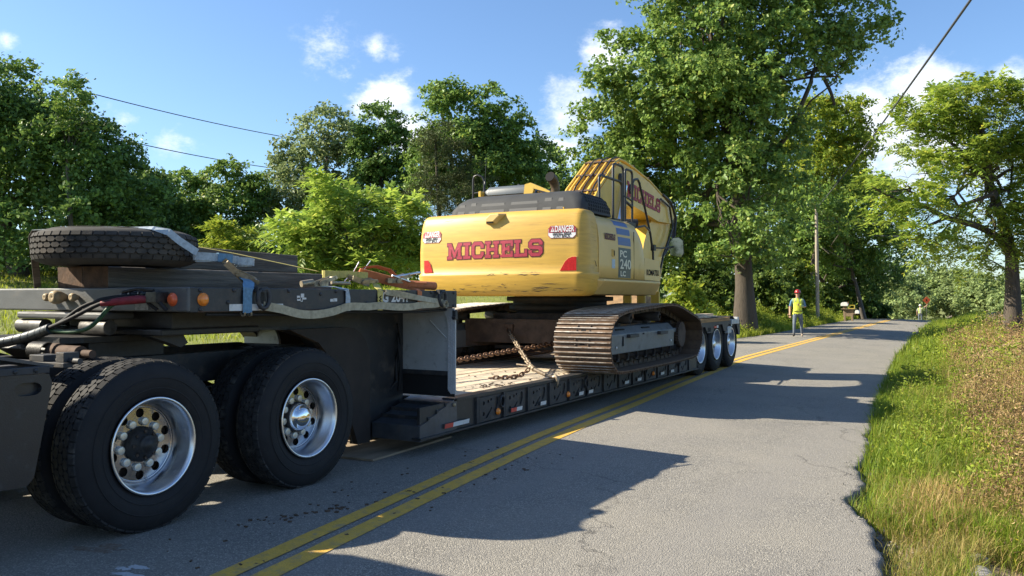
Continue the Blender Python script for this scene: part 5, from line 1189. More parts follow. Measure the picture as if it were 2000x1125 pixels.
for pts in ([(-4.9, 5.7, 1.60), (-4.88, 5.8, 1.69), (-4.86, 5.85, 1.775)], [(-4.88, 5.74, 1.6), (-4.84, 5.86, 1.68), (-4.80, 5.94, 1.79)]): part('wire_end', MB().tube(pts, .005, 6), M_silver, os_)
# long cream strap slung along the platform side
cs = thing('slung_strap', 'long cream webbing strap sagging along the side of the gooseneck', 'strap', (-4.40, 5.4, 1.35), None)
def sag(pts, n=8):
    out = []
    for i in range(len(pts) - 1):
        p0, p1, p2, p3 = [Vector(pts[min(max(i + k, 0), len(pts) - 1)]) for k in (-1, 0, 1, 2)]
        for k in range(n):
            t = k / n; out.append(.5 * ((2 * p1) + (-p0 + p2) * t + (2 * p0 - 5 * p1 + 4 * p2 - p3) * t * t + (-p0 + 3 * p1 - 3 * p2 + p3) * t ** 3))
    return out + [Vector(pts[-1])]
part('webbing', MB().strip(sag([(-4.41, 4.26, 1.395), (-4.40, 4.42, 1.370), (-4.395, 4.62, 1.330), (-4.39, 4.80, 1.325), (-4.39, 4.98, 1.345), (-4.40, 5.17, 1.380), (-4.395, 5.4, 1.378), (-4.40, 5.585, 1.385), (-4.39, 5.8, 1.372), (-4.388, 6.0, 1.372), (-4.395, 6.16, 1.385), (-4.392, 6.4, 1.392), (-4.40, 6.52, 1.41)]), .062, .005, [Vector((0, .06 * math.sin(i * .13), 1)) for i in range(97)]), M_wc, cs)
part('twisted_end', MB().strip(sag([(-4.398, 5.65, 1.50), (-4.39, 5.85, 1.482), (-4.388, 6.05, 1.458), (-4.392, 6.3, 1.432), (-4.40, 6.52, 1.41)]), .05, .005, [Vector((.35 * math.sin(i * .2), 0, 1)) for i in range(33)]), M_wc, cs)
mb = MB(); coil(mb, (-4.385, 6.52, 1.395), .04, 2, .06, (0, 1, .2), (0, -.2, 1), (1, 0, 0)); part('knot', mb, M_wc, cs)
# air and electric lines from the tractor to the nose
hz = thing('air_lines', 'bundle of black, red and green air hoses plugged into the trailer nose', 'hose bundle', (-5.4, 3.3, 1.2))
part('wrapped_bundle', MB().tube(sag([(-6.6, 2.6, 1.02), (-6.2, 3.0, 1.08), (-5.96, 3.22, 1.125), (-5.66, 3.30, 1.18), (-5.40, 3.32, 1.245)]), .036, 12), mat('hose_wrap', (.035, .045, .05), .45, var=.3, vscale=30, bump=.002, bscale=40), hz)
mb = MB()
q = sag([(-6.2, 3.0, 1.08), (-5.96, 3.22, 1.125), (-5.66, 3.30, 1.18), (-5.42, 3.32, 1.24)])
for i in range(0, len(q), 2): part('wrap_band', MB().lathe([(.0365, -.002), (.0385, 0), (.0365, .002)], q[i], 'x', 12), M_sblk, hz)
part('black_hose', MB().tube(sag([(-5.44, 3.32, 1.235), (-5.28, 3.33, 1.30), (-5.14, 3.36, 1.385), (-5.04, 3.42, 1.43), (-4.92, 3.50, 1.455), (-4.85, 3.56, 1.458)]), [.012] * 24 + [.019] * 17, 10), M_flap, hz)
part('long_hose', MB().tube(sag([(-5.44, 3.31, 1.24), (-5.2, 3.32, 1.31), (-4.97, 3.38, 1.41), (-4.85, 3.44, 1.435)]), .014, 10), M_flap, hz)
part('red_hose_grip', MB().tube([(-4.96, 3.385, 1.412), (-4.86, 3.44, 1.428), (-4.76, 3.51, 1.44), (-4.70, 3.55, 1.442)], [.018, .026, .028, .022], 10), mat('red_rubber', (.22, .02, .03), .6, var=.3, vscale=30), hz)
part('green_cable', MB().tube(sag([(-5.42, 3.32, 1.235), (-5.22, 3.34, 1.225), (-5.08, 3.37, 1.25), (-4.99, 3.40, 1.32), (-4.94, 3.43, 1.39), (-4.9, 3.48, 1.43)]), .014, 10), mat('green_cable', (.035, .10, .045), .5, var=.3, vscale=20), hz)
mb = MB()
for x, z in ((-4.98, 1.465), (-4.90, 1.47), (-4.80, 1.475), (-4.72, 1.46), (-4.66, 1.455)): mb.lathe([(.012, 0), (.03, -.02), (.034, -.05), (.02, -.075), (.001, -.08)], (x, 3.62, z), 'y', 12); mb.box(x - .03, x + .03, 3.56, 3.60, z + .01, z + .025)
mb.tube([(-4.9, 3.5, 1.49), (-4.78, 3.52, 1.51), (-4.66, 3.55, 1.50)], .012, 8).box(-4.7, -4.6, 3.52, 3.615, 1.42, 1.49)
part('gladhand', mb, mat('worn_black_alloy', (.06, .06, .058), .35, .7, var=.5, vscale=30), hz, .003)
part('loose_ends', MB().tube(sag([(-4.74, 3.56, 1.44), (-4.70, 3.55, 1.41), (-4.66, 3.58, 1.372)]), .012, 8).tube(sag([(-4.64, 3.56, 1.44), (-4.60, 3.56, 1.41), (-4.57, 3.58, 1.37)]), .014, 8), M_flap, hz)
# chains with binder between undercarriage and deck edge
M_ch = mat('rusty_chain', (.17, .095, .055), .6, .5, var=.4, vscale=30, dirt=((.06, .04, .03), .4, 20)); M_ch2 = mat('worn_chain', (.30, .24, .17), .5, .6, var=.4, vscale=30, dirt=((.08, .05, .03), .4, 20))
def chain(mb, pts, L=.062, r=.0085, w=.019):
    """alternating upright and flat links along the path"""
    pts = [Vector(p) for p in pts]; acc = []; tot = 0
    for a, b in zip(pts, pts[1:]): acc.append((tot, a, b)); tot += (b - a).length
    n = int(tot / (L * .74))
    for k in range(n):
        d = (k + .5) * tot / n
        for t0, a, b in acc:
            if t0 <= d <= t0 + (b - a).length + 1e-6: p = a.lerp(b, (d - t0) / (b - a).length); t = (b - a).normalized()
        e = t.orthogonal().normalized() if abs(t.z) > .9 else Vector((0, 0, 1)).cross(t).normalized(); e2 = t.cross(e); u = e if k % 2 else e2
        u = (u + .25 * (e2 if k % 2 else e) * math.sin(k * 1.7)).normalized()
        path = []
        for q in range(12):
            an = 2 * math.pi * q / 12; c_, s_ = math.cos(an), math.sin(an); path.append(p + t * ((L / 2 - w) * (1 if c_ > .01 else -1 if c_ < -.01 else 0) + w * c_) + u * w * s_)
        mb.tube(path, r, 5, 0, closed=True)
    return mb
c1 = thing('binder_chain', 'pale worn chain with lever binder slanting from excavator to deck edge', 'chain', (-4.75, 9.0, DZ + .005), 'tie-down chains')
part('chain', chain(MB(), [(-6.02, 10.70, .93), (-5.55, 10.05, .82), (-5.10, 9.45, .69), (-4.76, 9.00, .60)], .088, .0115, .027), M_ch2, c1)
mb = MB().cyl((-4.80, 9.06, .605), (-4.70, 8.97, .575), .032, 10).cyl((-4.70, 8.97, .575), (-4.54, 8.96, .515), .026, 10).cyl((-4.54, 8.96, .515), (-4.44, 8.98, .485), .015, 8).cyl((-4.80, 9.10, .60), (-5.02, 9.10, .615), .011, 8)
mb.tube([(-4.45, 8.98, .49), (-4.41, 8.98, .50), (-4.385, 8.98, .475), (-4.385, 8.97, .42), (-4.40, 8.98, .37)], [.020, .028, .026, .016, .006], 8); part('binder', mb, M_ch2, c1)
part('slack_chain', chain(MB(), sag([(-4.80, 9.02, .57), (-4.86, 8.86, .495), (-4.98, 8.72, .482), (-5.12, 8.60, .48)]), .075, .010, .023), M_ch, c1)
c2 = thing('tie_chain', 'rust brown chain stretched low under the excavator from the bulkhead', 'chain', (-5.6, 9.2, DZ + .005), 'tie-down chains')
part('chain', chain(MB(), [(-5.52, 7.35, .56), (-5.50, 8.4, .69), (-5.37, 9.6, .75), (-5.13, 10.6, .82), (-5.05, 11.0, .84)], .085, .011, .026), M_ch, c2)
part('hook_plate', MB().box(-5.52, -5.38, 7.22, 7.40, .465, .50), M_rust, c2, .01)
# wood blocking and dirt on the planks
for x, y, a, l, w_, h_ in ((-5.35, 7.75, .3, .38, .14, .09),):
    solo('wood_block', MB().obox((x, y, DZ + h_ / 2 + .002), (w_, l, h_), a), M_beam, 'dark wood block lying on the deck planks behind the bulkhead', 'wood block', (x, y, DZ), None, .008)
rs = random.Random(5); mb = MB()
for k in range(90):
    x, y = (rs.gauss(-4.75, .10), rs.gauss(8.0, .16)) if k % 2 else (rs.uniform(-5.9, -4.6), rs.uniform(7.0, 9.8)); s_ = rs.uniform(.003, .011); mb.obox((x, y, DZ + s_ * .4), (s_ * 2, s_ * 3, s_), rs.uniform(0, 3))
part('deck_dirt', mb, M_brn, None, org=(-5, 8.4, DZ), kind='stuff', label='crumbs of mud scattered on the deck planks')
# planks lying on the rear deck
for i, (x, y, a, l, lab) in enumerate(((-4.62, 15.9, .03, 1.7, 'pale splintered board along the road edge of the rear deck'), (-4.85, 16.5, -.06, 1.2, 'short pale board lying askew on the rear deck'))):
    solo('loose_board', MB().obox((x, y, 1.066 + .03 * i + .012), (.17, l, .035), a), M_plank, lab, 'board', (x, y, 1.05), 'loose boards on the rear deck', .006)
# plywood sheet on the asphalt beneath the gooseneck
mb = MB().prism([(-4.64, 5.78), (-4.72, 7.16), (-5.95, 7.10), (-5.87, 5.70)], 'z', .003, .022)
solo('plywood_sheet', mb, mat('dirty_plywood', (.26, .20, .135), .85, var=.3, vscale=5, dirt=((.12, .09, .06), .35, 3), stretch=(1, .3, 1)), 'dirty plywood sheet lying on the asphalt under the gooseneck', 'plywood', (-5.3, 6.4, 0))
# bark crumbs and scraps on the asphalt
mb = MB(); rs = random.Random(11)
for k in range(120):
    if k < 38: t = rs.random(); x = -3.93 + .30 * (t - .5) + rs.gauss(0, .04); y = 4.13 + .9 * (t - .5) * .8 + rs.gauss(0, .045); s_ = rs.uniform(.003, .012)
    else: x, y, s_ = rs.uniform(-4.3, -3.2), rs.uniform(3.0, 7), rs.uniform(.003, .010)
    mb.obox((x, y, zroad(x, y) + s_ * .4), (s_ * rs.uniform(1, 3), s_ * rs.uniform(1, 3), s_ * .8), rs.uniform(0, 3))
part('bark_crumbs', mb, mat('bark_crumb', (.085, .055, .035), .95, var=.5, vscale=40), None, org=(-3.9, 4.1, 0), kind='stuff', label='dark bark crumbs scattered on the asphalt beside the drive wheels')
# ================================================================== vegetation
M_bark = mat('bark', (.085, .068, .052), .95, var=.4, vscale=5, bump=.025, bscale=14, dirt=((.03, .025, .02), .4, 5), stretch=(3, 3, .5))
M_bark2 = mat('grey_bark', (.12, .105, .09), .95, var=.35, vscale=6, bump=.012, bscale=18, stretch=(3, 3, .5))
L_dark = leafmat('leaf_dark', (0.070, 0.133, 0.036), (0.175, 0.283, 0.060), .25, .45)
L_mid = leafmat('leaf_mid', (0.078, 0.149, 0.035), (0.191, 0.303, 0.059), .32, .45, (0.336, 0.360, 0.079))
L_pop = leafmat('leaf_glossy', (0.086, 0.159, 0.040), (0.213, 0.316, 0.066), .34, .45, (0.428, 0.440, 0.105))
L_lite = leafmat('leaf_light', (0.128, 0.200, 0.023), (0.267, 0.330, 0.040), .42, .45, (0.440, 0.400, 0.048))
L_ail = leafmat('leaf_yellow_green', (0.155, 0.257, 0.043), (0.290, 0.390, 0.066), .42, .4, (0.433, 0.438, 0.088))
L_wal = leafmat('leaf_walnut', (0.122, 0.205, 0.029), (0.280, 0.365, 0.055), .42, .45, (0.455, 0.434, 0.060))
L_ced = leafmat('leaf_cedar', (0.041, 0.066, 0.025), (0.104, 0.125, 0.042), .12, .6, (0.202, 0.177, 0.077))
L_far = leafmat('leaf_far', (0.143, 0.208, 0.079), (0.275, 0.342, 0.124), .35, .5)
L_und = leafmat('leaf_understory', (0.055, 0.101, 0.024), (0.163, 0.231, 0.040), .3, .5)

def leaf_quads(rg_, C, size, flat=.35, ratio=.55, outward=None, droop=.2):
    """one folded rhombus per centre; returns V (n*4,3) and F (n*2,3)"""
    n = len(C); nrm = rg_.normal(size=(n, 3)); nrm[:, 2] += flat * 2
    if outward is not None: nrm += outward * .8
    nrm /= np.linalg.norm(nrm, axis=1, keepdims=True) + 1e-9
    t = rg_.normal(size=(n, 3)); t[:, 2] -= droop; t -= nrm * (t * nrm).sum(1, keepdims=True); t /= np.linalg.norm(t, axis=1, keepdims=True) + 1e-9
    b = np.cross(nrm, t); s = (size * rg_.uniform(.65, 1.25, n))[:, None]
    fold = nrm * s * .14
    V = np.stack([C - t * s * .5, C + b * s * ratio * .5 + fold - t * s * .04, C + t * s * .5, C - b * s * ratio * .5 + fold - t * s * .04], 1).reshape(-1, 3)
    i = np.arange(n)[:, None] * 4
    F = np.concatenate([i + np.array([[0, 1, 2]]), i + np.array([[0, 2, 3]])], 0)
    return V, F
def crown_points(rg_, lobes, nclump, per, crad, shell=.62, seed=0, rough=.4):
    """leaf centres: lobes carry boughs, boughs carry leafy sprays; lobes: (centre, (rx,ry,rz))"""
    boughs = []
    for li, (c, r) in enumerate(lobes):
        c = np.array(c); r = np.array(r); area = r[0] * r[2] + r[0] * r[1]; k = int(np.clip(10 + 3.2 * area, 8, 46))
        for j in range(k):
            d = rg_.normal(size=3); d[2] += .25; d /= np.linalg.norm(d)
            q = 1 + rough * mnoise.noise(Vector(d * 2.1) + Vector((li * 7.3 + seed, 0, 0))) + rough * .5 * mnoise.noise(Vector(d * 4.7) + Vector((0, li * 3.1 + seed, 0)))
            f = q * (.50 + .50 * rg_.random() ** .6); p = c + d * r * f; m = (r[0] * r[1] * r[2]) ** (1 / 3) * rg_.uniform(.20, .42)
            boughs.append((p, np.array([m * 1.25, m * 1.25, m * .72]), d))
    wt = np.array([b[1][0] ** 2 for b in boughs]); wt /= wt.sum(); out, ow = [], []
    for bi in rg_.choice(len(boughs), nclump, p=wt):
        p, r, d0 = boughs[bi]; d = rg_.normal(size=3) + d0 * .5; d[2] += .35; d /= np.linalg.norm(d)
        c = p + d * r * rg_.uniform(.55, 1.05); cr = crad * rg_.uniform(.45, 1.15) * .8; k = max(3, int(per * rg_.uniform(.6, 1.4)))
        # a spray: leaves strung along a short drooping twig
        t = rg_.random((k, 1)); tw = d * np.array([1, 1, .5]) + rg_.normal(size=3) * .5; tw /= np.linalg.norm(tw)
        off = tw * (t - .35) * cr * 1.9 - np.array([0, 0, 1.0]) * (t ** 2) * cr * .7 + rg_.normal(size=(k, 3)) * cr * np.array([.34, .34, .26])
        out.append(c + off); ow.append(np.repeat((d * .6 + d0 * .4)[None], k, 0))
    return np.concatenate(out), np.concatenate(ow)
def limb_path(a, b, rs, wig=.08, n=7, sagv=0):
    a, b = Vector(a), Vector(b); L_ = (b - a).length; out = []
    for i in range(n + 1):
        t = i / n; p = a.lerp(b, t); e = math.sin(math.pi * t)
        out.append(p + Vector((rs.uniform(-1, 1), rs.uniform(-1, 1), rs.uniform(-.6, .6))) * wig * L_ * .35 * (0 if i in (0, n) else 1) + Vector((0, 0, sagv * L_ * e)))
    return out
def wood(parent, base, top_r, trunk_pts, r0, lobes, seed, m, twigs=3, limbs=True, limb_from=.35):
    rs = random.Random(seed); mb = MB(); tp = [Vector(p) for p in trunk_pts]; n = len(tp)
    rr = [r0 * (1.35 if i == 0 else 1 - (1 - top_r) * i / (n - 1)) for i in range(n)]
    mb.tube(tp, rr, 12)
    if limbs:
        for li, (c, r) in enumerate(lobes):
            f = min(.98, limb_from + rs.random() * (1 - limb_from)); k = f * (n - 1); i = int(k); a = tp[i].lerp(tp[min(i + 1, n - 1)], k - i)
            ra = r0 * (1 - (1 - top_r) * f) * .55; path = limb_path(a, c, rs, .25); mb.tube(path, [ra * (1 - .8 * j / 7) for j in range(8)], 7)
            for q in range(twigs):
                d = Vector((rs.gauss(0, 1), rs.gauss(0, 1), rs.gauss(.3, 1))).normalized(); e = Vector(c) + Vector((d.x * r[0], d.y * r[1], d.z * r[2])) * .85
                j = rs.randint(3, 7); p2 = limb_path(path[j], e, rs, .3, 5); mb.tube(p2, [ra * .3 * (1 - .85 * s_ / 5) for s_ in range(6)], 5)
    return part('trunk', mb, m, parent)
def tree(name, label, base, lobes, n, size, leaf, seed, height_r=.2, bark=None, crad=.55, per=26, group='trees along the field and road', shell=.62, ratio=.6, trunk=None, cat='tree', twigs=3, rough=.4, limbs=True, flat=.35, droop=.2):
    bs_ = Vector(base); t = thing(name, label, cat, tuple(bs_), group); rg_ = rng(seed)
    top = max((Vector(c) for c, _ in lobes), key=lambda c: c.z); tp = trunk or [bs_ + Vector((0, 0, -.3)), bs_ + (top - bs_) * .25 + Vector((0, 0, .2)), bs_ + (top - bs_) * .55, top]
    wood(t, bs_, .25, tp, height_r, lobes, seed, bark or M_bark, twigs, limbs)
    C, o = crown_points(rg_, [(tuple(c), r) for c, r in lobes], n, per, crad, shell, seed, rough)
    V, F = leaf_quads(rg_, C, size, flat, ratio, o, droop); np_obj('crown', V, F, leaf, t); return t
def LB(px, py, Z, rx, ry=None, dz=0, ry_m=None):
    """lobe: centre in view direction, radii in photo pixels at that depth"""
    p = P(px, py, Z + dz); k = Z / FPX; ry = ry or rx
    return (p, (rx * k, (ry_m or rx * k), ry * k))
def gnd(px, Z, dz=0):
    p = P(px, 582, Z); return Vector((p.x, p.y, zt(p.x, p.y) + dz))
# left: tall dark maple mass
tree('maple_tree', 'tall dark maple at the far left edge of the field', gnd(40, 44), [LB(40, 215, 44, 95, 80), LB(20, 300, 44, 120, 100), LB(150, 330, 43, 95, 100), LB(60, 430, 43, 150, 95), LB(100, 260, 44, 70, 70), LB(215, 420, 44, 90, 95), LB(-70, 330, 46, 130, 160), LB(-60, 215, 47, 80, 70)], 2100, .27, L_dark, 1, .42, crad=.85, per=30, rough=.3)
tree('ash_tree', 'thin airy ash with fine bare twigs beside the dark maple', gnd(150, 41), [LB(130, 185, 41, 50, 40), LB(160, 235, 41, 38, 45), LB(120, 250, 41, 45, 40), LB(150, 290, 41, 40, 25)], 210, .22, L_mid, 2, .16, crad=.42, per=14, twigs=9, bark=M_bark2, trunk=[gnd(150, 41, -.3), P(140, 470, 41), P(130, 330, 41), P(135, 230, 41)])
tree('round_maple', 'rounded dark maple between the tall maple and the mid treeline', gnd(265, 50), [LB(265, 385, 50, 68, 60), LB(240, 440, 50, 70, 60), LB(305, 430, 50, 50, 55), LB(265, 480, 49, 80, 45)], 1000, .27, L_dark, 3, .3, crad=.7, per=28, rough=.25)
tree('locust_tree', 'yellowish green locust with feathery top above the spare tyre', gnd(390, 55), [LB(375, 375, 55, 45, 38), LB(450, 360, 55, 50, 40), LB(350, 420, 55, 50, 45), LB(420, 430, 54, 70, 55), LB(490, 400, 55, 40, 55), LB(400, 490, 54, 90, 40)], 1100, .26, L_mid, 4, .26, crad=.65, per=26, shell=.5)
tree('willow_tree', 'pale airy willow rising behind the bright green sapling', gnd(620, 58), [LB(640, 260, 58, 60, 48), LB(600, 320, 58, 60, 50), LB(680, 300, 58, 45, 60), LB(560, 330, 58, 40, 45), LB(620, 390, 57, 100, 60), LB(560, 420, 57, 60, 60)], 900, .30, leafmat('leaf_pale', (0.107, 0.159, 0.068), (0.227, 0.285, 0.112), .35, .5), 5, .3, crad=.75, per=18, twigs=6, shell=.4, bark=M_bark2)
tree('oak_tree', 'compact dark oak crown to the right of the pale willow', gnd(750, 56), [LB(740, 245, 56, 38, 38), LB(765, 290, 56, 40, 50), LB(720, 300, 56, 38, 50), LB(750, 370, 56, 60, 60)], 700, .27, L_dark, 6, .28, crad=.6, per=26, rough=.5)
tree('hickory_tree', 'tall mid green hickory with a ragged top behind the excavator hood', gnd(930, 50), [LB(860, 205, 50, 40, 45), LB(910, 225, 50, 50, 60), LB(965, 235, 50, 45, 60), LB(1010, 290, 50, 45, 60), LB(900, 310, 50, 80, 70), LB(980, 350, 50, 80, 70), LB(840, 330, 51, 45, 70)], 1500, .25, L_mid, 7, .36, crad=.6, per=26, rough=.5)
tree('cedar_tree', 'dull brownish cedar in front of the hickory, left of the excavator', gnd(865, 44), [LB(860, 330, 44, 50, 90, ry_m=1.4), LB(870, 420, 44, 70, 90, ry_m=1.7), LB(850, 270, 44, 28, 50, ry_m=.8), LB(910, 400, 44, 50, 90, ry_m=1.4)], 820, .13, L_ced, 8, .22, crad=.5, per=44, ratio=.25, shell=.35, limbs=False)
tree('dark_maple', 'dark crown filling the gap between excavator hood and poplar', gnd(1040, 56), [LB(1050, 330, 56, 50, 60), LB(1080, 420, 56, 80, 90), LB(1030, 400, 56, 60, 80)], 700, .28, L_dark, 9, .3, crad=.7, per=24)
# big poplar by the road
pt = P(1456, 600, 33); pb = Vector((pt.x, pt.y, zt(pt.x, pt.y)))
ptr = [pb + Vector((0, 0, -.3)), P(1454, 560, 33), P(1450, 480, 33), P(1440, 330, 33.2), P(1420, 180, 33.3), P(1400, 40, 33.4), P(1395, -90, 33.5)]
tree('poplar_tree', 'huge glossy poplar beside the road, its crown cut by the top of the view', tuple(pb), [LB(1290, 150, 33, 105, 115), LB(1190, 270, 36, 80, 80), LB(1300, 300, 35, 115, 95), LB(1430, 230, 33, 120, 130), LB(1390, 60, 33, 120, 95), LB(1530, 90, 33, 110, 90), LB(1640, 40, 33.5, 95, 70), LB(1600, 105, 33, 65, 45), LB(1230, 400, 37, 80, 60), LB(1350, 420, 36.5, 105, 80), LB(1460, 390, 31.5, 100, 85), LB(1300, 500, 37, 65, 42), LB(1400, -60, 34, 170, 80), LB(1560, -50, 34, 130, 70), LB(1490, 480, 31.5, 60, 45), LB(1500, 250, 33, 60, 80), LB(1485, 350, 32, 60, 70), LB(1510, 180, 33, 65, 60), LB(1350, 200, 32, 120, 100), LB(1430, 500, 31.8, 60, 35), LB(1450, 440, 36, 90, 60), LB(1370, 470, 37, 85, 50), LB(1250, 330, 36.5, 85, 66), LB(1200, 360, 37, 66, 56)], 4600, .18, L_pop, 10, .42, trunk=ptr, crad=.46, per=27, ratio=.72, rough=.5, shell=.5, twigs=4)
mbx = MB()
for path in ([P(1430, 200, 33), P(1520, 165, 33), P(1580, 150, 33), P(1640, 148, 33)], [P(1420, 120, 33), P(1370, 40, 33), P(1340, -20, 33)], [P(1560, 150, 33), P(1600, 135, 33), P(1650, 118, 33)], [P(1610, 148, 33), P(1625, 180, 33), P(1632, 205, 33)]): mbx.tube(sag([tuple(p) for p in path], 4), [.085 - .0045 * i for i in range((len(path) - 1) * 4 + 1)], 7)
part('bare_limb', mbx, M_bark, bpy.data.objects['poplar_tree'])
# trees beyond the poplar, left of the road
tree('light_locust', 'light yellow green locust reaching out right of the poplar', gnd(1570, 54), [LB(1590, 250, 52, 50, 60), LB(1655, 215, 52, 45, 35), LB(1640, 290, 52, 60, 50), LB(1680, 250, 52, 30, 40), LB(1560, 330, 51, 60, 60)], 760, .25, L_lite, 11, .16, crad=.6, per=20, shell=.45, twigs=6)
tree('hackberry_tree', 'mid green hackberry with bare dead twigs above the worker', gnd(1690, 58), [LB(1620, 370, 56, 75, 65), LB(1690, 400, 56, 55, 70), LB(1580, 440, 55, 70, 70), LB(1660, 480, 57, 80, 60), LB(1710, 490, 58, 45, 50), LB(1600, 430, 48, 45, 45), LB(1585, 390, 48, 45, 35)], 1200, .25, L_mid, 12, .15, crad=.7, per=24, rough=.5, bark=M_bark2)
tree('box_elder', 'dark box elder shading the mailboxes at the left verge', gnd(1650, 60), [LB(1620, 500, 60, 60, 40), LB(1670, 530, 61, 55, 40), LB(1555, 470, 56, 50, 50), LB(1720, 530, 62, 40, 40)], 560, .30, L_dark, 13, .24, crad=.6, per=24)
mbx = MB(); rs = random.Random(2)
for k in range(16):
    a = P(1610 + rs.uniform(-20, 20), 380, 53.5); b = P(1600 + rs.uniform(-70, 60), 330 + rs.uniform(-40, 40), 53.5); mbx.tube(limb_path(a, b, rs, .3, 5), [.035, .028, .022, .016, .011, .006], 5)
part('dead_twigs', mbx, M_bark2, bpy.data.objects['hackberry_tree'])
# walnut at the right, over the verge
wz = 21.0
wb = P(1978, 600, wz); wb.z = zt(wb.x, wb.y)
wt = [wb + Vector((0, 0, -.3)), P(1978, 560, wz), P(1976, 500, wz), P(1960, 430, wz), P(1935, 360, wz), P(1925, 290, wz), P(1915, 220, wz)]
walls = [LB(1890, 200, wz, 70, 45), LB(1960, 235, wz, 65, 60), LB(1810, 215, wz, 55, 35), LB(1850, 290, wz, 70, 45), LB(1940, 320, wz, 70, 50), LB(1760, 255, wz, 45, 28), LB(1790, 340, 20.5, 55, 35), LB(1730, 375, 20, 45, 30), LB(1800, 420, 20, 60, 30), LB(1830, 480, 20, 55, 26), LB(1900, 440, wz, 45, 30), LB(1985, 420, wz, 45, 60), LB(1930, 500, 20.5, 45, 25), LB(2040, 300, wz, 80, 90), LB(2040, 470, wz, 60, 60), LB(1770, 460, 19.5, 35, 18)]
t = thing('walnut_tree', 'open branched walnut leaning over the right verge', 'tree', tuple(wb), 'trees along the field and road')
wood(t, wb, .3, wt, .19, walls, 21, M_bark, 5, True, .55)
mb = MB()
for path, r0 in (([P(1976, 505, wz), P(1950, 465, wz), P(1905, 440, 20.6), P(1850, 425, 20.2), P(1800, 400, 20), P(1745, 385, 19.8), P(1705, 365, 19.6)], .105), ([P(1850, 425, 20.2), P(1815, 440, 20), P(1780, 455, 19.6)], .05), ([P(1935, 360, wz), P(1890, 310, wz), P(1850, 270, wz), P(1800, 240, wz)], .07), ([P(1978, 540, wz), P(1955, 520, wz), P(1930, 505, 20.6)], .04)):
    q = sag([tuple(p) for p in path], 5); mb.tube(q, [r0 * (1 - .8 * i / (len(q) - 1)) for i in range(len(q))], 9)
part('main_limb', mb, M_bark, t)
def compound(rg_, C, d, length, pairs, lsize):
    """pinnate leaves: rachis starting at C in direction d with paired drooping leaflets"""
    n = len(C); d = d / (np.linalg.norm(d, axis=1, keepdims=True) + 1e-9); up = np.array([0, 0, 1.0]); side = np.cross(d, up); side /= np.linalg.norm(side, axis=1, keepdims=True) + 1e-6
    nr = np.cross(side, d); Vs, Fs = [], []; ln = (length * rg_.uniform(.7, 1.25, n))[:, None]; base = 0
    for k in range(pairs):
        f = (k + .8) / pairs; pos = C + d * ln * f - np.array([0, 0, 1.0]) * ln * .45 * f * f
        for s in (-1, 1):
            a = (side * s * .92 + d * .45 - up * rg_.uniform(-.35, .95, (n, 1))); a /= np.linalg.norm(a, axis=1, keepdims=True); sz = (lsize * (1.05 - .45 * abs(f - .45)) * rg_.uniform(.8, 1.2, n))[:, None]
            b = np.cross(a, nr + side * s * rg_.uniform(-.5, .5, (n, 1))); b /= np.linalg.norm(b, axis=1, keepdims=True) + 1e-6
            V = np.stack([pos, pos + a * sz * .42 + b * sz * .17, pos + a * sz, pos + a * sz * .42 - b * sz * .17], 1).reshape(-1, 3); i = np.arange(n)[:, None] * 4 + base
            Vs.append(V); Fs += [i + np.array([[0, 1, 2]]), i + np.array([[0, 2, 3]])]; base += 4 * n
    return np.concatenate(Vs), np.concatenate(Fs)
def compound_crown(parent, lobes, n, seed, length, pairs, lsize, m, shell=.45):
    rg_ = rng(seed); C, o = crown_points(rg_, [(tuple(c), r) for c, r in lobes], n, 4, .28, shell, seed, .5)
    d = o * .8 + rg_.normal(size=C.shape) * .7; d[:, 2] *= .6; d[:, 2] += .22
    V, F = compound(rg_, C, d, length, pairs, lsize); return np_obj('crown', V, F, m, parent)
compound_crown(t, walls, 1050, 22, .36, 6, .15, L_wal, .4)
# bright tree-of-heaven sapling behind the gooseneck
az = 23.0; ab = gnd(690, az)
als = [LB(640, 405, az, 40, 34), LB(590, 432, az, 46, 30), LB(700, 405, az, 38, 28), LB(770, 408, az, 46, 24), LB(680, 460, az, 70, 38), LB(790, 440, az, 34, 28), LB(600, 480, az, 55, 30), LB(740, 490, az, 70, 40), LB(660, 520, az, 60, 35), LB(555, 450, az, 35, 22), LB(625, 365, az, 22, 18)]
t = thing('tree_of_heaven', 'small bright yellow green tree with feather leaves behind the timbers', 'tree', tuple(ab), 'trees along the field and road')
wood(t, ab, .3, [ab + Vector((0, 0, -.2)), P(690, 560, az), P(685, 500, az), P(670, 430, az)], .08, als, 31, M_bark2, 4, True, .2)
compound_crown(t, als, 330, 32, .62, 7, .235, L_ail, .4)
t = thing('sumac_shrub', 'little light green shrub lit by the sun below the locust', 'shrub', tuple(gnd(445, 34)), 'trees along the field and road')
sl_ = [LB(440, 465, 34, 35, 25), LB(465, 490, 34, 35, 25), LB(425, 500, 34, 30, 22)]; sb = gnd(445, 34); wood(t, sb, .3, [sb, P(445, 540, 34), P(445, 490, 34)], .05, sl_, 41, M_bark2, 3, True, .2); compound_crown(t, sl_, 150, 42, .5, 6, .2, L_lite)
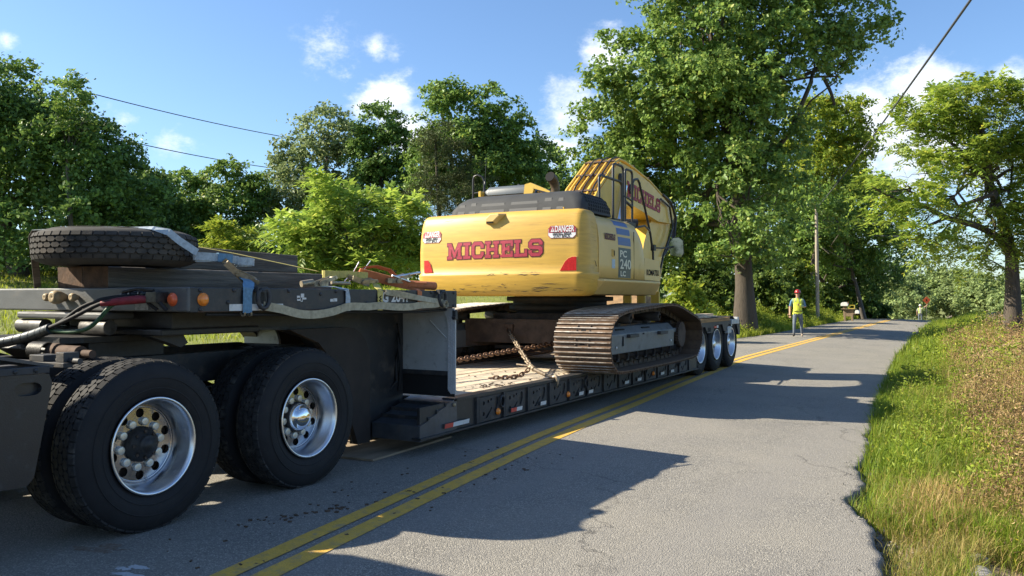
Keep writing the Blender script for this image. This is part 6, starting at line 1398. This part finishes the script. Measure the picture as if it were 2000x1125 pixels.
# far trees beyond the crest
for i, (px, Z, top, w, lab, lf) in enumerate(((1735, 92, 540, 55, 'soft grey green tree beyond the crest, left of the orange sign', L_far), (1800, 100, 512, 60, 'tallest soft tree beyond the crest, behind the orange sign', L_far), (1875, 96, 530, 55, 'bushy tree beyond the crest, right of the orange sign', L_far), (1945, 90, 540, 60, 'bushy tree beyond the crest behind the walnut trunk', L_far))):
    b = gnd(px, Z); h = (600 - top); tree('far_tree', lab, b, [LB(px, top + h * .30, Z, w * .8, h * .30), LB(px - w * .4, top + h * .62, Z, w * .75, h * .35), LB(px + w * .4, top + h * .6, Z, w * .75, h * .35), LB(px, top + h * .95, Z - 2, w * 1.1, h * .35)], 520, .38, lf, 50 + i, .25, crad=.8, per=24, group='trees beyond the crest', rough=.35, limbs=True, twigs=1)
# understory: shrubs on the bank under the poplar
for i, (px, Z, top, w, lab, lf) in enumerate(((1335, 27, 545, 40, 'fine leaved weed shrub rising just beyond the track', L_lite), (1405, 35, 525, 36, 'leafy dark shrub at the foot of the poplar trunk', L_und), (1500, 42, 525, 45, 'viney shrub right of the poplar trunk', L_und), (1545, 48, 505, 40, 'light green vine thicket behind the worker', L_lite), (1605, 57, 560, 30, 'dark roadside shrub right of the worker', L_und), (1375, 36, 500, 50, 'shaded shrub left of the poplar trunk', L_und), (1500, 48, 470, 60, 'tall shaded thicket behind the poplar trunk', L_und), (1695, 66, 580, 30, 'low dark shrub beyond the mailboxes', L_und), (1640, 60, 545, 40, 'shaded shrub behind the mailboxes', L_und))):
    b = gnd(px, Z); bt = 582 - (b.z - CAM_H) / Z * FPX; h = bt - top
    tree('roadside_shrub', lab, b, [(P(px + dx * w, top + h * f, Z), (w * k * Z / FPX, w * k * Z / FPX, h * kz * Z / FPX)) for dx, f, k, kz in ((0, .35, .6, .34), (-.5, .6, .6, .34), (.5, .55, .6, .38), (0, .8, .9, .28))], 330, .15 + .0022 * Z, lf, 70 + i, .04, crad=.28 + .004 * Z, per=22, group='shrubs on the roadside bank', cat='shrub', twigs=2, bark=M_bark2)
# dark thicket that closes the treeline at the back of the field
rg_ = rng(90); lob = []
for px in range(-140, 1340, 46):
    Z = 47 + 8 * rg_.random(); lob.append(LB(px, 500 + 20 * rg_.random(), Z, 60, 55 + 25 * rg_.random()))
C, o = crown_points(rg_, [(tuple(c), r) for c, r in lob], 3000, 22, .7, .55, 3, .4); V, F = leaf_quads(rg_, C, .34, .3, .6, o); th = np_obj('thicket', V, F, L_dark); th['kind'] = 'stuff'; th['label'] = 'dark thicket closing the treeline behind the field'
lob = [LB(px, 545, 64 + 6 * rg_.random(), 50, 45) for px in range(1340, 1720, 40)] + [LB(px, 430, 66, 70, 90) for px in range(1330, 1700, 60)]
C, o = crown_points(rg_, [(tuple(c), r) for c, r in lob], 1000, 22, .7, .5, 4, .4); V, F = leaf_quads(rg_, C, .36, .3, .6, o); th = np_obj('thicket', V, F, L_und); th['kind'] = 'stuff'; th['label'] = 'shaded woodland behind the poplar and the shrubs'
# far woods ring so that the horizon is closed from other viewpoints too
lob = []
for k in range(90):
    a = 2 * math.pi * k / 90; rr_ = 190; x, y = rr_ * math.cos(a), rr_ * math.sin(a) + 40
    if y > 150 and abs(x + 5) < 14: continue
    lob.append((Vector((x, y, zt(x, min(y, 140)) + 4)), (9, 9, 6.5)))
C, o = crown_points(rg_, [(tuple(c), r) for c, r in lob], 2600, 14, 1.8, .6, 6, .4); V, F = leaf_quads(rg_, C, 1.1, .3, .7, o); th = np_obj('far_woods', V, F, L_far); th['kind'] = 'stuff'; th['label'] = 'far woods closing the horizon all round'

# ---------------------------------------------------------------- grasses
def grassmat(name, stops, trans=.35):
    m = leafmat(name, stops[0], stops[1], trans, .5, stops[2] if len(stops) > 2 else None); return m
G_green = grassmat('grass_green', ((0.100, 0.182, 0.018), (0.236, 0.305, 0.030), (0.471, 0.396, 0.105)), .4)
G_mix = grassmat('grass_yellowing', ((0.164, 0.195, 0.033), (0.355, 0.286, 0.091), (0.491, 0.364, 0.156)), .35)
G_straw = grassmat('grass_straw', ((0.300, 0.208, 0.078), (0.519, 0.364, 0.156), (0.573, 0.442, 0.234)), .3)
G_brown = grassmat('weed_brown', ((0.147, 0.097, 0.050), (0.347, 0.234, 0.102), (0.554, 0.446, 0.203)), .25)
G_field = grassmat('grass_field', ((0.152, 0.212, 0.020), (0.277, 0.332, 0.034), (0.393, 0.357, 0.085)), .4)
def blades(rg_, B, h, w, lean=.5, curl=.5):
    n = len(B); a = rg_.uniform(0, 2 * math.pi, n); d = np.stack([np.cos(a), np.sin(a), np.zeros(n)], 1); s = np.stack([-np.sin(a), np.cos(a), np.zeros(n)], 1)
    h = (h * np.ones(n) * rg_.uniform(.5, 1.25, n))[:, None]; w = (w * np.ones(n))[:, None]; ln = (lean * rg_.uniform(.1, 1, n))[:, None]; up = np.array([[0, 0, 1.0]])
    m1 = B + up * h * .55 + d * h * ln * .35; tip = B + up * h * (1 - .35 * ln * curl) + d * h * ln
    V = np.stack([B - s * w / 2, B + s * w / 2, m1 - s * w * .42, m1 + s * w * .42, tip], 1).reshape(-1, 3); i = np.arange(n)[:, None] * 5
    F = np.concatenate([i + np.array([[0, 1, 3]]), i + np.array([[0, 3, 2]]), i + np.array([[2, 3, 4]])], 0); return V, F
def zts(X, Y): return np.array([zt(x, y) for x, y in zip(X, Y)])
def verge_pts(rg_, n, y0, y1, d0, d1, clump=0, pw=1.0):
    y = y0 + (y1 - y0) * rg_.random(n) ** pw; d = d0 + (d1 - d0) * rg_.random(n)
    if clump:
        ny_ = max(1, n // clump); cy = y[:ny_]; cd = d[:ny_]; k = rg_.integers(0, ny_, n); sp = .05 + .004 * cy[k]; y = cy[k] + rg_.normal(size=n) * sp; d = np.maximum(.02, cd[k] + rg_.normal(size=n) * sp)
    x = np.array([redge(v) for v in y]) + d; return np.stack([x, y, zts(x, y) - .01], 1), d
def add_blades(name, label, sets, m):
    Vs, Fs, b = [], [], 0
    for V, F in sets: Vs.append(V); Fs.append(F + b); b += len(V)
    o = np_obj(name, np.concatenate(Vs), np.concatenate(Fs), m); o['kind'] = 'stuff'; o['label'] = label; return o
rg_ = rng(100)
BARE = (.30, 5.50)
def keep(Pd, f):
    P_, d = Pd; k = np.array([rg_.random() < f(p[0], p[1], dd) * (0.06 if math.hypot((p[0] - BARE[0]) / .30, (p[1] - BARE[1]) / .42) < 1 + .4 * mnoise.noise(Vector((p[0] * 6, p[1] * 6, 0))) else 1) for p, dd in zip(P_, d)]); return P_[k]
patch = lambda x, y, s=.9, o=0: .5 + .9 * mnoise.noise(Vector((x * s + o, y * s, o)))
S = []
S.append(blades(rg_, keep(verge_pts(rg_, 26000, 8.0, 26, .03, 1.5, 26), lambda x, y, d: 1 if d < .9 else .5), .24, .008, .8))
S.append(blades(rg_, keep(verge_pts(rg_, 30000, 6.2, 14, .03, 1.7, 24), lambda x, y, d: patch(x, y) * .9), .21, .006, .8))
S.append(blades(rg_, keep(verge_pts(rg_, 9000, 22, 62, .05, 2.4, 16), lambda x, y, d: 1), .36, .016, .7))
S.append(blades(rg_, keep(verge_pts(rg_, 16000, 3.6, 8, .14, 1.1, 34), lambda x, y, d: patch(x, y, 1.3, 3)), .16, .005, .9))
add_blades('verge_grass', 'lush green grass along the right road edge', S, G_green)
S = []
S.append(blades(rg_, keep(verge_pts(rg_, 16000, 3.4, 8.2, .12, .95, 40), lambda x, y, d: .9), .17, .0045, 1.1, .9))
S.append(blades(rg_, keep(verge_pts(rg_, 13000, 6.2, 20, .4, 2.6, 22), lambda x, y, d: patch(x, y, .8, 5)), .30, .006, .8))
add_blades('yellowing_grass', 'yellowing grass tufts between green verge and brown weeds', S, G_mix)
S = []
S.append(blades(rg_, keep(verge_pts(rg_, 9000, 5.9, 7.8, .2, 1.2, 90), lambda x, y, d: 1.0 * math.exp(-((x + .22) / .22) ** 2 - ((y - 6.9) / .45) ** 2)), .24, .0045, 1.4, 1))
S.append(blades(rg_, keep(verge_pts(rg_, 12000, 7, 24, 1.0, 4.5, 24), lambda x, y, d: patch(x, y, .7, 9) * .8), .42, .005, .8))
S.append(blades(rg_, keep(verge_pts(rg_, 3000, 4.4, 6.6, .5, 2.2, 30), lambda x, y, d: .4), .16, .004, 1.3, 1))
add_blades('straw_grass', 'dry straw coloured grass on the right bank', S, G_straw)
def stems(rg_, B, h, leaves, lsize, sw=.004):
    n = len(B); S_ = [blades(rg_, B, h, sw, .35, .3)]
    hh = h * rg_.uniform(.55, 1.2, n); a = rg_.uniform(0, 6.28, n); ln = rg_.uniform(.05, .35, n); C = []
    for k in range(leaves):
        f = rg_.uniform(.15, 1.0, n); sp = .06 + .10 * (1 - f)
        C.append(B + np.stack([np.cos(a) * hh * ln * f + rg_.normal(size=n) * sp, np.sin(a) * hh * ln * f + rg_.normal(size=n) * sp, hh * f], 1))
    V, F = leaf_quads(rg_, np.concatenate(C), lsize, .1, .35); S_.append((V, F)); return S_
S = []
S += stems(rg_, keep(verge_pts(rg_, 2600, 7.0, 14, 1.05, 3.6), lambda x, y, d: .1 + patch(x, y, .8, 2)), .52, 20, .036)
S += stems(rg_, keep(verge_pts(rg_, 1600, 13, 30, 1.2, 6), lambda x, y, d: .25 + patch(x, y, .5, 2)), .62, 18, .055, .006)
S += stems(rg_, keep(verge_pts(rg_, 700, 5.2, 7.6, .8, 2.0), lambda x, y, d: patch(x, y, 1.2, 2)), .30, 16, .03)
add_blades('brown_weeds', 'dead brown weeds covering the right bank', S, G_brown)
S = []
S += stems(rg_, keep(verge_pts(rg_, 1500, 7.0, 18, .3, 3.8), lambda x, y, d: patch(x, y, .8, 12)), .36, 22, .05)
S += stems(rg_, keep(verge_pts(rg_, 420, 15, 40, .4, 5), lambda x, y, d: .6), .62, 20, .10, .007)
S += stems(rg_, keep(verge_pts(rg_, 140, 5.2, 7.4, .9, 1.9), lambda x, y, d: patch(x, y, 1.3, 22)), .24, 20, .035)
add_blades('green_weeds', 'leafy green weeds among the dry growth on the bank', S, L_lite)
# litter and stems low on the bank, bare soil near the concrete lump
lm = MB(); rs = random.Random(6)
for k in range(900):
    y = rs.uniform(4.4, 9); d = rs.uniform(.1, 2.0); x = redge(y) + d; s_ = rs.uniform(.01, .035); lm.obox((x, y, zt(x, y) + .006), (s_ * .25, s_ * 2.2, .003), Matrix.Rotation(rs.uniform(0, 6.3), 3, 'Z') @ Matrix.Rotation(rs.gauss(0, .25), 3, 'X'))
part('dry_litter', lm, M_plank2, None, org=(0, 6, 0), kind='stuff', label='dry stalk litter on the soil of the bank')
# field grass left of the road (seen below and between the trailer)
N_ = 52000; d = 26 * rg_.random(N_) ** .8; y = rg_.uniform(8, 62, N_); x = np.array([xl(v) for v in y]) - .1 - d * (1.2 + .4 * rg_.random(N_))
S = [blades(rg_, np.stack([x, y, zts(x, y) - .01], 1), .17, .014, .8)]
N_ = 22000; y = rg_.uniform(10, 50, N_); x = -rg_.uniform(22, 52, N_); S.append(blades(rg_, np.stack([x, y, zts(x, y) - .01], 1), .24, .035, .8))
N_ = 16000; y = rg_.uniform(26, 64, N_); x = np.array([xl(v) for v in y]) - .02 - 2.2 * rg_.random(N_) ** 1.4; S.append(blades(rg_, np.stack([x, y, zts(x, y) - .01], 1), .30, .018, .9))
add_blades('field_grass', 'sunlit grass of the field left of the road', S, G_field)
S = stems(rg_, (lambda y: (lambda x: np.stack([x, y, zts(x, y)], 1))(np.array([xl(v) for v in y]) - rg_.uniform(.8, 5.5, len(y))))(rg_.uniform(14, 20, 150)), .75, 26, .11, .007)
S += stems(rg_, (lambda y: (lambda x: np.stack([x, y, zts(x, y)], 1))(np.array([xl(v) for v in y]) - rg_.uniform(.1, 2.4, len(y))))(rg_.uniform(26, 60, 900)), .5, 22, .11, .007)
add_blades('field_weeds', 'leafy weeds at the edge of the field beyond the trailer', S, L_lite)
# ================================================================== people and roadside furniture
M_skin = mat('skin', (.42, .24, .16), .55, var=.08); M_jean = mat('worn_denim', (.11, .135, .17), .85, var=.3, vscale=14, dirt=((.14, .12, .10), .25, 9)); M_shirt = mat('blue_shirt', (.10, .20, .33), .8, var=.2, vscale=20)
M_vest = mat('lime_vest', (.62, .68, .06), .7, var=.12, vscale=14); M_vestg = mat('green_vest_mesh', (.26, .36, .20), .8, var=.15, vscale=30); M_refl = mat('silver_tape', (.45, .45, .40), .35, var=.1); M_hatr = mat('red_helmet', (.42, .03, .035), .3, var=.05, coat=.3); M_boot = mat('dark_boot', (.03, .024, .02), .7, var=.3); M_bootl = mat('dusty_boot', (.26, .21, .16), .8, var=.3); M_hair = mat('dark_hair', (.03, .02, .015), .7); M_white = mat('white_helmet', (.65, .65, .62), .4)
def figure(joints, radii, edges, org, scale, yaw):
    """one skinned surface through the joints (local metres, facing -y), returned as an evaluated mesh"""
    me = bpy.data.meshes.new('person'); me.from_pydata([Vector(j) for j in joints], edges, []); ob = bpy.data.objects.new('person', me); COL.objects.link(ob)
    sk = ob.modifiers.new('skin', 'SKIN'); sk.use_smooth_shade = True
    for i, r in enumerate(radii): me.skin_vertices[0].data[i].radius = r if isinstance(r, tuple) else (r, r); me.skin_vertices[0].data[i].use_root = (i == 0)
    ss = ob.modifiers.new('sub', 'SUBSURF'); ss.levels = 2; ss.render_levels = 2
    dg = bpy.context.evaluated_depsgraph_get(); m2 = bpy.data.meshes.new_from_object(ob.evaluated_get(dg)); bpy.data.objects.remove(ob)
    return m2
J = ['pelvis', 'waist', 'chest', 'neck', 'jaw', 'crown', 'shL', 'elL', 'wrL', 'haL', 'shR', 'elR', 'wrR', 'haR', 'hiL', 'knL', 'anL', 'toL', 'hiR', 'knR', 'anR', 'toR']
ED = [(0, 1), (1, 2), (2, 3), (3, 4), (4, 5), (2, 6), (6, 7), (7, 8), (8, 9), (2, 10), (10, 11), (11, 12), (12, 13), (0, 14), (14, 15), (15, 16), (16, 17), (0, 18), (18, 19), (19, 20), (20, 21)]
RD = [(.145, .11), (.135, .10), (.15, .11), .052, (.070, .080), (.075, .085), .062, .045, .036, (.03, .042), .062, .045, .036, (.03, .042), .088, .062, .045, (.045, .035), .088, .062, .045, (.045, .035)]
def person(label, base, yaw, pose, mats_fn, group=None):
    """pose: joint positions, x to the person's left when facing -y"""
    t = thing('person', label, 'person', tuple(base), group); t.rotation_euler = (0, 0, yaw)
    me = figure([pose[j] for j in J], RD, ED, base, 1, yaw)
    for m in mats_fn['mats']: me.materials.append(m)
    me.polygons.foreach_set('material_index', [mats_fn['pick'](p.center) for p in me.polygons]); me.polygons.foreach_set('use_smooth', [True] * len(me.polygons))
    ob = bpy.data.objects.new('body', me); COL.objects.link(ob); ob.parent = t; ORIG[ob.name] = Vector((0, 0, 0)); ORIG[t.name] = Vector((0, 0, 0))
    return t, me
def hand(t, wr, ha, m, sgn):
    wr, ha = Vector(wr), Vector(ha); d = (ha - wr).normalized(); s = d.cross(Vector((0, 1, .2))).normalized(); mb = MB()
    for k in range(4):
        l = (.055, .068, .072, .062)[k]; b = ha + d * .02 + s * (.03 - .02 * k); mb.tube([b, b + d * l * .55 + Vector((0, -.008, 0)), b + d * l + Vector((0, -.03, 0))], [.010, .009, .007], 6)
    b = wr + d * .02 + s * .04 * sgn; mb.tube([b, b + s * .03 * sgn + d * .03, b + s * .035 * sgn + d * .06 + Vector((0, -.015, 0))], [.012, .011, .008], 6); return part('fingers', mb, m, t)
def vest(t, me, zlo, zhi, xmax, m_fn, mats, push=.016):
    """shell lifted off the torso"""
    mb = MB(); nv = {v.index: v for v in me.vertices}
    for p in me.polygons:
        c = p.center
        if zlo < c.z < zhi and abs(c.x) < xmax(c.z):
            vs = [nv[i].co + nv[i].normal * push for i in p.vertices]; mb.add([tuple(v) for v in vs], [tuple(range(len(vs)))], m_fn(c), True)
    return part('safety_vest', mb, mats, t)
def head_bits(t, c, skin, hat, hat_label=None):
    """face, ears and helmet around head centre c (local)"""
    x, y, z = c; mb = MB().lathe([(.014, -.012), (.012, .012), (.006, .03)], (x, y - .088, z - .012), 'z', 8); mb.lathe([(.001, -.02), (.013, -.01), (.016, .01), (.001, .03)], (x - .082, y + .01, z - .01), 'z', 8).lathe([(.001, -.02), (.013, -.01), (.016, .01), (.001, .03)], (x + .082, y + .01, z - .01), 'z', 8)
    part('nose_and_ears', mb, skin, t)
    part('eyes', MB().lathe([(.001, -.008), (.009, 0), (.001, .008)], (x - .03, y - .080, z + .022), 'y', 8).lathe([(.001, -.008), (.009, 0), (.001, .008)], (x + .03, y - .080, z + .022), 'y', 8), M_hair, t); part('mouth', MB().box(x - .022, x + .022, y - .090, y - .080, z - .058, z - .050), mat('lip', (.25, .09, .07), .5), t)
    hm = MB(); prof = [(.001, .128), (.04, .124), (.075, .108), (.098, .080), (.110, .045), (.114, .02)]; n = 24; vs = []
    for r, h in prof:
        for k in range(n):
            a = 2 * math.pi * k / n; vs.append((x + r * .93 * math.cos(a), y + r * 1.08 * math.sin(a), z + .04 + h))
    for k in range(n):
        a = 2 * math.pi * k / n; e = .018 + .05 * max(0, -math.sin(a)) ** 2; vs.append((x + (.112 + e) * .95 * math.cos(a), y + (.114 + e) * 1.08 * math.sin(a), z + .048))
    hm.add(vs, [(i * n + k, i * n + (k + 1) % n, (i + 1) * n + (k + 1) % n, (i + 1) * n + k) for i in range(len(prof)) for k in range(n)], 0, True); hm.tube([(x, y + .10, z + .10), (x, y + .05, z + .155), (x, y - .05, z + .160), (x, y - .11, z + .115)], .014, 8)
    part('hard_hat', hm, hat, t)
# the worker walking down the road towards the rig
wx = Vector((-5.66, 31.8, 0)); wx.z = zroad(wx.x, wx.y)
pose = dict(pelvis=(0, 0, .90), waist=(0, .01, 1.05), chest=(0, .0, 1.27), neck=(0, -.01, 1.45), jaw=(0, -.03, 1.55), crown=(0, -.02, 1.65),
    shL=(.19, .0, 1.39), elL=(.27, .03, 1.12), wrL=(.15, -.20, 1.16), haL=(.07, -.24, 1.19), shR=(-.19, .0, 1.39), elR=(-.27, .06, 1.12), wrR=(-.27, -.02, .88), haR=(-.27, -.05, .80),
    hiL=(.10, 0, .84), knL=(.13, .05, .48), anL=(.15, .14, .10), toL=(.16, .0, .045), hiR=(-.10, 0, .84), knR=(-.12, -.14, .47), anR=(-.13, -.16, .09), toR=(-.15, -.33, .075))
def pick(c):
    if c.z < .135: return 3 if c.x < 0 else 4
    if c.z < .95 and abs(c.x) < .235: return 1
    if c.z > 1.47: return 0
    return 2 if (c.z > 1.14 or abs(c.x) < .2) and not (abs(c.x) < .2 and c.y < -.13) else 0
fy = math.atan2(-wx.x * -1, wx.y) * 0 + R(10)
wk, wme = person('worker in red hard hat, lime vest and jeans walking down the road toward the rig', wx, fy, pose, dict(mats=[M_skin, M_jean, M_shirt, M_boot, M_bootl], pick=pick))
hand(wk, pose['wrL'], pose['haL'], M_skin, 1); hand(wk, pose['wrR'], pose['haR'], M_skin, -1)
vest(wk, wme, .86, 1.46, lambda z: .205 if z < 1.30 else .19, lambda c: 0 if c.z < 1.06 else (2 if abs(abs(c.x) - .10) < .025 or 1.08 < c.z < 1.12 else (0 if abs(c.x) < .035 else 1)), [M_vest, M_vestg, M_vest])
head_bits(wk, (0, -.02, 1.60), M_skin, M_hatr)
part('belt', MB().lathe([(.001, 0)], (0, 0, 0), 'z', 3) if False else MB().tube([(.165 * math.cos(t_), .125 * math.sin(t_), .965) for t_ in [2 * math.pi * k / 20 for k in range(20)]], .014, 6, closed=True), M_boot, wk)
# flagger beyond the crest, with the orange diamond sign
fb_ = P(1797, 582, 76); fb_.z = zt(fb_.x, fb_.y) if not (xl(fb_.y) < fb_.x < xr(fb_.y)) else zroad(fb_.x, fb_.y)
want = P(1797, 594, 76).z - 1.75                                     # head height seen over the crest
fbz = fb_.z
pose2 = dict(pose); pose2.update(shR=(-.19, 0, 1.39), elR=(-.36, -.06, 1.50), wrR=(-.52, -.08, 1.66), haR=(-.58, -.08, 1.72), shL=(.19, 0, 1.39), elL=(.26, .03, 1.12), wrL=(.25, -.05, .88), haL=(.25, -.06, .80), knR=(-.11, -.01, .48), anR=(-.12, .03, .09), toR=(-.13, -.10, .045), knL=(.11, -.01, .48), anL=(.12, .03, .09), toL=(.13, -.10, .045))
fl_, fme = person('distant flagger in a pale helmet and vest with one arm raised past the crest', fb_, R(185), pose2, dict(mats=[M_skin, M_jean, mat('pale_shirt', (.45, .45, .40), .8), M_boot, M_boot], pick=pick))
vest(fl_, fme, .95, 1.45, lambda z: .205, lambda c: 0 if abs(c.x) > .06 else 1, [mat('faded_vest', (.42, .50, .16), .7), M_refl]); head_bits(fl_, (0, -.02, 1.60), M_skin, M_white); hand(fl_, pose2['wrR'], pose2['haR'], M_skin, 1); hand(fl_, pose2['wrL'], pose2['haL'], M_skin, -1)
sp_ = P(1810, 582, 76); sz_ = P(1810, 586.5, 76).z; sgz = zroad(sp_.x, sp_.y) if xl(sp_.y) < sp_.x < xr(sp_.y) else zt(sp_.x, sp_.y)
sg = thing('road_work_sign', 'orange diamond road work sign on a post beyond the crest', 'sign', (sp_.x, sp_.y, sgz)); h_ = .36 * 1.0
e1 = Vector((math.cos(CAM_YAW), math.sin(CAM_YAW), 0)); nn_ = Vector((math.sin(CAM_YAW), -math.cos(CAM_YAW), 0)); c_ = Vector((sp_.x, sp_.y, sz_))
dm = [c_ + e1 * h_, c_ + Vector((0, 0, h_)), c_ - e1 * h_, c_ - Vector((0, 0, h_))]; mb = MB(); mb.add([tuple(p) for p in dm] + [tuple(p - nn_ * .02) for p in dm], [(0, 1, 2, 3), (7, 6, 5, 4)] + [(i, (i + 1) % 4, 4 + (i + 1) % 4, 4 + i) for i in range(4)])
part('sign_panel', mb, mat('sign_orange', (.80, .13, .02), .5, var=.05), sg); mb = MB()
for sx_, r_ in ((-1, .12), (0, .09)): mb.obox(c_ + nn_ * .004 + e1 * .05 * sx_ + Vector((0, 0, .05 + .06 * sx_)), (.05, .004, .16), Matrix.Rotation(CAM_YAW, 3, 'Z') @ Matrix.Rotation(.5 * sx_ + .2, 3, 'Y'))
mb.obox(c_ + nn_ * .004 + e1 * .03 + Vector((0, 0, -.07)), (.18, .004, .04), Matrix.Rotation(CAM_YAW, 3, 'Z')); part('sign_symbol', mb, M_sblk, sg)
part('sign_post', MB().cyl((sp_.x - nn_.x * .04, sp_.y - nn_.y * .04, sgz - .05), (sp_.x - nn_.x * .04, sp_.y - nn_.y * .04, sz_ + .3), .022, 8), M_zinc, sg)
# mailboxes on a wooden stand
mc = P(1657, 582, 52); mz = zt(mc.x, mc.y); M_wood = mat('mailbox_post_wood', (.22, .16, .10), .9, var=.3, vscale=8, stretch=(3, 3, .6))
top = P(1657, 604, 52).z
stand = thing('mailbox_stand', 'weathered wooden stand that carries the roadside mailboxes', 'stand', (mc.x, mc.y, mz))
part('post', MB().box(mc.x - .28, mc.x - .16, mc.y - .06, mc.y + .06, mz - .3, top).box(mc.x + .16, mc.x + .28, mc.y - .06, mc.y + .06, mz - .3, top), M_wood, stand, .01); part('shelf', MB().box(mc.x - .42, mc.x + .48, mc.y - .2, mc.y + .2, top, top + .04).box(mc.x - .3, mc.x + .3, mc.y - .05, mc.y + .05, top - .45, top - .02), M_wood, stand, .01)
def mailbox(label, x, z, w, h, m, flag):
    t_ = thing('mailbox', label, 'mailbox', (x, mc.y, z), 'mailboxes by the road'); out = [(x - w / 2, z), (x + w / 2, z)] + [(x + w / 2 * math.cos(a), z + h * .5 + h * .5 * math.sin(a)) for a in [math.pi * k / 10 for k in range(11)]]
    part('box', MB().prism(out, 'y', mc.y - .24, mc.y + .22), m, t_, .008); part('door', MB().prism([(a * .96 + x * .04, b * .97 + z * .03 + .004) for a, b in out], 'y', mc.y - .252, mc.y - .241), m, t_)
    if flag: part('flag', MB().box(x + w / 2, x + w / 2 + .01, mc.y - .1, mc.y - .02, z + h * .4, z + h * 1.1), M_redtape, t_)
M_mbw = mat('mailbox_white', (.70, .70, .67), .45, var=.06)
mailbox('larger white mailbox at the left end of the wooden stand', mc.x - .22, top + .21, .42, .24, M_mbw, True); mailbox('small white mailbox lowest, at the right end of the stand', mc.x + .52, top - .26, .24, .22, M_mbw, False)
part('pedestal', MB().box(mc.x - .3, mc.x - .1, mc.y - .1, mc.y + .1, top + .04, top + .208), M_wood, stand); part('side_arm', MB().box(mc.x + .26, mc.x + .66, mc.y - .1, mc.y + .1, top - .30, top - .262), M_wood, stand)
nb_ = thing('newspaper_box', 'yellow newspaper tube between the two white mailboxes', 'newspaper box', (mc.x + .2, mc.y, top + .04)); part('tube', MB().prism([(mc.x + .02, top + .042), (mc.x + .38, top + .042), (mc.x + .38, top + .27), (mc.x + .02, top + .27)], 'y', mc.y - .2, mc.y + .2, 0, False, [[(mc.x + .05, top + .07), (mc.x + .35, top + .07), (mc.x + .35, top + .24), (mc.x + .05, top + .24)]]), mat('newspaper_yellow', (.60, .47, .06), .5), nb_, .01)
# utility pole and lines
up_ = gnd(1597, 47); pole = thing('utility_pole', 'pale wooden utility pole standing among the trees left of the road', 'pole', tuple(up_)); M_pole = mat('pole_wood', (.34, .29, .23), .9, var=.25, vscale=6, stretch=(4, 4, .4)); ptop = P(1595, 400, 47)
part('shaft', MB().cyl(up_ + Vector((0, 0, -.3)), ptop, .11, 12, 0, .085), M_pole, pole); d_ = (ptop - up_)
M_wire = mat('weathered_wire', (.06, .065, .075), .6)
def wire(label, a, b, sg_, r, ext=1.0, name='power_line'):
    a, b = Vector(a), Vector(b); pts = [a.lerp(b, i / 24 * ext) + Vector((0, 0, -sg_ * 4 * (i / 24) * (1 - i / 24))) for i in range(25)]
    o = solo(name, MB().tube(pts, r, 6), M_wire, label, 'cable', tuple(a), 'overhead wires'); return o
wire('thick black service cable slanting from the top right down to the pole', up_ + d_ * .97, P(1890, -12, 13.5), .25, .022, 1.35)
wire('upper of the two thin wires crossing the sky at the left', P(175, 181, 46), P(575, 268, 62), .2, .028, 1.15); wire('lower of the two thin wires crossing the sky at the left', P(150, 252, 46), P(530, 324, 62), .25, .028, 1.2)
for y0, y1, z_, lab in ((417, 413, 46, 'highest thin wire behind the walnut at the right'), (434, 430, 46, 'middle thin wire behind the walnut at the right'), (457, 455, 46, 'lowest thin wire behind the walnut at the right')): wire(lab, P(1700, y0 + 3, 50), P(2040, y1, 44), .1, .018)
# concrete lump and stick on the bank, scrap of litter
def rock(name, label, c, r, seed, m, sc=(1, 1, .6), n=14):
    mb = MB(); rs = random.Random(seed); vs = []; rows_ = 9
    for i in range(rows_ + 1):
        ph_ = math.pi * i / rows_
        for k in range(n):
            a = 2 * math.pi * k / n; d = Vector((math.sin(ph_) * math.cos(a), math.sin(ph_) * math.sin(a), math.cos(ph_))); q = r * (1 + .35 * mnoise.noise(d * 1.7 + Vector((seed, 0, 0))) + .12 * mnoise.noise(d * 5 + Vector((0, seed, 0)))); q = min(q, r * 1.05)
            vs.append(Vector(c) + Vector((d.x * sc[0], d.y * sc[1], d.z * sc[2])) * q)
    mb.add(vs, [(i * n + k, i * n + (k + 1) % n, (i + 1) * n + (k + 1) % n, (i + 1) * n + k) for i in range(rows_) for k in range(n)], 0, True); return solo(name, mb, m, label, 'rock', tuple(c))
M_conc = mat('broken_concrete', (.26, .25, .235), .95, var=.25, vscale=14, bump=.02, bscale=20, dirt=((.12, .10, .075), .3, 6))
for i, (x, y, r, sc, lab) in enumerate(((.03, 5.33, .12, (.75, 2.4, .55), 'broken grey concrete edging half buried at the bottom right'), (.02, 5.86, .05, (1.2, 1, .7), 'small grey stone just above the concrete edging'), (.33, 5.62, .06, (1.3, 1, .5), 'flat tan stone on the bare soil right of the concrete edging'))):
    rock('stone', lab, (x, y, zt(x, y) + .015), r, i + 3, M_conc, sc)
ps = []
for k in range(6): y = 6.1 + .05 * k; x = .55 + .03 * k; ps.append((x, y, zt(x, y) + .03 + .07 * k))
solo('stick', MB().tube(ps, [.012, .012, .011, .010, .008, .006], 7), M_bark2, 'grey stick leaning out of the dry grass at the bottom right', 'stick', ps[0])
bx_ = (.95, 13.6); solo('litter_bag', MB().prism([(bx_[0] - .08, bx_[1] - .06), (bx_[0] + .07, bx_[1] - .05), (bx_[0] + .05, bx_[1] + .06), (bx_[0] - .03, bx_[1] + .07)], 'z', zt(*bx_) + .28, zt(*bx_) + .40), M_swht, 'scrap of white litter caught in the weeds on the bank', 'litter', (bx_[0], bx_[1], zt(*bx_) + .28), None, .03)
